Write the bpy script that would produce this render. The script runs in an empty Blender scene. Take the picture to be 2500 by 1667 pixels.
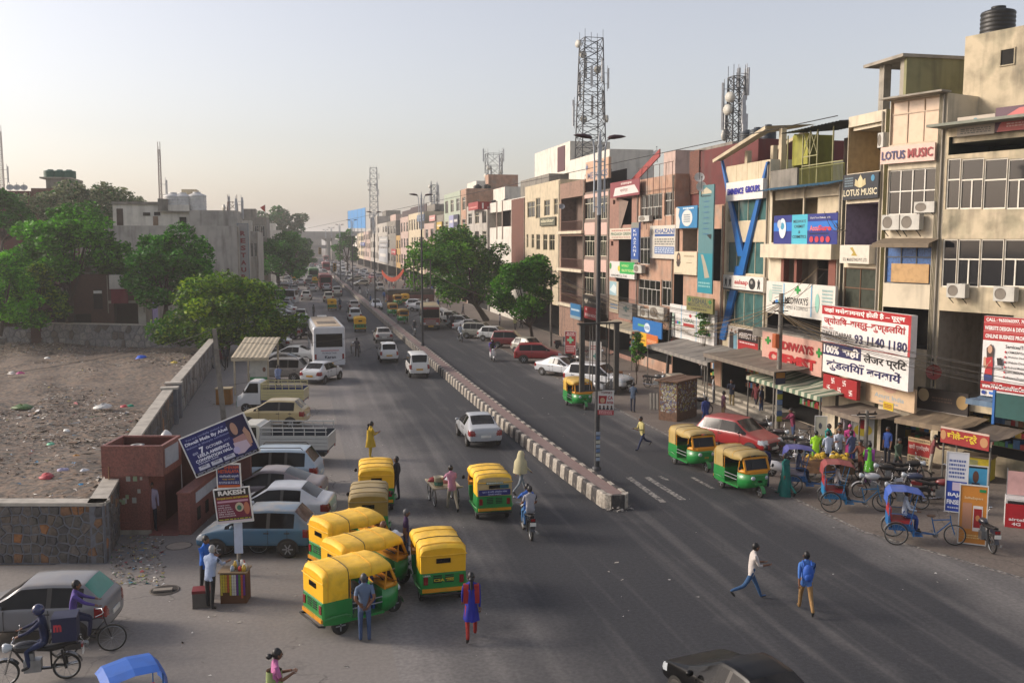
import bpy, bmesh, math, random
import numpy as np
from mathutils import Vector, Matrix
rad = math.radians
R = random.Random(11)
NP = np.random.RandomState(5)
sc = bpy.context.scene
COL = sc.collection
# ---------------- camera, sky, sun, exposure ----------------
# world frame: +Y runs along the street away from the camera, +X across it to the right, metres
FOC, PITCH, YAW, CH = 2333.0, rad(5.96), rad(12.85), 10.0
CAM = Vector((-11.15, -33.70, CH))
cd = bpy.data.cameras.new('camera'); cam = bpy.data.objects.new('camera', cd); COL.objects.link(cam)
cd.sensor_width = 36; cd.lens = FOC / 2500 * 36; cd.clip_end = 6000; cd.clip_start = .3
cam.location = CAM; cam.rotation_euler = (rad(90) - PITCH, 0, -YAW)
sc.camera = cam
SUN_AZ, SUN_EL = -68, 25      # degrees clockwise from +Y, degrees above the horizon
w = bpy.data.worlds.new('World'); sc.world = w; w.use_nodes = True
nt = w.node_tree; bg = nt.nodes['Background']
sky = nt.nodes.new('ShaderNodeTexSky'); sky.sky_type = 'NISHITA'; sky.sun_disc = False
sky.sun_elevation = rad(SUN_EL); sky.sun_rotation = rad(SUN_AZ); sky.altitude = 200
sky.air_density = 1.2; sky.dust_density = 2.4; sky.ozone_density = 3.0
hs = nt.nodes.new('ShaderNodeHueSaturation'); hs.inputs['Saturation'].default_value = .55
tn = nt.nodes.new('ShaderNodeMix'); tn.data_type = 'RGBA'; tn.blend_type = 'MULTIPLY'; tn.inputs[0].default_value = 1; tn.inputs[7].default_value = (1.09, .98, .94, 1)
nt.links.new(sky.outputs[0], hs.inputs['Color']); nt.links.new(hs.outputs[0], tn.inputs[6]); nt.links.new(tn.outputs[2], bg.inputs[0])
bg.inputs[1].default_value = .122
sd = bpy.data.lights.new('sun', 'SUN'); sd.energy = 2.3; sd.angle = rad(20); sd.color = (1, .89, .77)
sun = bpy.data.objects.new('sun', sd); COL.objects.link(sun)
sdir = Vector((math.sin(rad(SUN_AZ)) * math.cos(rad(SUN_EL)), math.cos(rad(SUN_AZ)) * math.cos(rad(SUN_EL)), math.sin(rad(SUN_EL))))
sun.rotation_euler = sdir.to_track_quat('Z', 'Y').to_euler()
vs_ = sc.view_settings; vs_.view_transform = 'Standard'; vs_.look = 'None'; vs_.exposure = 0.7; vs_.gamma = 1; vs_.use_curve_mapping = False
sc.cycles.use_denoising = True; sc.cycles.max_bounces = 6; sc.cycles.diffuse_bounces = 3; sc.cycles.glossy_bounces = 3
sc.cycles.transmission_bounces = 4; sc.cycles.volume_bounces = 1; sc.cycles.transparent_max_bounces = 6
# ---------------- measuring: photograph pixel -> point in the place ----------------
_x = Vector((math.cos(YAW), -math.sin(YAW), 0)); _f = Vector((math.sin(YAW) * math.cos(PITCH), math.cos(YAW) * math.cos(PITCH), -math.sin(PITCH)))
_u = Vector((math.sin(YAW) * math.sin(PITCH), math.cos(YAW) * math.sin(PITCH), math.cos(PITCH)))
def ray(u, v): return _x * ((u - 1250) / FOC) + _f + _u * ((833.5 - v) / FOC)
def G(u, v, z=0.0):
 r = ray(u, v); return CAM + r * ((z - CH) / r.z)
class Plane:
 """vertical wall plane through (x,y), running along direction ang (radians from +Y, positive to the left); +a is away from the viewer"""
 def __init__(s, x, y, ang):
  s.o = Vector((x, y, 0)); s.d = Vector((-math.sin(ang), math.cos(ang), 0)); s.n = Vector((-math.cos(ang), -math.sin(ang), 0)); s.ang = ang
 def hit(s, u, v, off=0):
  r = ray(u, v); o = s.o + s.n * off
  t = (o - CAM).dot(s.n) / r.dot(s.n); p = CAM + r * t
  return (p - s.o).dot(s.d), p.z
 def rect(s, u0, u1, v0, v1, off=0):
  um, vm = (u0 + u1) / 2, (v0 + v1) / 2
  return s.hit(u0, vm, off)[0], s.hit(u1, vm, off)[0], s.hit(um, v0, off)[1], s.hit(um, v1, off)[1]
 def P(s, a, z, off=0): return s.o + s.d * a + s.n * off + Vector((0, 0, z))
# ---------------- colours and materials ----------------
def lin(h):
 if not isinstance(h, str): return tuple(h)[:3]
 h = h.lstrip('#'); c = [int(h[i:i + 2], 16) / 255 for i in (0, 2, 4)]
 return tuple(x / 12.92 if x <= .04045 else ((x + .055) / 1.055) ** 2.4 for x in c)
MATS = {}
def mat(name, col='#808080', rough=.65, metal=0., var=.12, scale=2., dust=0., bump=0., bscale=25., coat=0., emit=0., spec=.5, col2=None, thr=(.45, .6), stain=0., trans=0.):
 if name in MATS: return MATS[name]
 m = bpy.data.materials.new(name); m.use_nodes = True; n = m.node_tree.nodes; l = m.node_tree.links
 b = n['Principled BSDF']; c = lin(col)
 b.inputs['Roughness'].default_value = rough; b.inputs['Metallic'].default_value = metal; b.inputs['Specular IOR Level'].default_value = spec
 b.inputs['Coat Weight'].default_value = coat; b.inputs['Coat Roughness'].default_value = .16
 if trans: b.inputs['Transmission Weight'].default_value = trans
 out = None
 def rgb(c):
  k = n.new('ShaderNodeRGB'); k.outputs[0].default_value = (*c, 1); return k.outputs[0]
 def mix(f, a, bb, t='MIX'):
  k = n.new('ShaderNodeMix'); k.data_type = 'RGBA'; k.blend_type = t
  if isinstance(f, (int, float)): k.inputs[0].default_value = f
  else: l.new(f, k.inputs[0])
  l.new(a, k.inputs[6]); l.new(bb, k.inputs[7]); return k.outputs[2]
 def noise(s, det=3, co=None):
  k = n.new('ShaderNodeTexNoise'); k.inputs['Scale'].default_value = s; k.inputs['Detail'].default_value = det
  l.new(co or tc.outputs['Object'], k.inputs['Vector']); return k.outputs['Fac']
 def ramp(f, a, bb):
  k = n.new('ShaderNodeMapRange'); k.inputs[1].default_value = a; k.inputs[2].default_value = bb; l.new(f, k.inputs[0]); return k.outputs[0]
 if var or dust or col2 or stain or bump:
  tc = n.new('ShaderNodeTexCoord'); out = rgb(c)
  if col2: out = mix(ramp(noise(scale, 5), *thr), out, rgb(lin(col2)))
  if stain:
   mp = n.new('ShaderNodeMapping'); mp.inputs['Scale'].default_value = (1.6, 1.6, .22); l.new(tc.outputs['Object'], mp.inputs['Vector'])
   sn = noise(1.0, 6, mp.outputs[0]); s2 = ramp(sn, .5, .78)
   k = n.new('ShaderNodeMath'); k.operation = 'MULTIPLY'; k.inputs[1].default_value = stain; l.new(s2, k.inputs[0])
   out = mix(k.outputs[0], out, rgb((.055, .05, .042)))
  if var:
   f = noise(scale * 1.7, 4); k = n.new('ShaderNodeMapRange'); k.inputs[1].default_value = .3; k.inputs[2].default_value = .55
   k.inputs[3].default_value = 1 - var; k.inputs[4].default_value = 1 + var; l.new(f, k.inputs[0])
   g = n.new('ShaderNodeCombineColor')
   for i in range(3): l.new(k.outputs[0], g.inputs[i])
   out = mix(1.0, out, g.outputs[0], 'MULTIPLY')
  if dust:
   ge = n.new('ShaderNodeNewGeometry'); sx = n.new('ShaderNodeSeparateXYZ'); l.new(ge.outputs['Normal'], sx.inputs[0])
   up = ramp(sx.outputs['Z'], .2, .95); k = n.new('ShaderNodeMath'); k.operation = 'MULTIPLY'; l.new(up, k.inputs[0])
   l.new(ramp(noise(2.2, 4), .25, .75), k.inputs[1])
   k2 = n.new('ShaderNodeMath'); k2.operation = 'MULTIPLY_ADD'; k2.inputs[1].default_value = dust; k2.inputs[2].default_value = dust * .12; l.new(k.outputs[0], k2.inputs[0])
   out = mix(k2.outputs[0], out, rgb((.33, .28, .22)))
   r2 = n.new('ShaderNodeMath'); r2.operation = 'MULTIPLY_ADD'; r2.inputs[1].default_value = .7; r2.inputs[2].default_value = rough; r2.use_clamp = True
   l.new(k2.outputs[0], r2.inputs[0]); l.new(r2.outputs[0], b.inputs['Roughness'])
  l.new(out, b.inputs['Base Color'])
  if bump:
   bp = n.new('ShaderNodeBump'); bp.inputs['Strength'].default_value = bump; bp.inputs['Distance'].default_value = .05
   l.new(noise(bscale, 5), bp.inputs['Height']); l.new(bp.outputs[0], b.inputs['Normal'])
 else: b.inputs['Base Color'].default_value = (*c, 1)
 if emit:
  b.inputs['Emission Color'].default_value = (*c, 1); b.inputs['Emission Strength'].default_value = emit
 m.diffuse_color = (*c, 1); MATS[name] = m; return m
def C(h, rough=.6, **k):            # a plain painted / cloth material of one colour
 kk = dict(var=.1); kk.update(k)
 return mat('c_%s_%s_%s' % (h, rough, '_'.join('%s%s' % i for i in sorted(k.items()))), h, rough, **kk)
def paint(h, dust=.35, metal=.0): return mat('paint_%s_%s' % (h, dust), h, .32, metal, var=.03, dust=dust, coat=.45 if max(lin(h)) > .012 else 0, spec=.5 if max(lin(h)) > .012 else .25)
GLASS = mat('window_glass', '#15171b', .06, var=.0, spec=.5)
GLASS2 = mat('pane_glass', '#1c1c1a', .12, var=.4, scale=.9, spec=.45)
CGLASS = mat('car_glass', '#080b0e', .08, var=0, dust=.08, spec=.22)
RUB = mat('rubber', '#191817', .8, var=.2, dust=.3)
CHR = mat('chrome', '#b9babb', .25, 1., var=.05)
STEEL = mat('steel', '#8d8f90', .45, .8, var=.15)
DARK = mat('dark_metal', '#1d1d1e', .5, .3, var=.15)
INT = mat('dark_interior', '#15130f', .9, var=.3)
WHITE = C('#d8d5cc', .55)
CONC = mat('concrete', '#8f887b', .85, var=.2, scale=.9, stain=.5, bump=.25)
# ---------------- mesh building ----------------
class MB:
 def __init__(s): s.v, s.f, s.m, s.sm, s.T = [], [], [], [], None
 def add(s, vs, fs, mi=0, smooth=False):
  o = len(s.v)
  if s.T is not None: vs = [s.T @ Vector(p) for p in vs]
  s.v += [tuple(p) for p in vs]
  for f in fs: s.f.append(tuple(i + o for i in f)); s.m.append(mi); s.sm.append(smooth)
  return s
 def quad(s, a, b, c, d, mi=0): return s.add([a, b, c, d], [(0, 1, 2, 3)], mi)
 def box(s, x0, x1, y0, y1, z0, z1, mi=0):
  return s.add([(x0, y0, z0), (x1, y0, z0), (x1, y1, z0), (x0, y1, z0), (x0, y0, z1), (x1, y0, z1), (x1, y1, z1), (x0, y1, z1)],
      [(0, 3, 2, 1), (4, 5, 6, 7), (0, 1, 5, 4), (1, 2, 6, 5), (2, 3, 7, 6), (3, 0, 4, 7)], mi)
 def cbox(s, c, sz, mi=0): return s.box(c[0] - sz[0] / 2, c[0] + sz[0] / 2, c[1] - sz[1] / 2, c[1] + sz[1] / 2, c[2] - sz[2] / 2, c[2] + sz[2] / 2, mi)
 def tube(s, pts, r, n=6, mi=0, cap=True, smooth=True):
  pts = [Vector(p) for p in pts]; k = len(pts); vs = []
  rs = r if isinstance(r, (list, tuple)) else [r] * k
  prev = None
  for i, p in enumerate(pts):
   t = (pts[min(i + 1, k - 1)] - pts[max(i - 1, 0)])
   if t.length < 1e-9: t = Vector((0, 0, 1))
   t.normalize()
   if prev is None: a = t.orthogonal().normalized()
   else:
    a = prev - t * prev.dot(t)
    a = a.normalized() if a.length > 1e-6 else t.orthogonal().normalized()
   prev = a; b = t.cross(a)
   for j in range(n):
    q = 2 * math.pi * j / n; vs.append(p + (a * math.cos(q) + b * math.sin(q)) * rs[i])
  fs = [(i * n + j, i * n + (j + 1) % n, (i + 1) * n + (j + 1) % n, (i + 1) * n + j) for i in range(k - 1) for j in range(n)]
  s.add(vs, fs, mi, smooth)
  if cap: s.add(vs[:n], [tuple(range(n))[::-1]], mi); s.add(vs[-n:], [tuple(range(n))], mi)
  return s
 def bar(s, a, b, w, h=None, mi=0):
  a, b = Vector(a), Vector(b); t = (b - a).normalized(); h = h or w
  up = Vector((0, 0, 1)) if abs(t.z) < .95 else Vector((1, 0, 0))
  x = t.cross(up).normalized() * w / 2; y = x.normalized().cross(t) * h / 2
  vs = [p + i * x + j * y for p in (a, b) for i, j in ((-1, -1), (1, -1), (1, 1), (-1, 1))]
  return s.add(vs, [(0, 1, 2, 3), (7, 6, 5, 4), (0, 4, 5, 1), (1, 5, 6, 2), (2, 6, 7, 3), (3, 7, 4, 0)], mi)
 def lathe(s, prof, n=16, c=(0, 0, 0), axis='z', mi=0, smooth=True):
  vs = []
  for r, h in prof:
   for j in range(n):
    q = 2 * math.pi * j / n; a, b = r * math.cos(q), r * math.sin(q)
    p = {'z': (a, b, h), 'y': (a, h, b), 'x': (h, a, b)}[axis]
    vs.append((p[0] + c[0], p[1] + c[1], p[2] + c[2]))
  k = len(prof); fl = axis == 'y'
  fs = [(i * n + j, i * n + (j + 1) % n, (i + 1) * n + (j + 1) % n, (i + 1) * n + j) for i in range(k - 1) for j in range(n)]
  if fl: fs = [f[::-1] for f in fs]
  return s.add(vs, fs, mi, smooth)
 def prism(s, poly, a, b, plane='xz', mi=0):      # polygon extruded between a and b along the missing axis
  m = {'xz': lambda p, h: (p[0], h, p[1]), 'xy': lambda p, h: (p[0], p[1], h), 'yz': lambda p, h: (h, p[0], p[1])}[plane]
  n = len(poly); vs = [m(p, a) for p in poly] + [m(p, b) for p in poly]
  return s.add(vs, [tuple(range(n)), tuple(range(2 * n - 1, n - 1, -1))] + [(i, i + n, (i + 1) % n + n, (i + 1) % n) for i in range(n)], mi)
 def loft(s, rings, closed=True, mi=0, smooth=True, cap=False):
  n = len(rings[0]); k = len(rings); vs = [p for r in rings for p in r]; e = n if closed else n - 1
  fs = [(i * n + j, i * n + (j + 1) % n, (i + 1) * n + (j + 1) % n, (i + 1) * n + j) for i in range(k - 1) for j in range(e)]
  s.add(vs, fs, mi, smooth)
  if cap: s.add(rings[0], [tuple(range(n))[::-1]], mi); s.add(rings[-1], [tuple(range(n))], mi)
  return s
 def ball(s, c, r, n=10, k=6, mi=0):
  r = r if isinstance(r, (list, tuple)) else (r, r, r)
  rings = []
  for i in range(k + 1):
   a = -math.pi / 2 + math.pi * i / k
   rings.append([(c[0] + r[0] * math.cos(a) * math.cos(2 * math.pi * j / n), c[1] + r[1] * math.cos(a) * math.sin(2 * math.pi * j / n), c[2] + r[2] * math.sin(a)) for j in range(n)])
  return s.loft(rings, mi=mi)
 def mesh(s, name, mats):
  me = bpy.data.meshes.new(name); me.from_pydata(s.v, [], s.f)
  for m in (mats if isinstance(mats, (list, tuple)) else [mats]): me.materials.append(m)
  me.polygons.foreach_set('material_index', s.m); me.polygons.foreach_set('use_smooth', s.sm)
  me.validate(); me.update(); return me
 def build(s, name, mats, parent=None): return obj(name, s.mesh(name, mats), parent)
KIDS = {}
def reg(o, parent):
 o.parent = parent
 if parent: KIDS.setdefault(parent.name, []).append(o)
 return o
def obj(name, me, parent=None):
 o = bpy.data.objects.new(name, me); COL.objects.link(o); return reg(o, parent)
def empty(name, loc=(0, 0, 0), rz=0., parent=None):
 o = bpy.data.objects.new(name, None); COL.objects.link(o); o.location = loc; o.rotation_euler.z = rz; o.empty_display_size = .2; return reg(o, parent)
def tag(o, label, cat, group=None):
 o['label'] = label; o['category'] = cat
 if group: o['group'] = group
 return o
def thing(name, label, cat, loc=(0, 0, 0), rz=0., group=None): return tag(empty(name, loc, rz), label, cat, group)
def struct(o): o['kind'] = 'structure'; return o
def kids(o): return KIDS.get(o.name, [])
def dup(o, parent=None):
 c = o.copy(); COL.objects.link(c); reg(c, parent)
 for k in kids(o): dup(k, c)
 return c
def walk(o):
 yield o
 for k in kids(o): yield from walk(k)
def recolor(o, mp):                # mp: {old material name: new material}; only this copy changes
 for x in walk(o):
  if x.type != 'MESH': continue
  for sl in x.material_slots:
   m = sl.material
   if m and m.name in mp: sl.link = 'OBJECT'; sl.material = mp[m.name]
 return o
def place(o, loc, rz, label=None, cat=None, group=None):
 o.location = loc; o.rotation_euler.z = rad(rz)
 if label: tag(o, label, cat or o['category'], group)
 return o
def anchor(u, v, lp, rz):          # where a thing's origin stands when its local point lp is seen at (u,v)
 p = G(u, v, lp[2]); a = rad(rz); c, s_ = math.cos(a), math.sin(a)
 return Vector((p.x - (c * lp[0] - s_ * lp[1]), p.y - (s_ * lp[0] + c * lp[1]), 0))
def array_mesh(name, V, Fq, mats, mi=None, smooth=False):     # large numpy quad meshes
 me = bpy.data.meshes.new(name); nv, nf = len(V), len(Fq); k = Fq.shape[1]
 me.vertices.add(nv); me.vertices.foreach_set('co', V.astype(np.float32).ravel())
 me.loops.add(nf * k); me.loops.foreach_set('vertex_index', Fq.astype(np.int32).ravel())
 me.polygons.add(nf); me.polygons.foreach_set('loop_start', np.arange(0, nf * k, k, dtype=np.int32))
 for m in (mats if isinstance(mats, (list, tuple)) else [mats]): me.materials.append(m)
 if mi is not None: me.polygons.foreach_set('material_index', mi.astype(np.int32))
 me.update(calc_edges=True); return me
# ---------------- lettering ----------------
TS = bpy.data.scenes.new('workshop')
def evaluated(o):                 # modifiers / lettering turned into a plain mesh, worked out in a scene of its own
 TS.collection.objects.link(o); vl = TS.view_layers[0]; vl.update(); me = bpy.data.meshes.new_from_object(o.evaluated_get(vl.depsgraph)); bpy.data.objects.remove(o); return me
TXT = {}
def text_mesh(body, bold=0.0):
 k = (body, bold)
 if k in TXT: return TXT[k]
 cu = bpy.data.curves.new('t', 'FONT'); cu.body = body; cu.size = 1; cu.offset = bold; cu.resolution_u = 2; cu.align_x = 'LEFT'
 me = evaluated(bpy.data.objects.new('t', cu))
 co = np.zeros(len(me.vertices) * 3, dtype=np.float32); me.vertices.foreach_get('co', co); co = co.reshape(-1, 3)
 fs = [tuple(p.vertices) for p in me.polygons]
 bpy.data.curves.remove(cu); bpy.data.meshes.remove(me)
 TXT[k] = (co, fs); return TXT[k]
def letter(body, x0, x1, z0, z1, m, parent, y=-.012, bold=0., slant=0.):
 """lettering filling the box x0..x1, z0..z1 of a sign whose face is the local plane y=0 (front towards -y)"""
 co, fs = text_mesh(body, bold)
 if not len(co): return None
 a, b = co.min(0), co.max(0); w, h = max(b[0] - a[0], 1e-3), max(b[1] - a[1], 1e-3)
 mb = MB(); vs = []
 for p in co:
  zz = (p[1] - a[1]) / h; vs.append((x0 + (p[0] - a[0]) / w * (x1 - x0) + slant * zz, y, z0 + zz * (z1 - z0)))
 mb.add(vs, fs); return mb.build('lettering', m, parent)
def disc(mb, x, z, rx, rz, y, mi=0, n=20): mb.add([(x + rx * math.cos(2 * math.pi * i / n), y, z + rz * math.sin(2 * math.pi * i / n)) for i in range(n)], [tuple(range(n))], mi)
def patch(parent, name, x0, x1, z0, z1, m, y=-.006):
 mb = MB(); mb.quad((x0, y, z0), (x1, y, z0), (x1, y, z1), (x0, y, z1)); return mb.build(name, m, parent)
def AT(u, v, Y):                    # point on the sight line of (u,v) at distance Y along the street
 r = ray(u, v); return CAM + r * ((Y - CAM.y) / r.y)
# ================= SETTING: ground, road, pavements =================
def ground_mat(name, stops, grain=(.85, 1.15), streak=True, bump=.3, rough=.85):
 """asphalt / dust: stops = dict(base, dust, rules=[(axis lo, hi) dust edges along local X])"""
 m = bpy.data.materials.new(name); m.use_nodes = True; n = m.node_tree.nodes; l = m.node_tree.links; b = n['Principled BSDF']
 tc = n.new('ShaderNodeTexCoord'); sx = n.new('ShaderNodeSeparateXYZ'); l.new(tc.outputs['Object'], sx.inputs[0])
 def noise(s, d=5, vec=None):
  k = n.new('ShaderNodeTexNoise'); k.inputs['Scale'].default_value = s; k.inputs['Detail'].default_value = d
  l.new(vec or tc.outputs['Object'], k.inputs['Vector']); return k.outputs['Fac']
 def mrange(f, a, c, d=0., e=1.):
  k = n.new('ShaderNodeMapRange'); k.interpolation_type = 'SMOOTHSTEP'
  for i, x in enumerate((a, c, d, e)): k.inputs[i + 1].default_value = x
  l.new(f, k.inputs[0]); return k.outputs[0]
 def math_(op, a, c):
  k = n.new('ShaderNodeMath'); k.operation = op
  for i, x in enumerate((a, c)):
   if isinstance(x, (int, float)): k.inputs[i].default_value = x
   else: l.new(x, k.inputs[i])
  return k.outputs[0]
 def mix(f, a, c, t='MIX'):
  k = n.new('ShaderNodeMix'); k.data_type = 'RGBA'; k.blend_type = t
  if isinstance(f, (int, float)): k.inputs[0].default_value = f
  else: l.new(f, k.inputs[0])
  for i, x in ((6, a), (7, c)):
   if isinstance(x, tuple): k.inputs[i].default_value = (*x, 1)
   else: l.new(x, k.inputs[i])
  return k.outputs[2]
 xw = math_('ADD', sx.outputs['X'], mrange(noise(.16, 6), .3, .7, -1.1, 1.1))
 f = None
 for lo, hi, amt in stops['rules']:
  e = mrange(xw, lo, hi, 0, amt); f = e if f is None else math_('MAXIMUM', f, e)
 patch_ = mrange(noise(.3, 6), .52, .72, 0, stops.get('patch', .3)); f = math_('MAXIMUM', f, patch_) if f else patch_
 if streak:
  mp = n.new('ShaderNodeMapping'); mp.inputs['Scale'].default_value = (1.3, .05, 1); l.new(tc.outputs['Object'], mp.inputs['Vector'])
  f = math_('ADD', f, mrange(noise(1., 4, mp.outputs[0]), .4, .75, -.12, .22))
 f = math_('MAXIMUM', math_('MINIMUM', f, 1.), 0.)
 c = mix(f, stops['base'], stops['dust'])
 g = mrange(noise(9, 6), .3, .7, *grain); cc = n.new('ShaderNodeCombineColor')
 for i in range(3): l.new(g, cc.inputs[i])
 c = mix(1., c, cc.outputs[0], 'MULTIPLY')
 sp = mrange(noise(60, 2), .66, .72, 0, .35); c = mix(sp, c, tuple(min(1, x * 2.2) for x in stops['dust']))
 # dark cracks and oil
 v = n.new('ShaderNodeTexVoronoi'); v.feature = 'DISTANCE_TO_EDGE'; v.inputs['Scale'].default_value = .22
 wv = n.new('ShaderNodeVectorMath'); wv.operation = 'ADD'; nn = n.new('ShaderNodeTexNoise'); nn.inputs['Scale'].default_value = 1.2; nn.inputs['Detail'].default_value = 6
 l.new(tc.outputs['Object'], nn.inputs['Vector']); l.new(tc.outputs['Object'], wv.inputs[0]); l.new(nn.outputs['Color'], wv.inputs[1]); l.new(wv.outputs[0], v.inputs['Vector'])
 cr = math_('MULTIPLY', mrange(v.outputs['Distance'], .0, .008, 1, 0), mrange(noise(.12, 3), .48, .6, 0, stops.get('crack', .5)))
 c = mix(cr, c, (.02, .02, .02)); oil = mrange(noise(.55, 4), .68, .8, 0, stops.get('oil', .4)); c = mix(oil, c, (.03, .03, .032))
 l.new(c, b.inputs['Base Color']); b.inputs['Roughness'].default_value = rough; b.inputs['Specular IOR Level'].default_value = .3
 bp = n.new('ShaderNodeBump'); bp.inputs['Strength'].default_value = bump; bp.inputs['Distance'].default_value = .02; l.new(noise(30, 6), bp.inputs['Height']); l.new(bp.outputs[0], b.inputs['Normal'])
 return m
def sheet(name, pts, z, m):
 mb = MB(); mb.add([(x, y, z) for x, y in pts], [tuple(range(len(pts)))]); return struct(mb.build(name, m))
ASP = (.034, .035, .039); DUST = (.195, .182, .172)
m_ground = ground_mat('earth', dict(base=(.16, .125, .095), dust=(.2, .17, .13), rules=[(-400, -399, .3)]), streak=False, bump=.5)
m_road = ground_mat('asphalt', dict(base=ASP, dust=DUST, rules=[(-3.2, -9.2, .95), (5.0, 8.8, .6)], patch=.16, oil=.5, crack=.4), bump=.35)
m_apron = ground_mat('dusty_concrete', dict(base=(.19, .174, .16), dust=(.265, .24, .215), rules=[(-15.5, -18, .4)], patch=.6, crack=.9, oil=.3), streak=False, bump=.1, grain=(.92, 1.08))
m_pave = ground_mat('pavement_dust', dict(base=(.13, .108, .092), dust=(.2, .165, .135), rules=[(12, 15, .5)], patch=.5, crack=.6), streak=False)
sheet('ground', [(-900, -200), (900, -200), (900, 2600), (-900, 2600)], -.03, m_ground)
sheet('road', [(-9, -60), (27, -60), (12.5, -16), (9.83, -10.25), (7.8, -4.9), (7.5, 4), (7.5, 560), (-9, 560)], 0, m_road)
sheet('parking_apron', [(-60, -60), (-9, -60), (-9, 260), (-18.6, 260), (-18.6, -2.4), (-60, 6)], -.004, m_apron)
sheet('pavement', [(27, -60), (60, -60), (60, 5), (17.4, 560), (7.5, 560), (7.5, 4), (7.8, -4.9), (9.83, -10.25), (12.5, -16)], -.002, m_pave)
m_worn = mat('worn_road_paint', '#85817a', .8, var=.3, scale=6, col2='#3c3b3c', thr=(.4, .58))
mk = MB()
for i, (a, b_) in enumerate([((7.62, 4), (7.62, 60))]): mk.quad((a[0] - .07, a[1], .005), (a[0] + .07, a[1], .005), (b_[0] + .07, b_[1], .005), (b_[0] - .07, b_[1], .005))
mk.quad((7.85, -5, .005), (7.98, -4.9, .005), (7.69, 4, .005), (7.55, 4, .005)); mk.quad((9.88, -10.3, .005), (10.0, -10.2, .005), (7.98, -4.9, .005), (7.85, -5, .005))
struct(mk.build('edge_line', m_worn))
for i, (u0, v0, u1, v1) in enumerate([(1535, 1165, 1620, 1226), (1580, 1165, 1668, 1220), (1610, 1162, 1630, 1172), (1690, 1165, 1740, 1192), (1660, 1120, 1690, 1136)]):
 a, b_ = G(u0, v0), G(u1, v1); d_ = (b_ - a).normalized(); q = Vector((-d_.y, d_.x, 0)) * (.13 if i < 2 else .09); z = Vector((0, 0, .006))
 mb = MB(); mb.quad(a - q + z, b_ - q + z, b_ + q + z, a + q + z); struct(mb.build('crossing_stripe', m_worn))
# ---- median: painted kerb stones, paved top ----
def med_l(s): return -.55 + .55 * math.exp(-max(s, 0) / 9)
m_kw = mat('kerb_white', '#938c81', .8, var=.3, scale=5, col2='#6d655b', thr=(.5, .75), bump=.3); m_kb = mat('kerb_black', '#35312f', .75, var=.3, scale=5, col2='#6d655b', thr=(.56, .78), bump=.3)
m_paver = bpy.data.materials.new('red_paver'); m_paver.use_nodes = True
_n = m_paver.node_tree.nodes; _l = m_paver.node_tree.links; br = _n.new('ShaderNodeTexBrick'); tc = _n.new('ShaderNodeTexCoord')
mp = _n.new('ShaderNodeMapping'); mp.inputs['Rotation'].default_value = (0, 0, rad(45)); _l.new(tc.outputs['Object'], mp.inputs[0]); _l.new(mp.outputs[0], br.inputs['Vector'])
br.inputs['Color1'].default_value = (.2, .115, .1, 1); br.inputs['Color2'].default_value = (.21, .15, .135, 1); br.inputs['Mortar'].default_value = (.15, .12, .11, 1)
br.inputs['Scale'].default_value = 2.2; br.inputs['Mortar Size'].default_value = .03; _l.new(br.outputs[0], _n['Principled BSDF'].inputs['Base Color']); _n['Principled BSDF'].inputs['Roughness'].default_value = .85
med = thing('median', 'long raised road median with black and white striped kerb stones and red paved top', 'road median')
top = MB(); core = MB()
ss = [0] + list(range(2, 40, 2)) + list(range(40, 372, 12))
for a, b_ in zip(ss, ss[1:]):
 la, lb = med_l(a), med_l(b_)
 top.quad((la + .2, a, .53), (la + .85, a, .53), (lb + .85, b_, .53), (lb + .2, b_, .53))
 core.quad((la + .2, a, 0), (la + .2, a, .5), (lb + .2, b_, .5), (lb + .2, b_, 0));
top.build('paved_top', m_paver, med)
SL = .55; stones = {0: None, 1: None}; far = MB(); rt = MB()
def kerb_pts(L): return [(.0, 0, 0), (.22, 0, 0), (.22, 0, .56), (.07, 0, .56), (.03, 0, .5), (.0, L, 0), (.22, L, 0), (.22, L, .56), (.07, L, .56), (.03, L, .5)]
KF = [(4, 3, 2, 1, 0), (5, 6, 7, 8, 9), (0, 5, 9, 4), (4, 9, 8, 3), (3, 8, 7, 2), (2, 7, 6, 1)]
for i in range(2):
 mb = MB(); mb.add(kerb_pts(SL - .015), KF); stones[i] = mb.mesh('kerb_stone', (m_kw, m_kb)[i])
for i in range(int(370 / SL)):
 s = i * SL; x = med_l(s); ang = math.atan2(-(med_l(s + SL) - x), SL)
 if i < 296:
  o = obj('kerb_stone', stones[i % 2], med); o.location = (x + R.uniform(-.012, .012), s, R.uniform(-.015, .012)); o.rotation_euler.z = ang + R.uniform(-.01, .01)
 else: far.add([(x + p[0], s + p[1], p[2]) for p in kerb_pts(SL)], KF, i % 2)
 rt.add([(x + 1.05 - p[0], s + p[1], p[2]) for p in kerb_pts(SL - .015)], [f[::-1] for f in KF], i % 2)
o = far.build('far_kerb_stones', [m_kw, m_kb], med); o['kind'] = 'stuff'
o = rt.build('other_side_kerb_stones', [m_kw, m_kb], med); o['kind'] = 'stuff'
for i in range(3):                    # rounded nose
 a0, a1 = math.pi + i * math.pi / 3, math.pi + (i + 1) * math.pi / 3; mb = MB(); cx, cy = .525, -.03; P_ = lambda r, a: (cx + r * math.cos(a), cy + r * .9 * math.sin(a))
 q = [P_(.525, a0 + .03), P_(.525, (a0 + a1) / 2), P_(.525, a1 - .03), P_(.3, a1 - .05), P_(.3, a0 + .05)]; mb.prism(q, 0, .56, 'xy'); mb.build('kerb_stone', (m_kw, m_kb)[(i) % 2], med)
mb = MB(); mb.prism([(cx + .34 * math.cos(a), -.03 + .3 * math.sin(a)) for a in [math.pi + j * math.pi / 8 for j in range(9)]], .2, .54, 'xy'); mb.build('nose_fill', m_paver, med)
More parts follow.
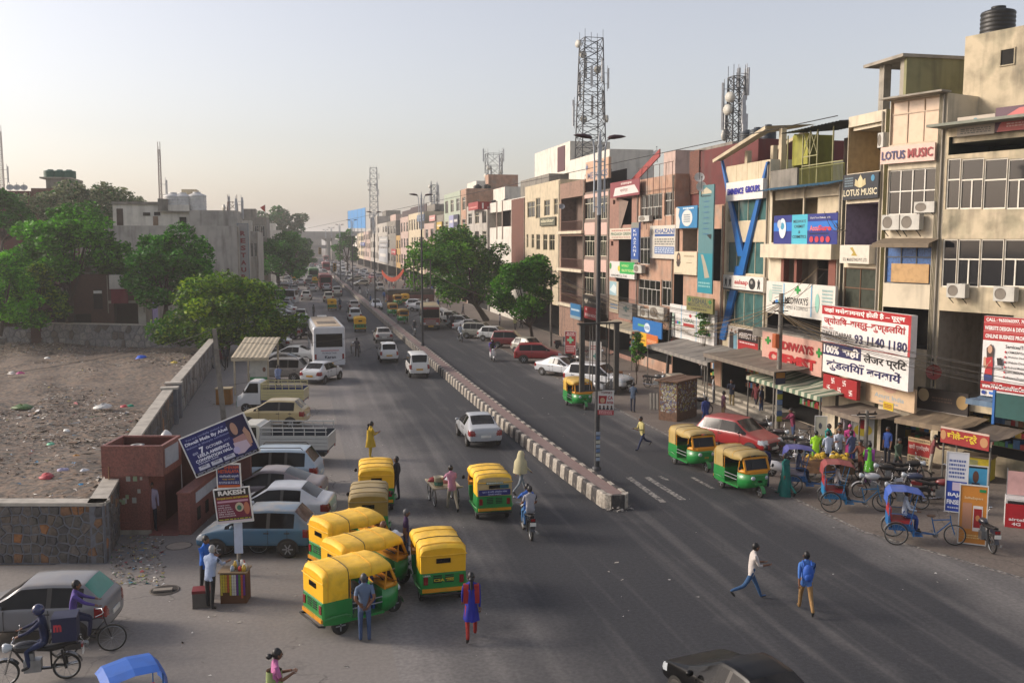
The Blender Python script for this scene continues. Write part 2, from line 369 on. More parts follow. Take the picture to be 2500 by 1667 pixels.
# rubble heap at the nose
def rubble(name, label, loc, n, spread, size, m, cat='rubble'):
 mb = MB()
 for i in range(n):
  r = spread * R.random() ** .7; a = R.random() * 6.28; s = size * R.uniform(.4, 1.3); hz = max(0, (1 - r / spread)) * spread * .35 * R.random()
  x, y = r * math.cos(a), r * math.sin(a)
  vs = [(x + s * R.uniform(-1, 1), y + s * R.uniform(-1, 1), hz + s * R.uniform(-.2, .9)) for _ in range(4)]
  mb.add(vs, [(0, 1, 2), (0, 3, 1), (1, 3, 2), (2, 3, 0)])
 o = mb.build(name, m); o.location = loc; tag(o, label, cat); o['kind'] = 'stuff'; return o
m_rub = mat('broken_concrete', '#85807a', .9, var=.3, scale=8)
rubble('rubble', 'grey heap of broken concrete at the nose of the median', G(1505, 1240), 140, .55, .09, m_rub)
# ---- lamp posts ----
LG = mat('galvanised_pole', '#38393b', .55, .4, var=.2, scale=3, stain=.3); LW = C('#a5a9ac', .5)
m_lamp = C('#3d2524', .45)
def lamp_post():
 t = thing('street_lamp', 'x', 'street lamp')
 mb = MB(); mb.tube([(0, 0, .5), (0, 0, 5), (0, 0, 10.4)], [.115, .095, .08], 10); mb.lathe([(.2, .5), (.2, .62), (.13, .66)], 10); mb.build('pole', LG, t)
 mb = MB(); mb.tube([(0, 0, 10.4), (0, 0, 12.9)], .09, 8); mb.lathe([(.09, 12.9), (.12, 12.95), (.06, 13.1), (.08, 13.2), (.01, 13.6)], 8)
 for sx in (-1, 1):
  mb.tube([(sx * .22, 0, 10.5), (sx * .22, 0, 12.4), (sx * .24, 0, 12.9), (sx * .3, 0, 13.2), (sx * .42, 0, 13.25)], .035, 6)
  for z in (10.7, 11.3, 11.9, 12.4): mb.bar((0, 0, z), (sx * .22, 0, z), .04)
 mb.build('bracket', LW, t)
 for sx in (-1, 1):
  mb = MB(); rings = []
  for k, (d, w_, h) in enumerate([(.32, .03, .02), (.4, .15, .09), (.62, .18, .12), (.92, .13, .08), (1.1, .03, .02)]):
   rings.append([(sx * d, w_ * math.cos(q), 13.27 + (d - .3) * .1 + h * (math.sin(q) if math.sin(q) > 0 else .5 * math.sin(q))) for q in [j * math.pi / 4 for j in range(8)]])
  mb.loft(rings if sx > 0 else rings, cap=True); mb.build('lamp_head', m_lamp, t)
 return t
LP0 = lamp_post()
LAMPS = [3.6, 52.8, 104.5, 157, 208, 260, 312]
lamp_lab = ['tall double arm lamp post on the median with the exam poster board and empty frame', 'double arm lamp post on the median beside the red and white minibus', 'double arm lamp post on the median near the three waiting autos']
lamp_objs = []
for i, s in enumerate(LAMPS):
 o = LP0 if i == 0 else dup(LP0)
 place(o, (med_l(s) + .75 if i else .98, s, 0), R.uniform(-3, 3), lamp_lab[i] if i < 3 else 'distant double arm lamp post on the far stretch of the median', 'street lamp', 'lamp posts along the median' if i >= 3 else None); lamp_objs.append(o); o.scale.z = 1.065
lp = lamp_objs[0].location
# empty advertising frames on the first two posts
FRM = C('#3f3b35', .7)
for i, zb in ((0, 3.9), (1, 5.7)):
 p = lamp_objs[i].location; fr = thing('advertising_stand', ['rusty empty advertising frame on the post above the exam poster', 'empty advertising frame strapped to the post beside the minibus'][i], 'advertising stand', (p.x, p.y - .2, zb), rad(8))
 hh = 2.75 if i == 0 else 2.6; ww = .78
 for sx in (-1, 1):
  mb = MB(); mb.box(sx * ww - (.1 if i == 0 else .04), sx * ww + (.1 if i == 0 else .04), -.06, .06, 0, hh); mb.build('upright', FRM, fr)
 mb = MB(); mb.box(-ww - .2, ww + .2, -.08, .08, hh, hh + .07); mb.build('top_rail', FRM, fr)
 mb = MB()
 for x in (-.42, -.3, .32, .45): mb.bar((x, 0, 0), (x, 0, hh), .03)
 mb.box(-ww, ww, -.02, .02, .0, .05); mb.build('bars', FRM, fr)
# ================= stone walls =================
def clip(poly, a, b, c):              # keep a*x+b*y<=c
 out = []
 for i in range(len(poly)):
  p, q = poly[i], poly[(i + 1) % len(poly)]; dp, dq = a * p[0] + b * p[1] - c, a * q[0] + b * q[1] - c
  if dp <= 0: out.append(p)
  if (dp < 0 < dq) or (dq < 0 < dp): t = dp / (dp - dq); out.append((p[0] + t * (q[0] - p[0]), p[1] + t * (q[1] - p[1])))
 return out
def cells(w_, h, cell, sx=1.):
 nx, ny = max(2, int(w_ / (cell * sx))), max(2, int(h / cell)); pts = [((i + .5 + R.uniform(-.38, .38) + (j % 2) * .35) * w_ / nx, (j + .5 + R.uniform(-.34, .34)) * h / ny) for j in range(ny) for i in range(nx)]
 out = []
 for p in pts:
  poly = [(0, 0), (w_, 0), (w_, h), (0, h)]
  for q in sorted(pts, key=lambda q: (q[0] - p[0]) ** 2 + (q[1] - p[1]) ** 2)[1:14]:
   a, b = q[0] - p[0], q[1] - p[1]; poly = clip(poly, a, b, (q[0] ** 2 + q[1] ** 2 - p[0] ** 2 - p[1] ** 2) / 2)
   if len(poly) < 3: break
  if len(poly) >= 3: out.append((p, poly))
 return out
m_mortar = mat('mortar', '#62646a', .9, var=.15, scale=4, bump=.3)
STONE = [mat('stone_%d' % i, c, .8, var=.3, scale=5, bump=.4, bscale=12) for i, c in enumerate(['#4b4742', '#57504a', '#3f3d3e', '#6a4d36', '#544a40', '#7a5230', '#45423f', '#4e4a47', '#7a7772', '#6c6a69'])]
m_cope = mat('coping', '#a39d92', .85, var=.15, scale=1.5, stain=.4)
def stone_wall(name, label, p0, p1, h, cell, parts=True, thick=.42, side=-1, ridge=.03, sx=1., end=True):
 p0, p1 = Vector(p0), Vector(p1); L = (p1 - p0).length; a = math.atan2(p1.y - p0.y, p1.x - p0.x)
 t = thing(name, label, 'stone wall', p0, a)
 mb = MB(); mb.box(0, L, 0, thick, 0, h); mb.build('wall_core', m_mortar, t)
 mb = MB(); mb.box(-.04, L + .04, -.06, thick + .06, h, h + .1); mb.build('coping', m_cope, t)
 cs = cells(L, h, cell, sx); rd = MB(); allm = MB(); seen = set()
 for c, poly in cs:
  cx = sum(p[0] for p in poly) / len(poly); cy = sum(p[1] for p in poly) / len(poly); n = len(poly); k = R.choice((0, 0, 1, 1, 2, 4, 6, 7, 7, 3, 5) if parts else (8, 9, 9, 1)); b = R.uniform(.03, .075)
  o1 = [(cx + (p[0] - cx) * .95, -.003, cy + (p[1] - cy) * .95) for p in poly]; o2 = [(cx + (p[0] - cx) * .72, -b, cy + (p[1] - cy) * .72) for p in poly]
  fs = [(i, (i + 1) % n, (i + 1) % n + n, i + n) for i in range(n)] + [tuple(range(n, 2 * n))]
  if parts:
   mb = MB(); mb.add(o1 + o2, fs, 0); mb.build('stone', STONE[k], t)
  else: allm.add(o1 + o2, fs, k)
  if ridge:
   for i in range(n):
    q0, q1 = poly[i], poly[(i + 1) % n]; ky = (round(q0[0] + q1[0], 2), round(q0[1] + q1[1], 2))
    if ky in seen: continue
    seen.add(ky); rd.tube([(q0[0], -.012, q0[1]), (q1[0], -.012, q1[1])], ridge, 5, cap=False)
 if not parts: allm.build('stones', STONE, t)['kind'] = 'stuff'
 if ridge: rd.build('mortar_ridge', m_mortar, t)['kind'] = 'stuff'
 return t
c0 = Vector((-17.1, -2.6, 0)); wd = Vector((-3.18, .73, 0)).normalized()
stone_wall('stone_wall', 'near end of the lot wall with big rounded stones behind the grey hatchback', c0 + wd * 5.2, c0, 1.85, .28)
stone_wall('stone_wall', 'short street side wall of the lot beside the pink toilet block', c0 + Vector((.02, .03, 0)), (-17.2, .8, 0), 1.85, .34, ridge=.025, sx=.7)
stone_wall('stone_wall', 'street side lot wall between toilet block and the wooden gate', (-17.5, 3.2, 0), (-17.8, 21.2, 0), 1.85, .5, ridge=.025)
stone_wall('stone_wall', 'street side lot wall running from the gate to the bushy tree', (-17.75, 23.2, 0), (-17.6, 57, 0), 1.9, .7, parts=False, ridge=.02)
stone_wall('stone_wall', 'long grey stone wall closing the back of the rubbish lot', (-46, 69.2, .2), (-20, 57.5, .2), 2.1, .62, parts=False, ridge=.025)
for y in (21.2, 23.1):
 mb = MB(); mb.box(-18.35, -17.55, y - .25, y + .25, 0, 1.95); o = mb.build('gate_pier', m_mortar); tag(o, 'stone gate pier capped with concrete %s the wooden gate' % ('before' if y < 22 else 'behind'), 'gate pier')
 mb = MB(); mb.box(-18.42, -17.48, y - .32, y + .32, 1.952, 2.06); mb.build('cap', m_cope, o)
gt = thing('wooden_gate', 'narrow orange brown plank gate between two stone piers', 'gate', (-17.9, 21.46, 0)); m_wood = mat('gate_wood', '#8a4d20', .7, var=.25, scale=6)
for i in range(5):
 mb = MB(); mb.box(-.03, .03, i * .28, i * .28 + .265, .1, 1.75); mb.build('plank', m_wood, gt)
mb = MB(); mb.box(-.06, -.032, 0, 1.4, .4, .5); mb.box(-.06, -.032, 0, 1.4, 1.35, 1.45); mb.build('rail', m_wood, gt)
# ---- the rubbish lot ----
nx, ny = 90, 150; X = np.linspace(-60, -17.9, nx); Y = np.linspace(-2, 75, ny); gx, gy = np.meshgrid(X, Y, indexing='ij')
def vnoise(x, y, seed):
 rs = np.random.RandomState(seed); out = 0
 for k in range(9):
  a, f, ph = rs.uniform(0, 6.28), rs.uniform(.25, 2.2), rs.uniform(0, 6.28); out = out + np.sin((x * math.cos(a) + y * math.sin(a)) * f + ph) / (1 + f)
 return out
hz = .38 + .1 * vnoise(gx, gy, 3) + .035 * vnoise(gx * 3.1, gy * 3.1, 5); V = np.stack([gx, gy, hz], -1).reshape(-1, 3); ii = np.arange(nx * ny).reshape(nx, ny)
Fq = np.stack([ii[:-1, :-1], ii[1:, :-1], ii[1:, 1:], ii[:-1, 1:]], -1).reshape(-1, 4)
keep = (V[Fq[:, 0], 1] > -2.6 - (V[Fq[:, 0], 0] + 17.1) * .23 + .6) & (V[Fq[:, 0], 1] < 57.5 - (V[Fq[:, 0], 0] + 20) * .45)
m_lot = mat('lot_soil', '#6d5d4f', .95, var=.4, scale=3.2, col2='#4d4842', thr=(.42, .6), bump=1., bscale=5)
lot = struct(obj('rubbish_lot', array_mesh('rubbish_lot', V, Fq[keep], m_lot, smooth=True)))
# uncountable litter
N = 52000; px = NP.uniform(-52, -18.2, N); py = NP.uniform(-1, 66, N); dn = vnoise(px * .5, py * .5, 9); ok = (py > -2.0 - (px + 17.1) * .23) & (py < 57 - (px + 20) * .45) & (NP.uniform(-1.2, 1.2, N) < dn * 1.7 + .3)
px, py = px[ok], py[ok]; N = len(px); sz = NP.uniform(.035, .1, N) * (1 + (NP.rand(N) < .06) * 1.2); base = np.stack([px, py, .40 + .1 * vnoise(px, py, 3) + .035 * vnoise(px * 3.1, py * 3.1, 5)], -1)
def chips(name, base, sz, mats, mi, label, cat, flat=.5):
 N = len(base); q = NP.normal(size=(N, 4, 3)); q[:, :, 2] *= flat; V = (base[:, None, :] + q * sz[:, None, None]).reshape(-1, 3)
 V[:, 2] = np.maximum(V[:, 2], np.repeat(base[:, 2], 4) - .02); Fq = np.arange(N * 4).reshape(-1, 4)
 o = obj(name, array_mesh(name, V, Fq, mats, mi)); tag(o, label, cat); o['kind'] = 'stuff'; return o
LIT = [C('#8d8478', .8), C('#5c564f', .9), C('#4a4034', .9), C('#b9b4aa', .7), C('#6f5a48', .9), C('#c9c6c0', .6), C('#3f6d8a', .6), C('#8d3b3b', .6), C('#a99b3c', .6), C('#3c6b3a', .6)]
mi = NP.choice(len(LIT), N, p=[.27, .22, .17, .12, .13, .045, .015, .01, .012, .008])
chips('litter', base, sz, LIT, mi, 'scattered rubbish and stones strewn all over the vacant lot', 'litter', .3)
# larger pieces of rubbish, each a thing
def rag(name, label, cat, loc, s, col, seed, hgt=.5):
 rr = random.Random(seed); mb = MB(); rings = []
 for k, (f, h) in enumerate(((1, 0), (.95, .25), (.7, .7), (.3, 1.0), (.02, 1.02))):
  rings.append([(s * f * math.cos(a) * rr.uniform(.7, 1.25), s * f * .8 * math.sin(a) * rr.uniform(.7, 1.25), s * hgt * h * rr.uniform(.6, 1.15)) for a in [j * .698 for j in range(9)]])
 mb.loft(rings); o = mb.build(name, C(col, .55)); o.location = loc; o.rotation_euler.z = rr.uniform(0, 6); return tag(o, label, cat)
RG = [('blue tarpaulin scrap lying by the back wall of the lot', 345, 875, .55, '#1a56c4'), ('round grey sack bulging among the lot rubbish', 153, 1152, .38, '#8a86a0'), ('crumpled red cloth heap in the near corner of the lot', 115, 1166, .4, '#9c2f35'), ('yellow plastic scrap beside the street side wall', 425, 888, .4, '#b8a030'),
  ('white plastic sheet lying flat in the middle of the lot', 252, 995, .5, '#c9c8c2'), ('small red bag next to the green plastic in the lot', 303, 993, .25, '#a32b35'), ('teal green plastic bag near the lot wall', 318, 992, .25, '#1f8b6d'), ('pale blue plastic bag among rubbish near the toilet block', 181, 1137, .3, '#7c9cb8'),
  ('white carrier bag near the toilet block inside the lot', 205, 1150, .25, '#c6c8cc'), ('magenta bag beside white scraps far in the lot', 50, 912, .3, '#b23a78'), ('white scraps heap next to the magenta bag', 28, 912, .35, '#cfc9c0'), ('orange brown cloth in the lot near its middle', 187, 1118, .3, '#a87428'),
  ('turquoise bag on the wall end near the corner', 198, 1188, .25, '#2a84b4'), ('white paper litter by the far wall of the lot', 115, 875, .3, '#d2d0cc'), ('mint green wrapper lying alone on the soil', 124, 1085, .22, '#67b08d'), ('white wrapper lying on red soil in the lot', 162, 1052, .22, '#cfcfca')]
for i, (lab, u, v, s, c) in enumerate(RG): rag('plastic_scrap', lab, 'litter', G(u, v, .42), s, c, i)
rag('grass_tuft', 'green grass tuft growing in the rubbish lot', 'grass', G(55, 995, .42), .7, '#3a5a22', 77, .3)
# scraps of paper on the road and apron
N = 420; px = np.concatenate([NP.uniform(-16.5, -7, 260), NP.uniform(-7, 7.5, 90), NP.uniform(7, 14, 70)]); py = np.concatenate([NP.uniform(-16, 22, 260), NP.uniform(-14, 40, 90), NP.uniform(-10, 30, 70)])
chips('paper_litter', np.stack([px, py, np.full(N, .012)], -1), NP.uniform(.015, .05, N), [C('#cfccc4', .7), C('#9d988e', .8), C('#5d554b', .8)], NP.choice(3, N, p=[.4, .3, .3]), 'small scraps of paper and litter lying about the road', 'litter', flat=.05)
# ================= buildings =================
F0 = Plane(16.32, 0, 0.0); F1 = Plane(16.32, 5.9, rad(18.35)); FL = Plane(-17.8, 60, 0)
def zc(Z, x, y): return Z[0] + x / Z[2], Z[1] + y / Z[2]
Z2, Z3, Z4, Z5, Z6, Z7, Z8, Z9 = (1100, 380, 3.92), (1400, 380, 3.92), (1700, 280, 3.733), (2050, 0, 3.484), (2050, 400, 3.484), (1700, 650, 3.92), (1350, 700, 3.92), (2000, 700, 3.92)
Z0 = (0, 0, 1.)
def zr(pl, Z, r, off=0):                # zoom rectangle (x0,x1,y0,y1) -> a_far, a_near, ztop, zbot on plane
 (u0, v0), (u1, v1) = zc(Z, r[0], r[2]), zc(Z, r[1], r[3]); return pl.rect(u0, u1, v0, v1, off)
ALU = C('#b9b6ad', .45, metal=.2); BROWN = C('#3c2a20', .6); CREAM = C('#c9bfa6', .6); WFR = C('#cfc9ba', .5)
class B:
 """one building: local x along its front (far end to near end), y into the building, z up"""
 def __init__(s, name, label, pl, Z, x0, x1, ytop, depth, wall, side=None, roof=None, inner=None, ztop=None, z0=0., off=0., cat='building', group=None):
  u0 = zc(Z, x0, 0)[0]; u1 = zc(Z, x1, 0)[0]; vt = zc(Z, 0, ytop)[1]
  s.pl, s.Z, s.off = pl, Z, off; s.af = pl.hit(u0, 592, off)[0]; s.an = pl.hit(u1, 592, off)[0]
  s.top = ztop if ztop is not None else pl.hit((u0 + u1) / 2, vt, off)[1]; s.W = s.af - s.an; s.depth = depth; s.z0 = z0
  s.t = thing(name, label, cat, pl.P(s.af, 0, off), -math.pi / 2 + pl.ang, group); s.holes = []; s.wall, s.side, s.roof, s.inner = wall, side or wall, roof or CONC, inner or INT
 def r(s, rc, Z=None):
  a, b, zt, zb = zr(s.pl, Z or s.Z, rc, s.off); x0, x1 = max(.04, s.af - a), min(s.W - .04, s.af - b); return x0, x1, max(zb, s.z0 + .02), min(zt, s.top - .05)
 def hole(s, rc, d=.16, Z=None, m=None, rect=None):
  q = rect or s.r(rc, Z)
  if q[1] - q[0] > .05 and q[3] - q[2] > .05: s.holes.append((*q, d, m))
  return q
 def finish(s):
  ms = [s.wall, s.side, s.roof, s.inner]; mb = MB(); hs = s.holes
  xs = sorted({0., s.W, *[h[0] for h in hs], *[h[1] for h in hs]}); zs = sorted({s.z0, s.top, *[h[2] for h in hs], *[h[3] for h in hs]})
  for x0, x1 in zip(xs, xs[1:]):
   for a, b in zip(zs, zs[1:]):
    cx, cz = (x0 + x1) / 2, (a + b) / 2
    if any(h[0] < cx < h[1] and h[2] < cz < h[3] for h in hs): continue
    mb.quad((x0, 0, a), (x1, 0, a), (x1, 0, b), (x0, 0, b), 0)
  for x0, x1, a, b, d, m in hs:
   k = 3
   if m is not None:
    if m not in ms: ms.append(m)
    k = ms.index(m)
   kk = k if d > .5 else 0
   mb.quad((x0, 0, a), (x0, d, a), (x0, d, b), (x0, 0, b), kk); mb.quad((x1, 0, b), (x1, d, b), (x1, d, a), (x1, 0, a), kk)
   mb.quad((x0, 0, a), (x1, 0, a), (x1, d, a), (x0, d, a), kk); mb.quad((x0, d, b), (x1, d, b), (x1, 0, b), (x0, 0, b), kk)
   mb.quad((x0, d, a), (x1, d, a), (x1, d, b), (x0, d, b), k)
  D, W, T, z0 = s.depth, s.W, s.top, s.z0
  mb.quad((W, 0, z0), (W, D, z0), (W, D, T), (W, 0, T), 1); mb.quad((0, D, z0), (0, 0, z0), (0, 0, T), (0, D, T), 1); mb.quad((W, D, z0), (0, D, z0), (0, D, T), (W, D, T), 1)
  p = .18 if T > 4 else .05      # parapet
  mb.quad((0, 0, T), (W, 0, T), (W, p, T), (0, p, T), 0); mb.quad((0, p, T), (0, D, T), (p, D, T), (p, p, T), 1); mb.quad((W - p, p, T), (W - p, D, T), (W, D, T), (W, p, T), 1)
  lo = T - (.7 if T > 4 else .1); mb.quad((p, p, lo), (W - p, p, lo), (W - p, D, lo), (p, D, lo), 2); mb.quad((p, p, lo), (p, p, T), (W - p, p, T), (W - p, p, lo), 0); mb.quad((W - p, p, lo), (W - p, p, T), (W - p, D, T), (W - p, D, lo), 1); mb.quad((p, D, lo), (p, D, T), (p, p, T), (p, p, lo), 1)
  if T > 6:
   p_ = MB(); p_.tube([(W - .14, -.07, 3.2), (W - .14, -.07, T - .1)], .05, 6); p_.build('drain_pipe', CONC, s.t)
  return mb.build('walls', ms, s.t)
 def win(s, rc, rows=((1, 2),), fm=None, gm=None, Z=None, d=.13, tw=.055, rect=None, name='window'):
  """rows: (share of height, panes) from the top; every pane a sub-part"""
  q = s.hole(rc, d + .03, Z, rect=rect)
  return window(s.t, *q, rows, fm or ALU, gm or GLASS2, d, tw, name)
 def part(s, name, m, x0, x1, y0, y1, z0, z1):
  mb = MB(); mb.box(x0, x1, y0, y1, z0, z1); return mb.build(name, m, s.t)
def window(par, x0, x1, z0, z1, rows, fm, gm, d=.13, tw=.055, name='window'):
 mb = MB(); y0, y1 = d - .06, d + .0; H_ = z1 - z0; z = z1; pn = []
 mb.box(x0, x0 + tw, y0, y1, z0, z1); mb.box(x1 - tw, x1, y0, y1, z0, z1); mb.box(x0 + tw, x1 - tw, y0, y1, z1 - tw, z1); mb.box(x0 + tw, x1 - tw, y0, y1, z0, z0 + tw)
 for i, (f, n) in enumerate(rows):
  zb = z - H_ * f
  if i < len(rows) - 1: mb.box(x0 + tw, x1 - tw, y0 - .001, y1, zb - tw / 2, zb + tw / 2)
  for k in range(n):
   a, b = x0 + (x1 - x0) * k / n, x0 + (x1 - x0) * (k + 1) / n
   if k: mb.box(a - tw / 2, a + tw / 2, y0 + .001, y1 - .001, max(zb, z0 + tw), min(z, z1 - tw))
   pn.append((a, b, zb, z))
  z = zb
 f = mb.build(name, fm, par)
 for a, b, c, e in pn:
  m2 = MB(); t_ = R.uniform(-.01, .01); m2.quad((a, y1 - .02 + t_, c), (b, y1 - .02 - t_, c), (b, y1 - .02 - t_, e), (a, y1 - .02 + t_, e)); m2.build('pane', gm, f)
 return f
def rail(par, x0, x1, y, z, h=.95, m=None, step=.14, name='railing'):
 mb = MB(); mb.bar((x0, y, z + h), (x1, y, z + h), .05); mb.bar((x0, y, z + .08), (x1, y, z + .08), .04); n = max(2, int((x1 - x0) / step))
 for i in range(n + 1): x = x0 + (x1 - x0) * i / n; mb.bar((x, y, z + .08), (x, y, z + h), .022)
 return mb.build(name, m or C('#5a3a30', .6), par)
# wall finishes
W_STAIN = mat('stained_cream', '#b5a78c', .85, var=.18, scale=.8, stain=.75, col2='#8e866f', thr=(.5, .68), bump=.25)
W_OLD = mat('old_plaster', '#c2b69f', .85, var=.12, scale=.7, stain=.45, bump=.2)
W_CREAM = mat('cream_paint', '#b9ab90', .8, var=.1, scale=.8, stain=.35)
W_WHITE = mat('white_paint', '#c9c4b8', .8, var=.08, scale=.8, stain=.35)
W_PINK = mat('pink_paint', '#ab958a', .8, var=.12, scale=.8, stain=.45)
W_PEACH = mat('peach_paint', '#a5826c', .82, var=.14, scale=.9, stain=.55, col2='#98887a', thr=(.5, .7))
W_BROWNW = mat('brown_paint', '#75655a', .8, var=.1, scale=1, stain=.2)
W_GREY = mat('grey_render', '#777269', .9, var=.2, scale=.6, stain=.7, bump=.25)
W_LGREY = mat('pale_grey_render', '#a09b92', .88, var=.18, scale=.4, stain=.7, bump=.2)
W_RED = mat('dark_red_render', '#5c2a28', .85, var=.15, scale=.7, stain=.5)
W_GREEN = mat('mint_paint', '#9aa392', .8, var=.12, stain=.5)
W_YEL = mat('ochre_paint', '#a5854f', .8, var=.1, stain=.4)
W_OLIVE = mat('olive_plaster', '#7c7a58', .85, var=.15, scale=.7, stain=.7)
W_LIL = mat('lilac_paint', '#9b90a0', .8, var=.1, scale=1, stain=.35)
def brick_mat(name, a, b, mo, s=4.5):
 m = bpy.data.materials.new(name); m.use_nodes = True; n = m.node_tree.nodes; l = m.node_tree.links; k = n.new('ShaderNodeTexBrick'); tc = n.new('ShaderNodeTexCoord')
 sx = n.new('ShaderNodeSeparateXYZ'); cx = n.new('ShaderNodeCombineXYZ'); l.new(tc.outputs['Object'], sx.inputs[0]); ad = n.new('ShaderNodeMath'); l.new(sx.outputs[0], ad.inputs[0]); l.new(sx.outputs[1], ad.inputs[1])
 l.new(ad.outputs[0], cx.inputs[0]); l.new(sx.outputs[2], cx.inputs[1]); l.new(cx.outputs[0], k.inputs['Vector'])
 for nm, c in (('Color1', a), ('Color2', b), ('Mortar', mo)): k.inputs[nm].default_value = (*lin(c), 1)
 k.inputs['Scale'].default_value = s; k.inputs['Mortar Size'].default_value = .03; l.new(k.outputs[0], n['Principled BSDF'].inputs['Base Color']); n['Principled BSDF'].inputs['Roughness'].default_value = .9
 bp = n.new('ShaderNodeBump'); bp.inputs['Strength'].default_value = .5; bp.inputs['Distance'].default_value = .03; l.new(k.outputs['Fac'], bp.inputs['Height']); bp.invert = True; l.new(bp.outputs[0], n['Principled BSDF'].inputs['Normal'])
 return m
BRICK = brick_mat('old_brick', '#7a4534', '#5d382d', '#6d6258'); BRICK2 = brick_mat('sooty_brick', '#5c3528', '#45291f', '#4a423a')
LILREC = C('#7d7180', .8, var=.15)
# --- near building with dark office windows ---
b = B('office_building', 'stained cream office building with two long rows of dark windows and website billboard', F1, Z6, 868, 2600, -400, 14, W_STAIN, inner=INT)
rows = ((.42, 1), (.58, 1))
def band(y0, y1, xs, x_split):
 for i, (a, c) in enumerate(zip(xs, xs[1:])):
  q = b.hole((a, c, y0, y1), .14)
  w_ = window(b.t, q[0] + .0, q[1] - .0, q[2], q[3], ((.42, 1), (.58, 2 if i in x_split else 1)), WFR, GLASS, .11, .06)
band(-45, 385, [905, 1022, 1218, 1420, 1620, 1815, 2010, 2200], (1, 3, 5)); band(640, 1050, [868, 995, 1188, 1388, 1590, 1790, 1990, 2200], (1, 3, 5))
b.hole((930, 2400, -300, -135), 3.0, m=C('#2b3a2c', .9))            # open top floor
b.hole((815, 1460, 1265, 2040), 3.2, m=C('#8b8276', .85, stain=.5)); b.hole((1500, 2600, 1350, 2060), 2.5)
q = b.hole((830, 2600, 2200, 2560), 4.0); b.finish()
m_ch = C('#6d6a5a', .7);
mb = MB(); q0 = b.r((850, 2600, -240, -160)); mb.box(-.25, b.W + .3, -1.1, .0, b.top - .05, b.top + .07); mb.build('roof_canopy', C('#7c7f72', .8, stain=.3), b.t)
# penthouse with water tank
xa, xb, zp = b.af - F1.hit(2352, 200, -2.2)[0], b.af - F1.hit(2560, 200, -2.2)[0], F1.hit(2420, 78, -2.2)[1]; b.part('stair_tower', W_STAIN, xa, xb, 2.2, 7, b.top - .5, zp)
xw = b.af - F1.hit(2462, 110, -2.2)[0]; window(b.t, xw - .35, xw + .35, zp - 1.6, zp - .85, ((1, 1),), W_STAIN, INT, 2.21, .05)
tk = thing('water_tank', 'black ribbed plastic water tank on the top of the office building', 'water tank', (0, 0, 0))
M_TANK = C('#15140f', .5)
def tank_mesh(r, h, col):
 mb = MB(); pr = [(.0, 0), (r, 0)]
 for i in range(6): pr += [(r, h * (i + .1) / 7), (r * 1.03, h * (i + .35) / 7), (r * 1.03, h * (i + .7) / 7), (r, h * (i + .95) / 7)]
 pr += [(r * .95, h * .87), (r * .45, h * .96), (r * .42, h), (0, h)]; mb.lathe(pr, 18); return mb.mesh('tank', col)
def tank(label, loc, r, h, col, group=None, o=None):
 t = o or thing('water_tank', label, 'water tank', loc, 0, group); obj('tank_body', tank_mesh(r, h, col), t)
 mb = MB(); mb.lathe([(r * .44, h * .985), (r * .44, h * 1.04), (0, h * 1.05)], 14); mb.build('lid', col, t); return t
def loc_of(bb, x, y, z): return bb.t.location + Matrix.Rotation(bb.t.rotation_euler.z, 3, 'Z') @ Vector((x, y, z))
tk.location = loc_of(b, b.af - F1.hit(2436, 60, -3.6)[0], 3.6, zp + .01); tank('', 0, .72, 1.3, M_TANK, o=tk)
OFFICE = b
# --- lotus tower ---
b = B('music_shop_tower', 'pale tower beside the office building with sunlit top glazing and air conditioners', F1, Z6, 385, 866, -560, 12, W_OLD)
b.win((395, 850, 830, 1220), ((.3, 3), (.7, 3)), C('#b29a80', .5), mat('sunlit_film', '#c5a98c', .25, var=.06, spec=.6), Z=Z5, tw=.05)  # cream pane colour paints in the sunlight reflected by this glazing
b.win((385, 818, 45, 432), ((.48, 4), (.52, 4)), ALU, GLASS)
b.win((345, 775, 705, 1020), ((.28, 3), (.72, 3)), C('#4a4f55', .6), mat('blue_grille_glass', '#1f4f86', .4, var=.4, scale=9))
b.hole((345, 770, 1225, 1560), 1.5); b.hole((345, 770, 2200, 2500), 3); b.finish()
q = b.r((440, 760, 850, 1010)); b.part('board', C('#b08e62', .8, var=.15, stain=.2), q[0], q[1], -.03, .02, q[2], q[3])
mb = MB(); mb.box(-.1, b.W + .15, -.7, 0, b.top, b.top + .08); mb.build('roof_slab', CONC, b.t)
mb = MB(); q = b.r((345, 860, 655, 720)); mb.add([(q[0] - .1, 0, q[3] + .12), (q[1], 0, q[3] + .12), (q[1], -.85, q[3] - .12), (q[0] - .1, -.85, q[3] - .12), (q[1], -.87, q[3] - .3), (q[0] - .1, -.87, q[3] - .3)], [(0, 1, 2, 3), (3, 2, 4, 5)]); mb.build('awning', C('#6f6250', .85, stain=.3), b.t)
mb = MB()
for i in range(5): mb.tube([(b.W - .12 - i * .07, -.05, 1.5), (b.W - .1 - i * .08, -.05, 6), (b.W - .12 - i * .06, -.05, b.top)], .028, 5)
mb.build('pipes', C('#8c8470', .7), b.t); LOTUS = b
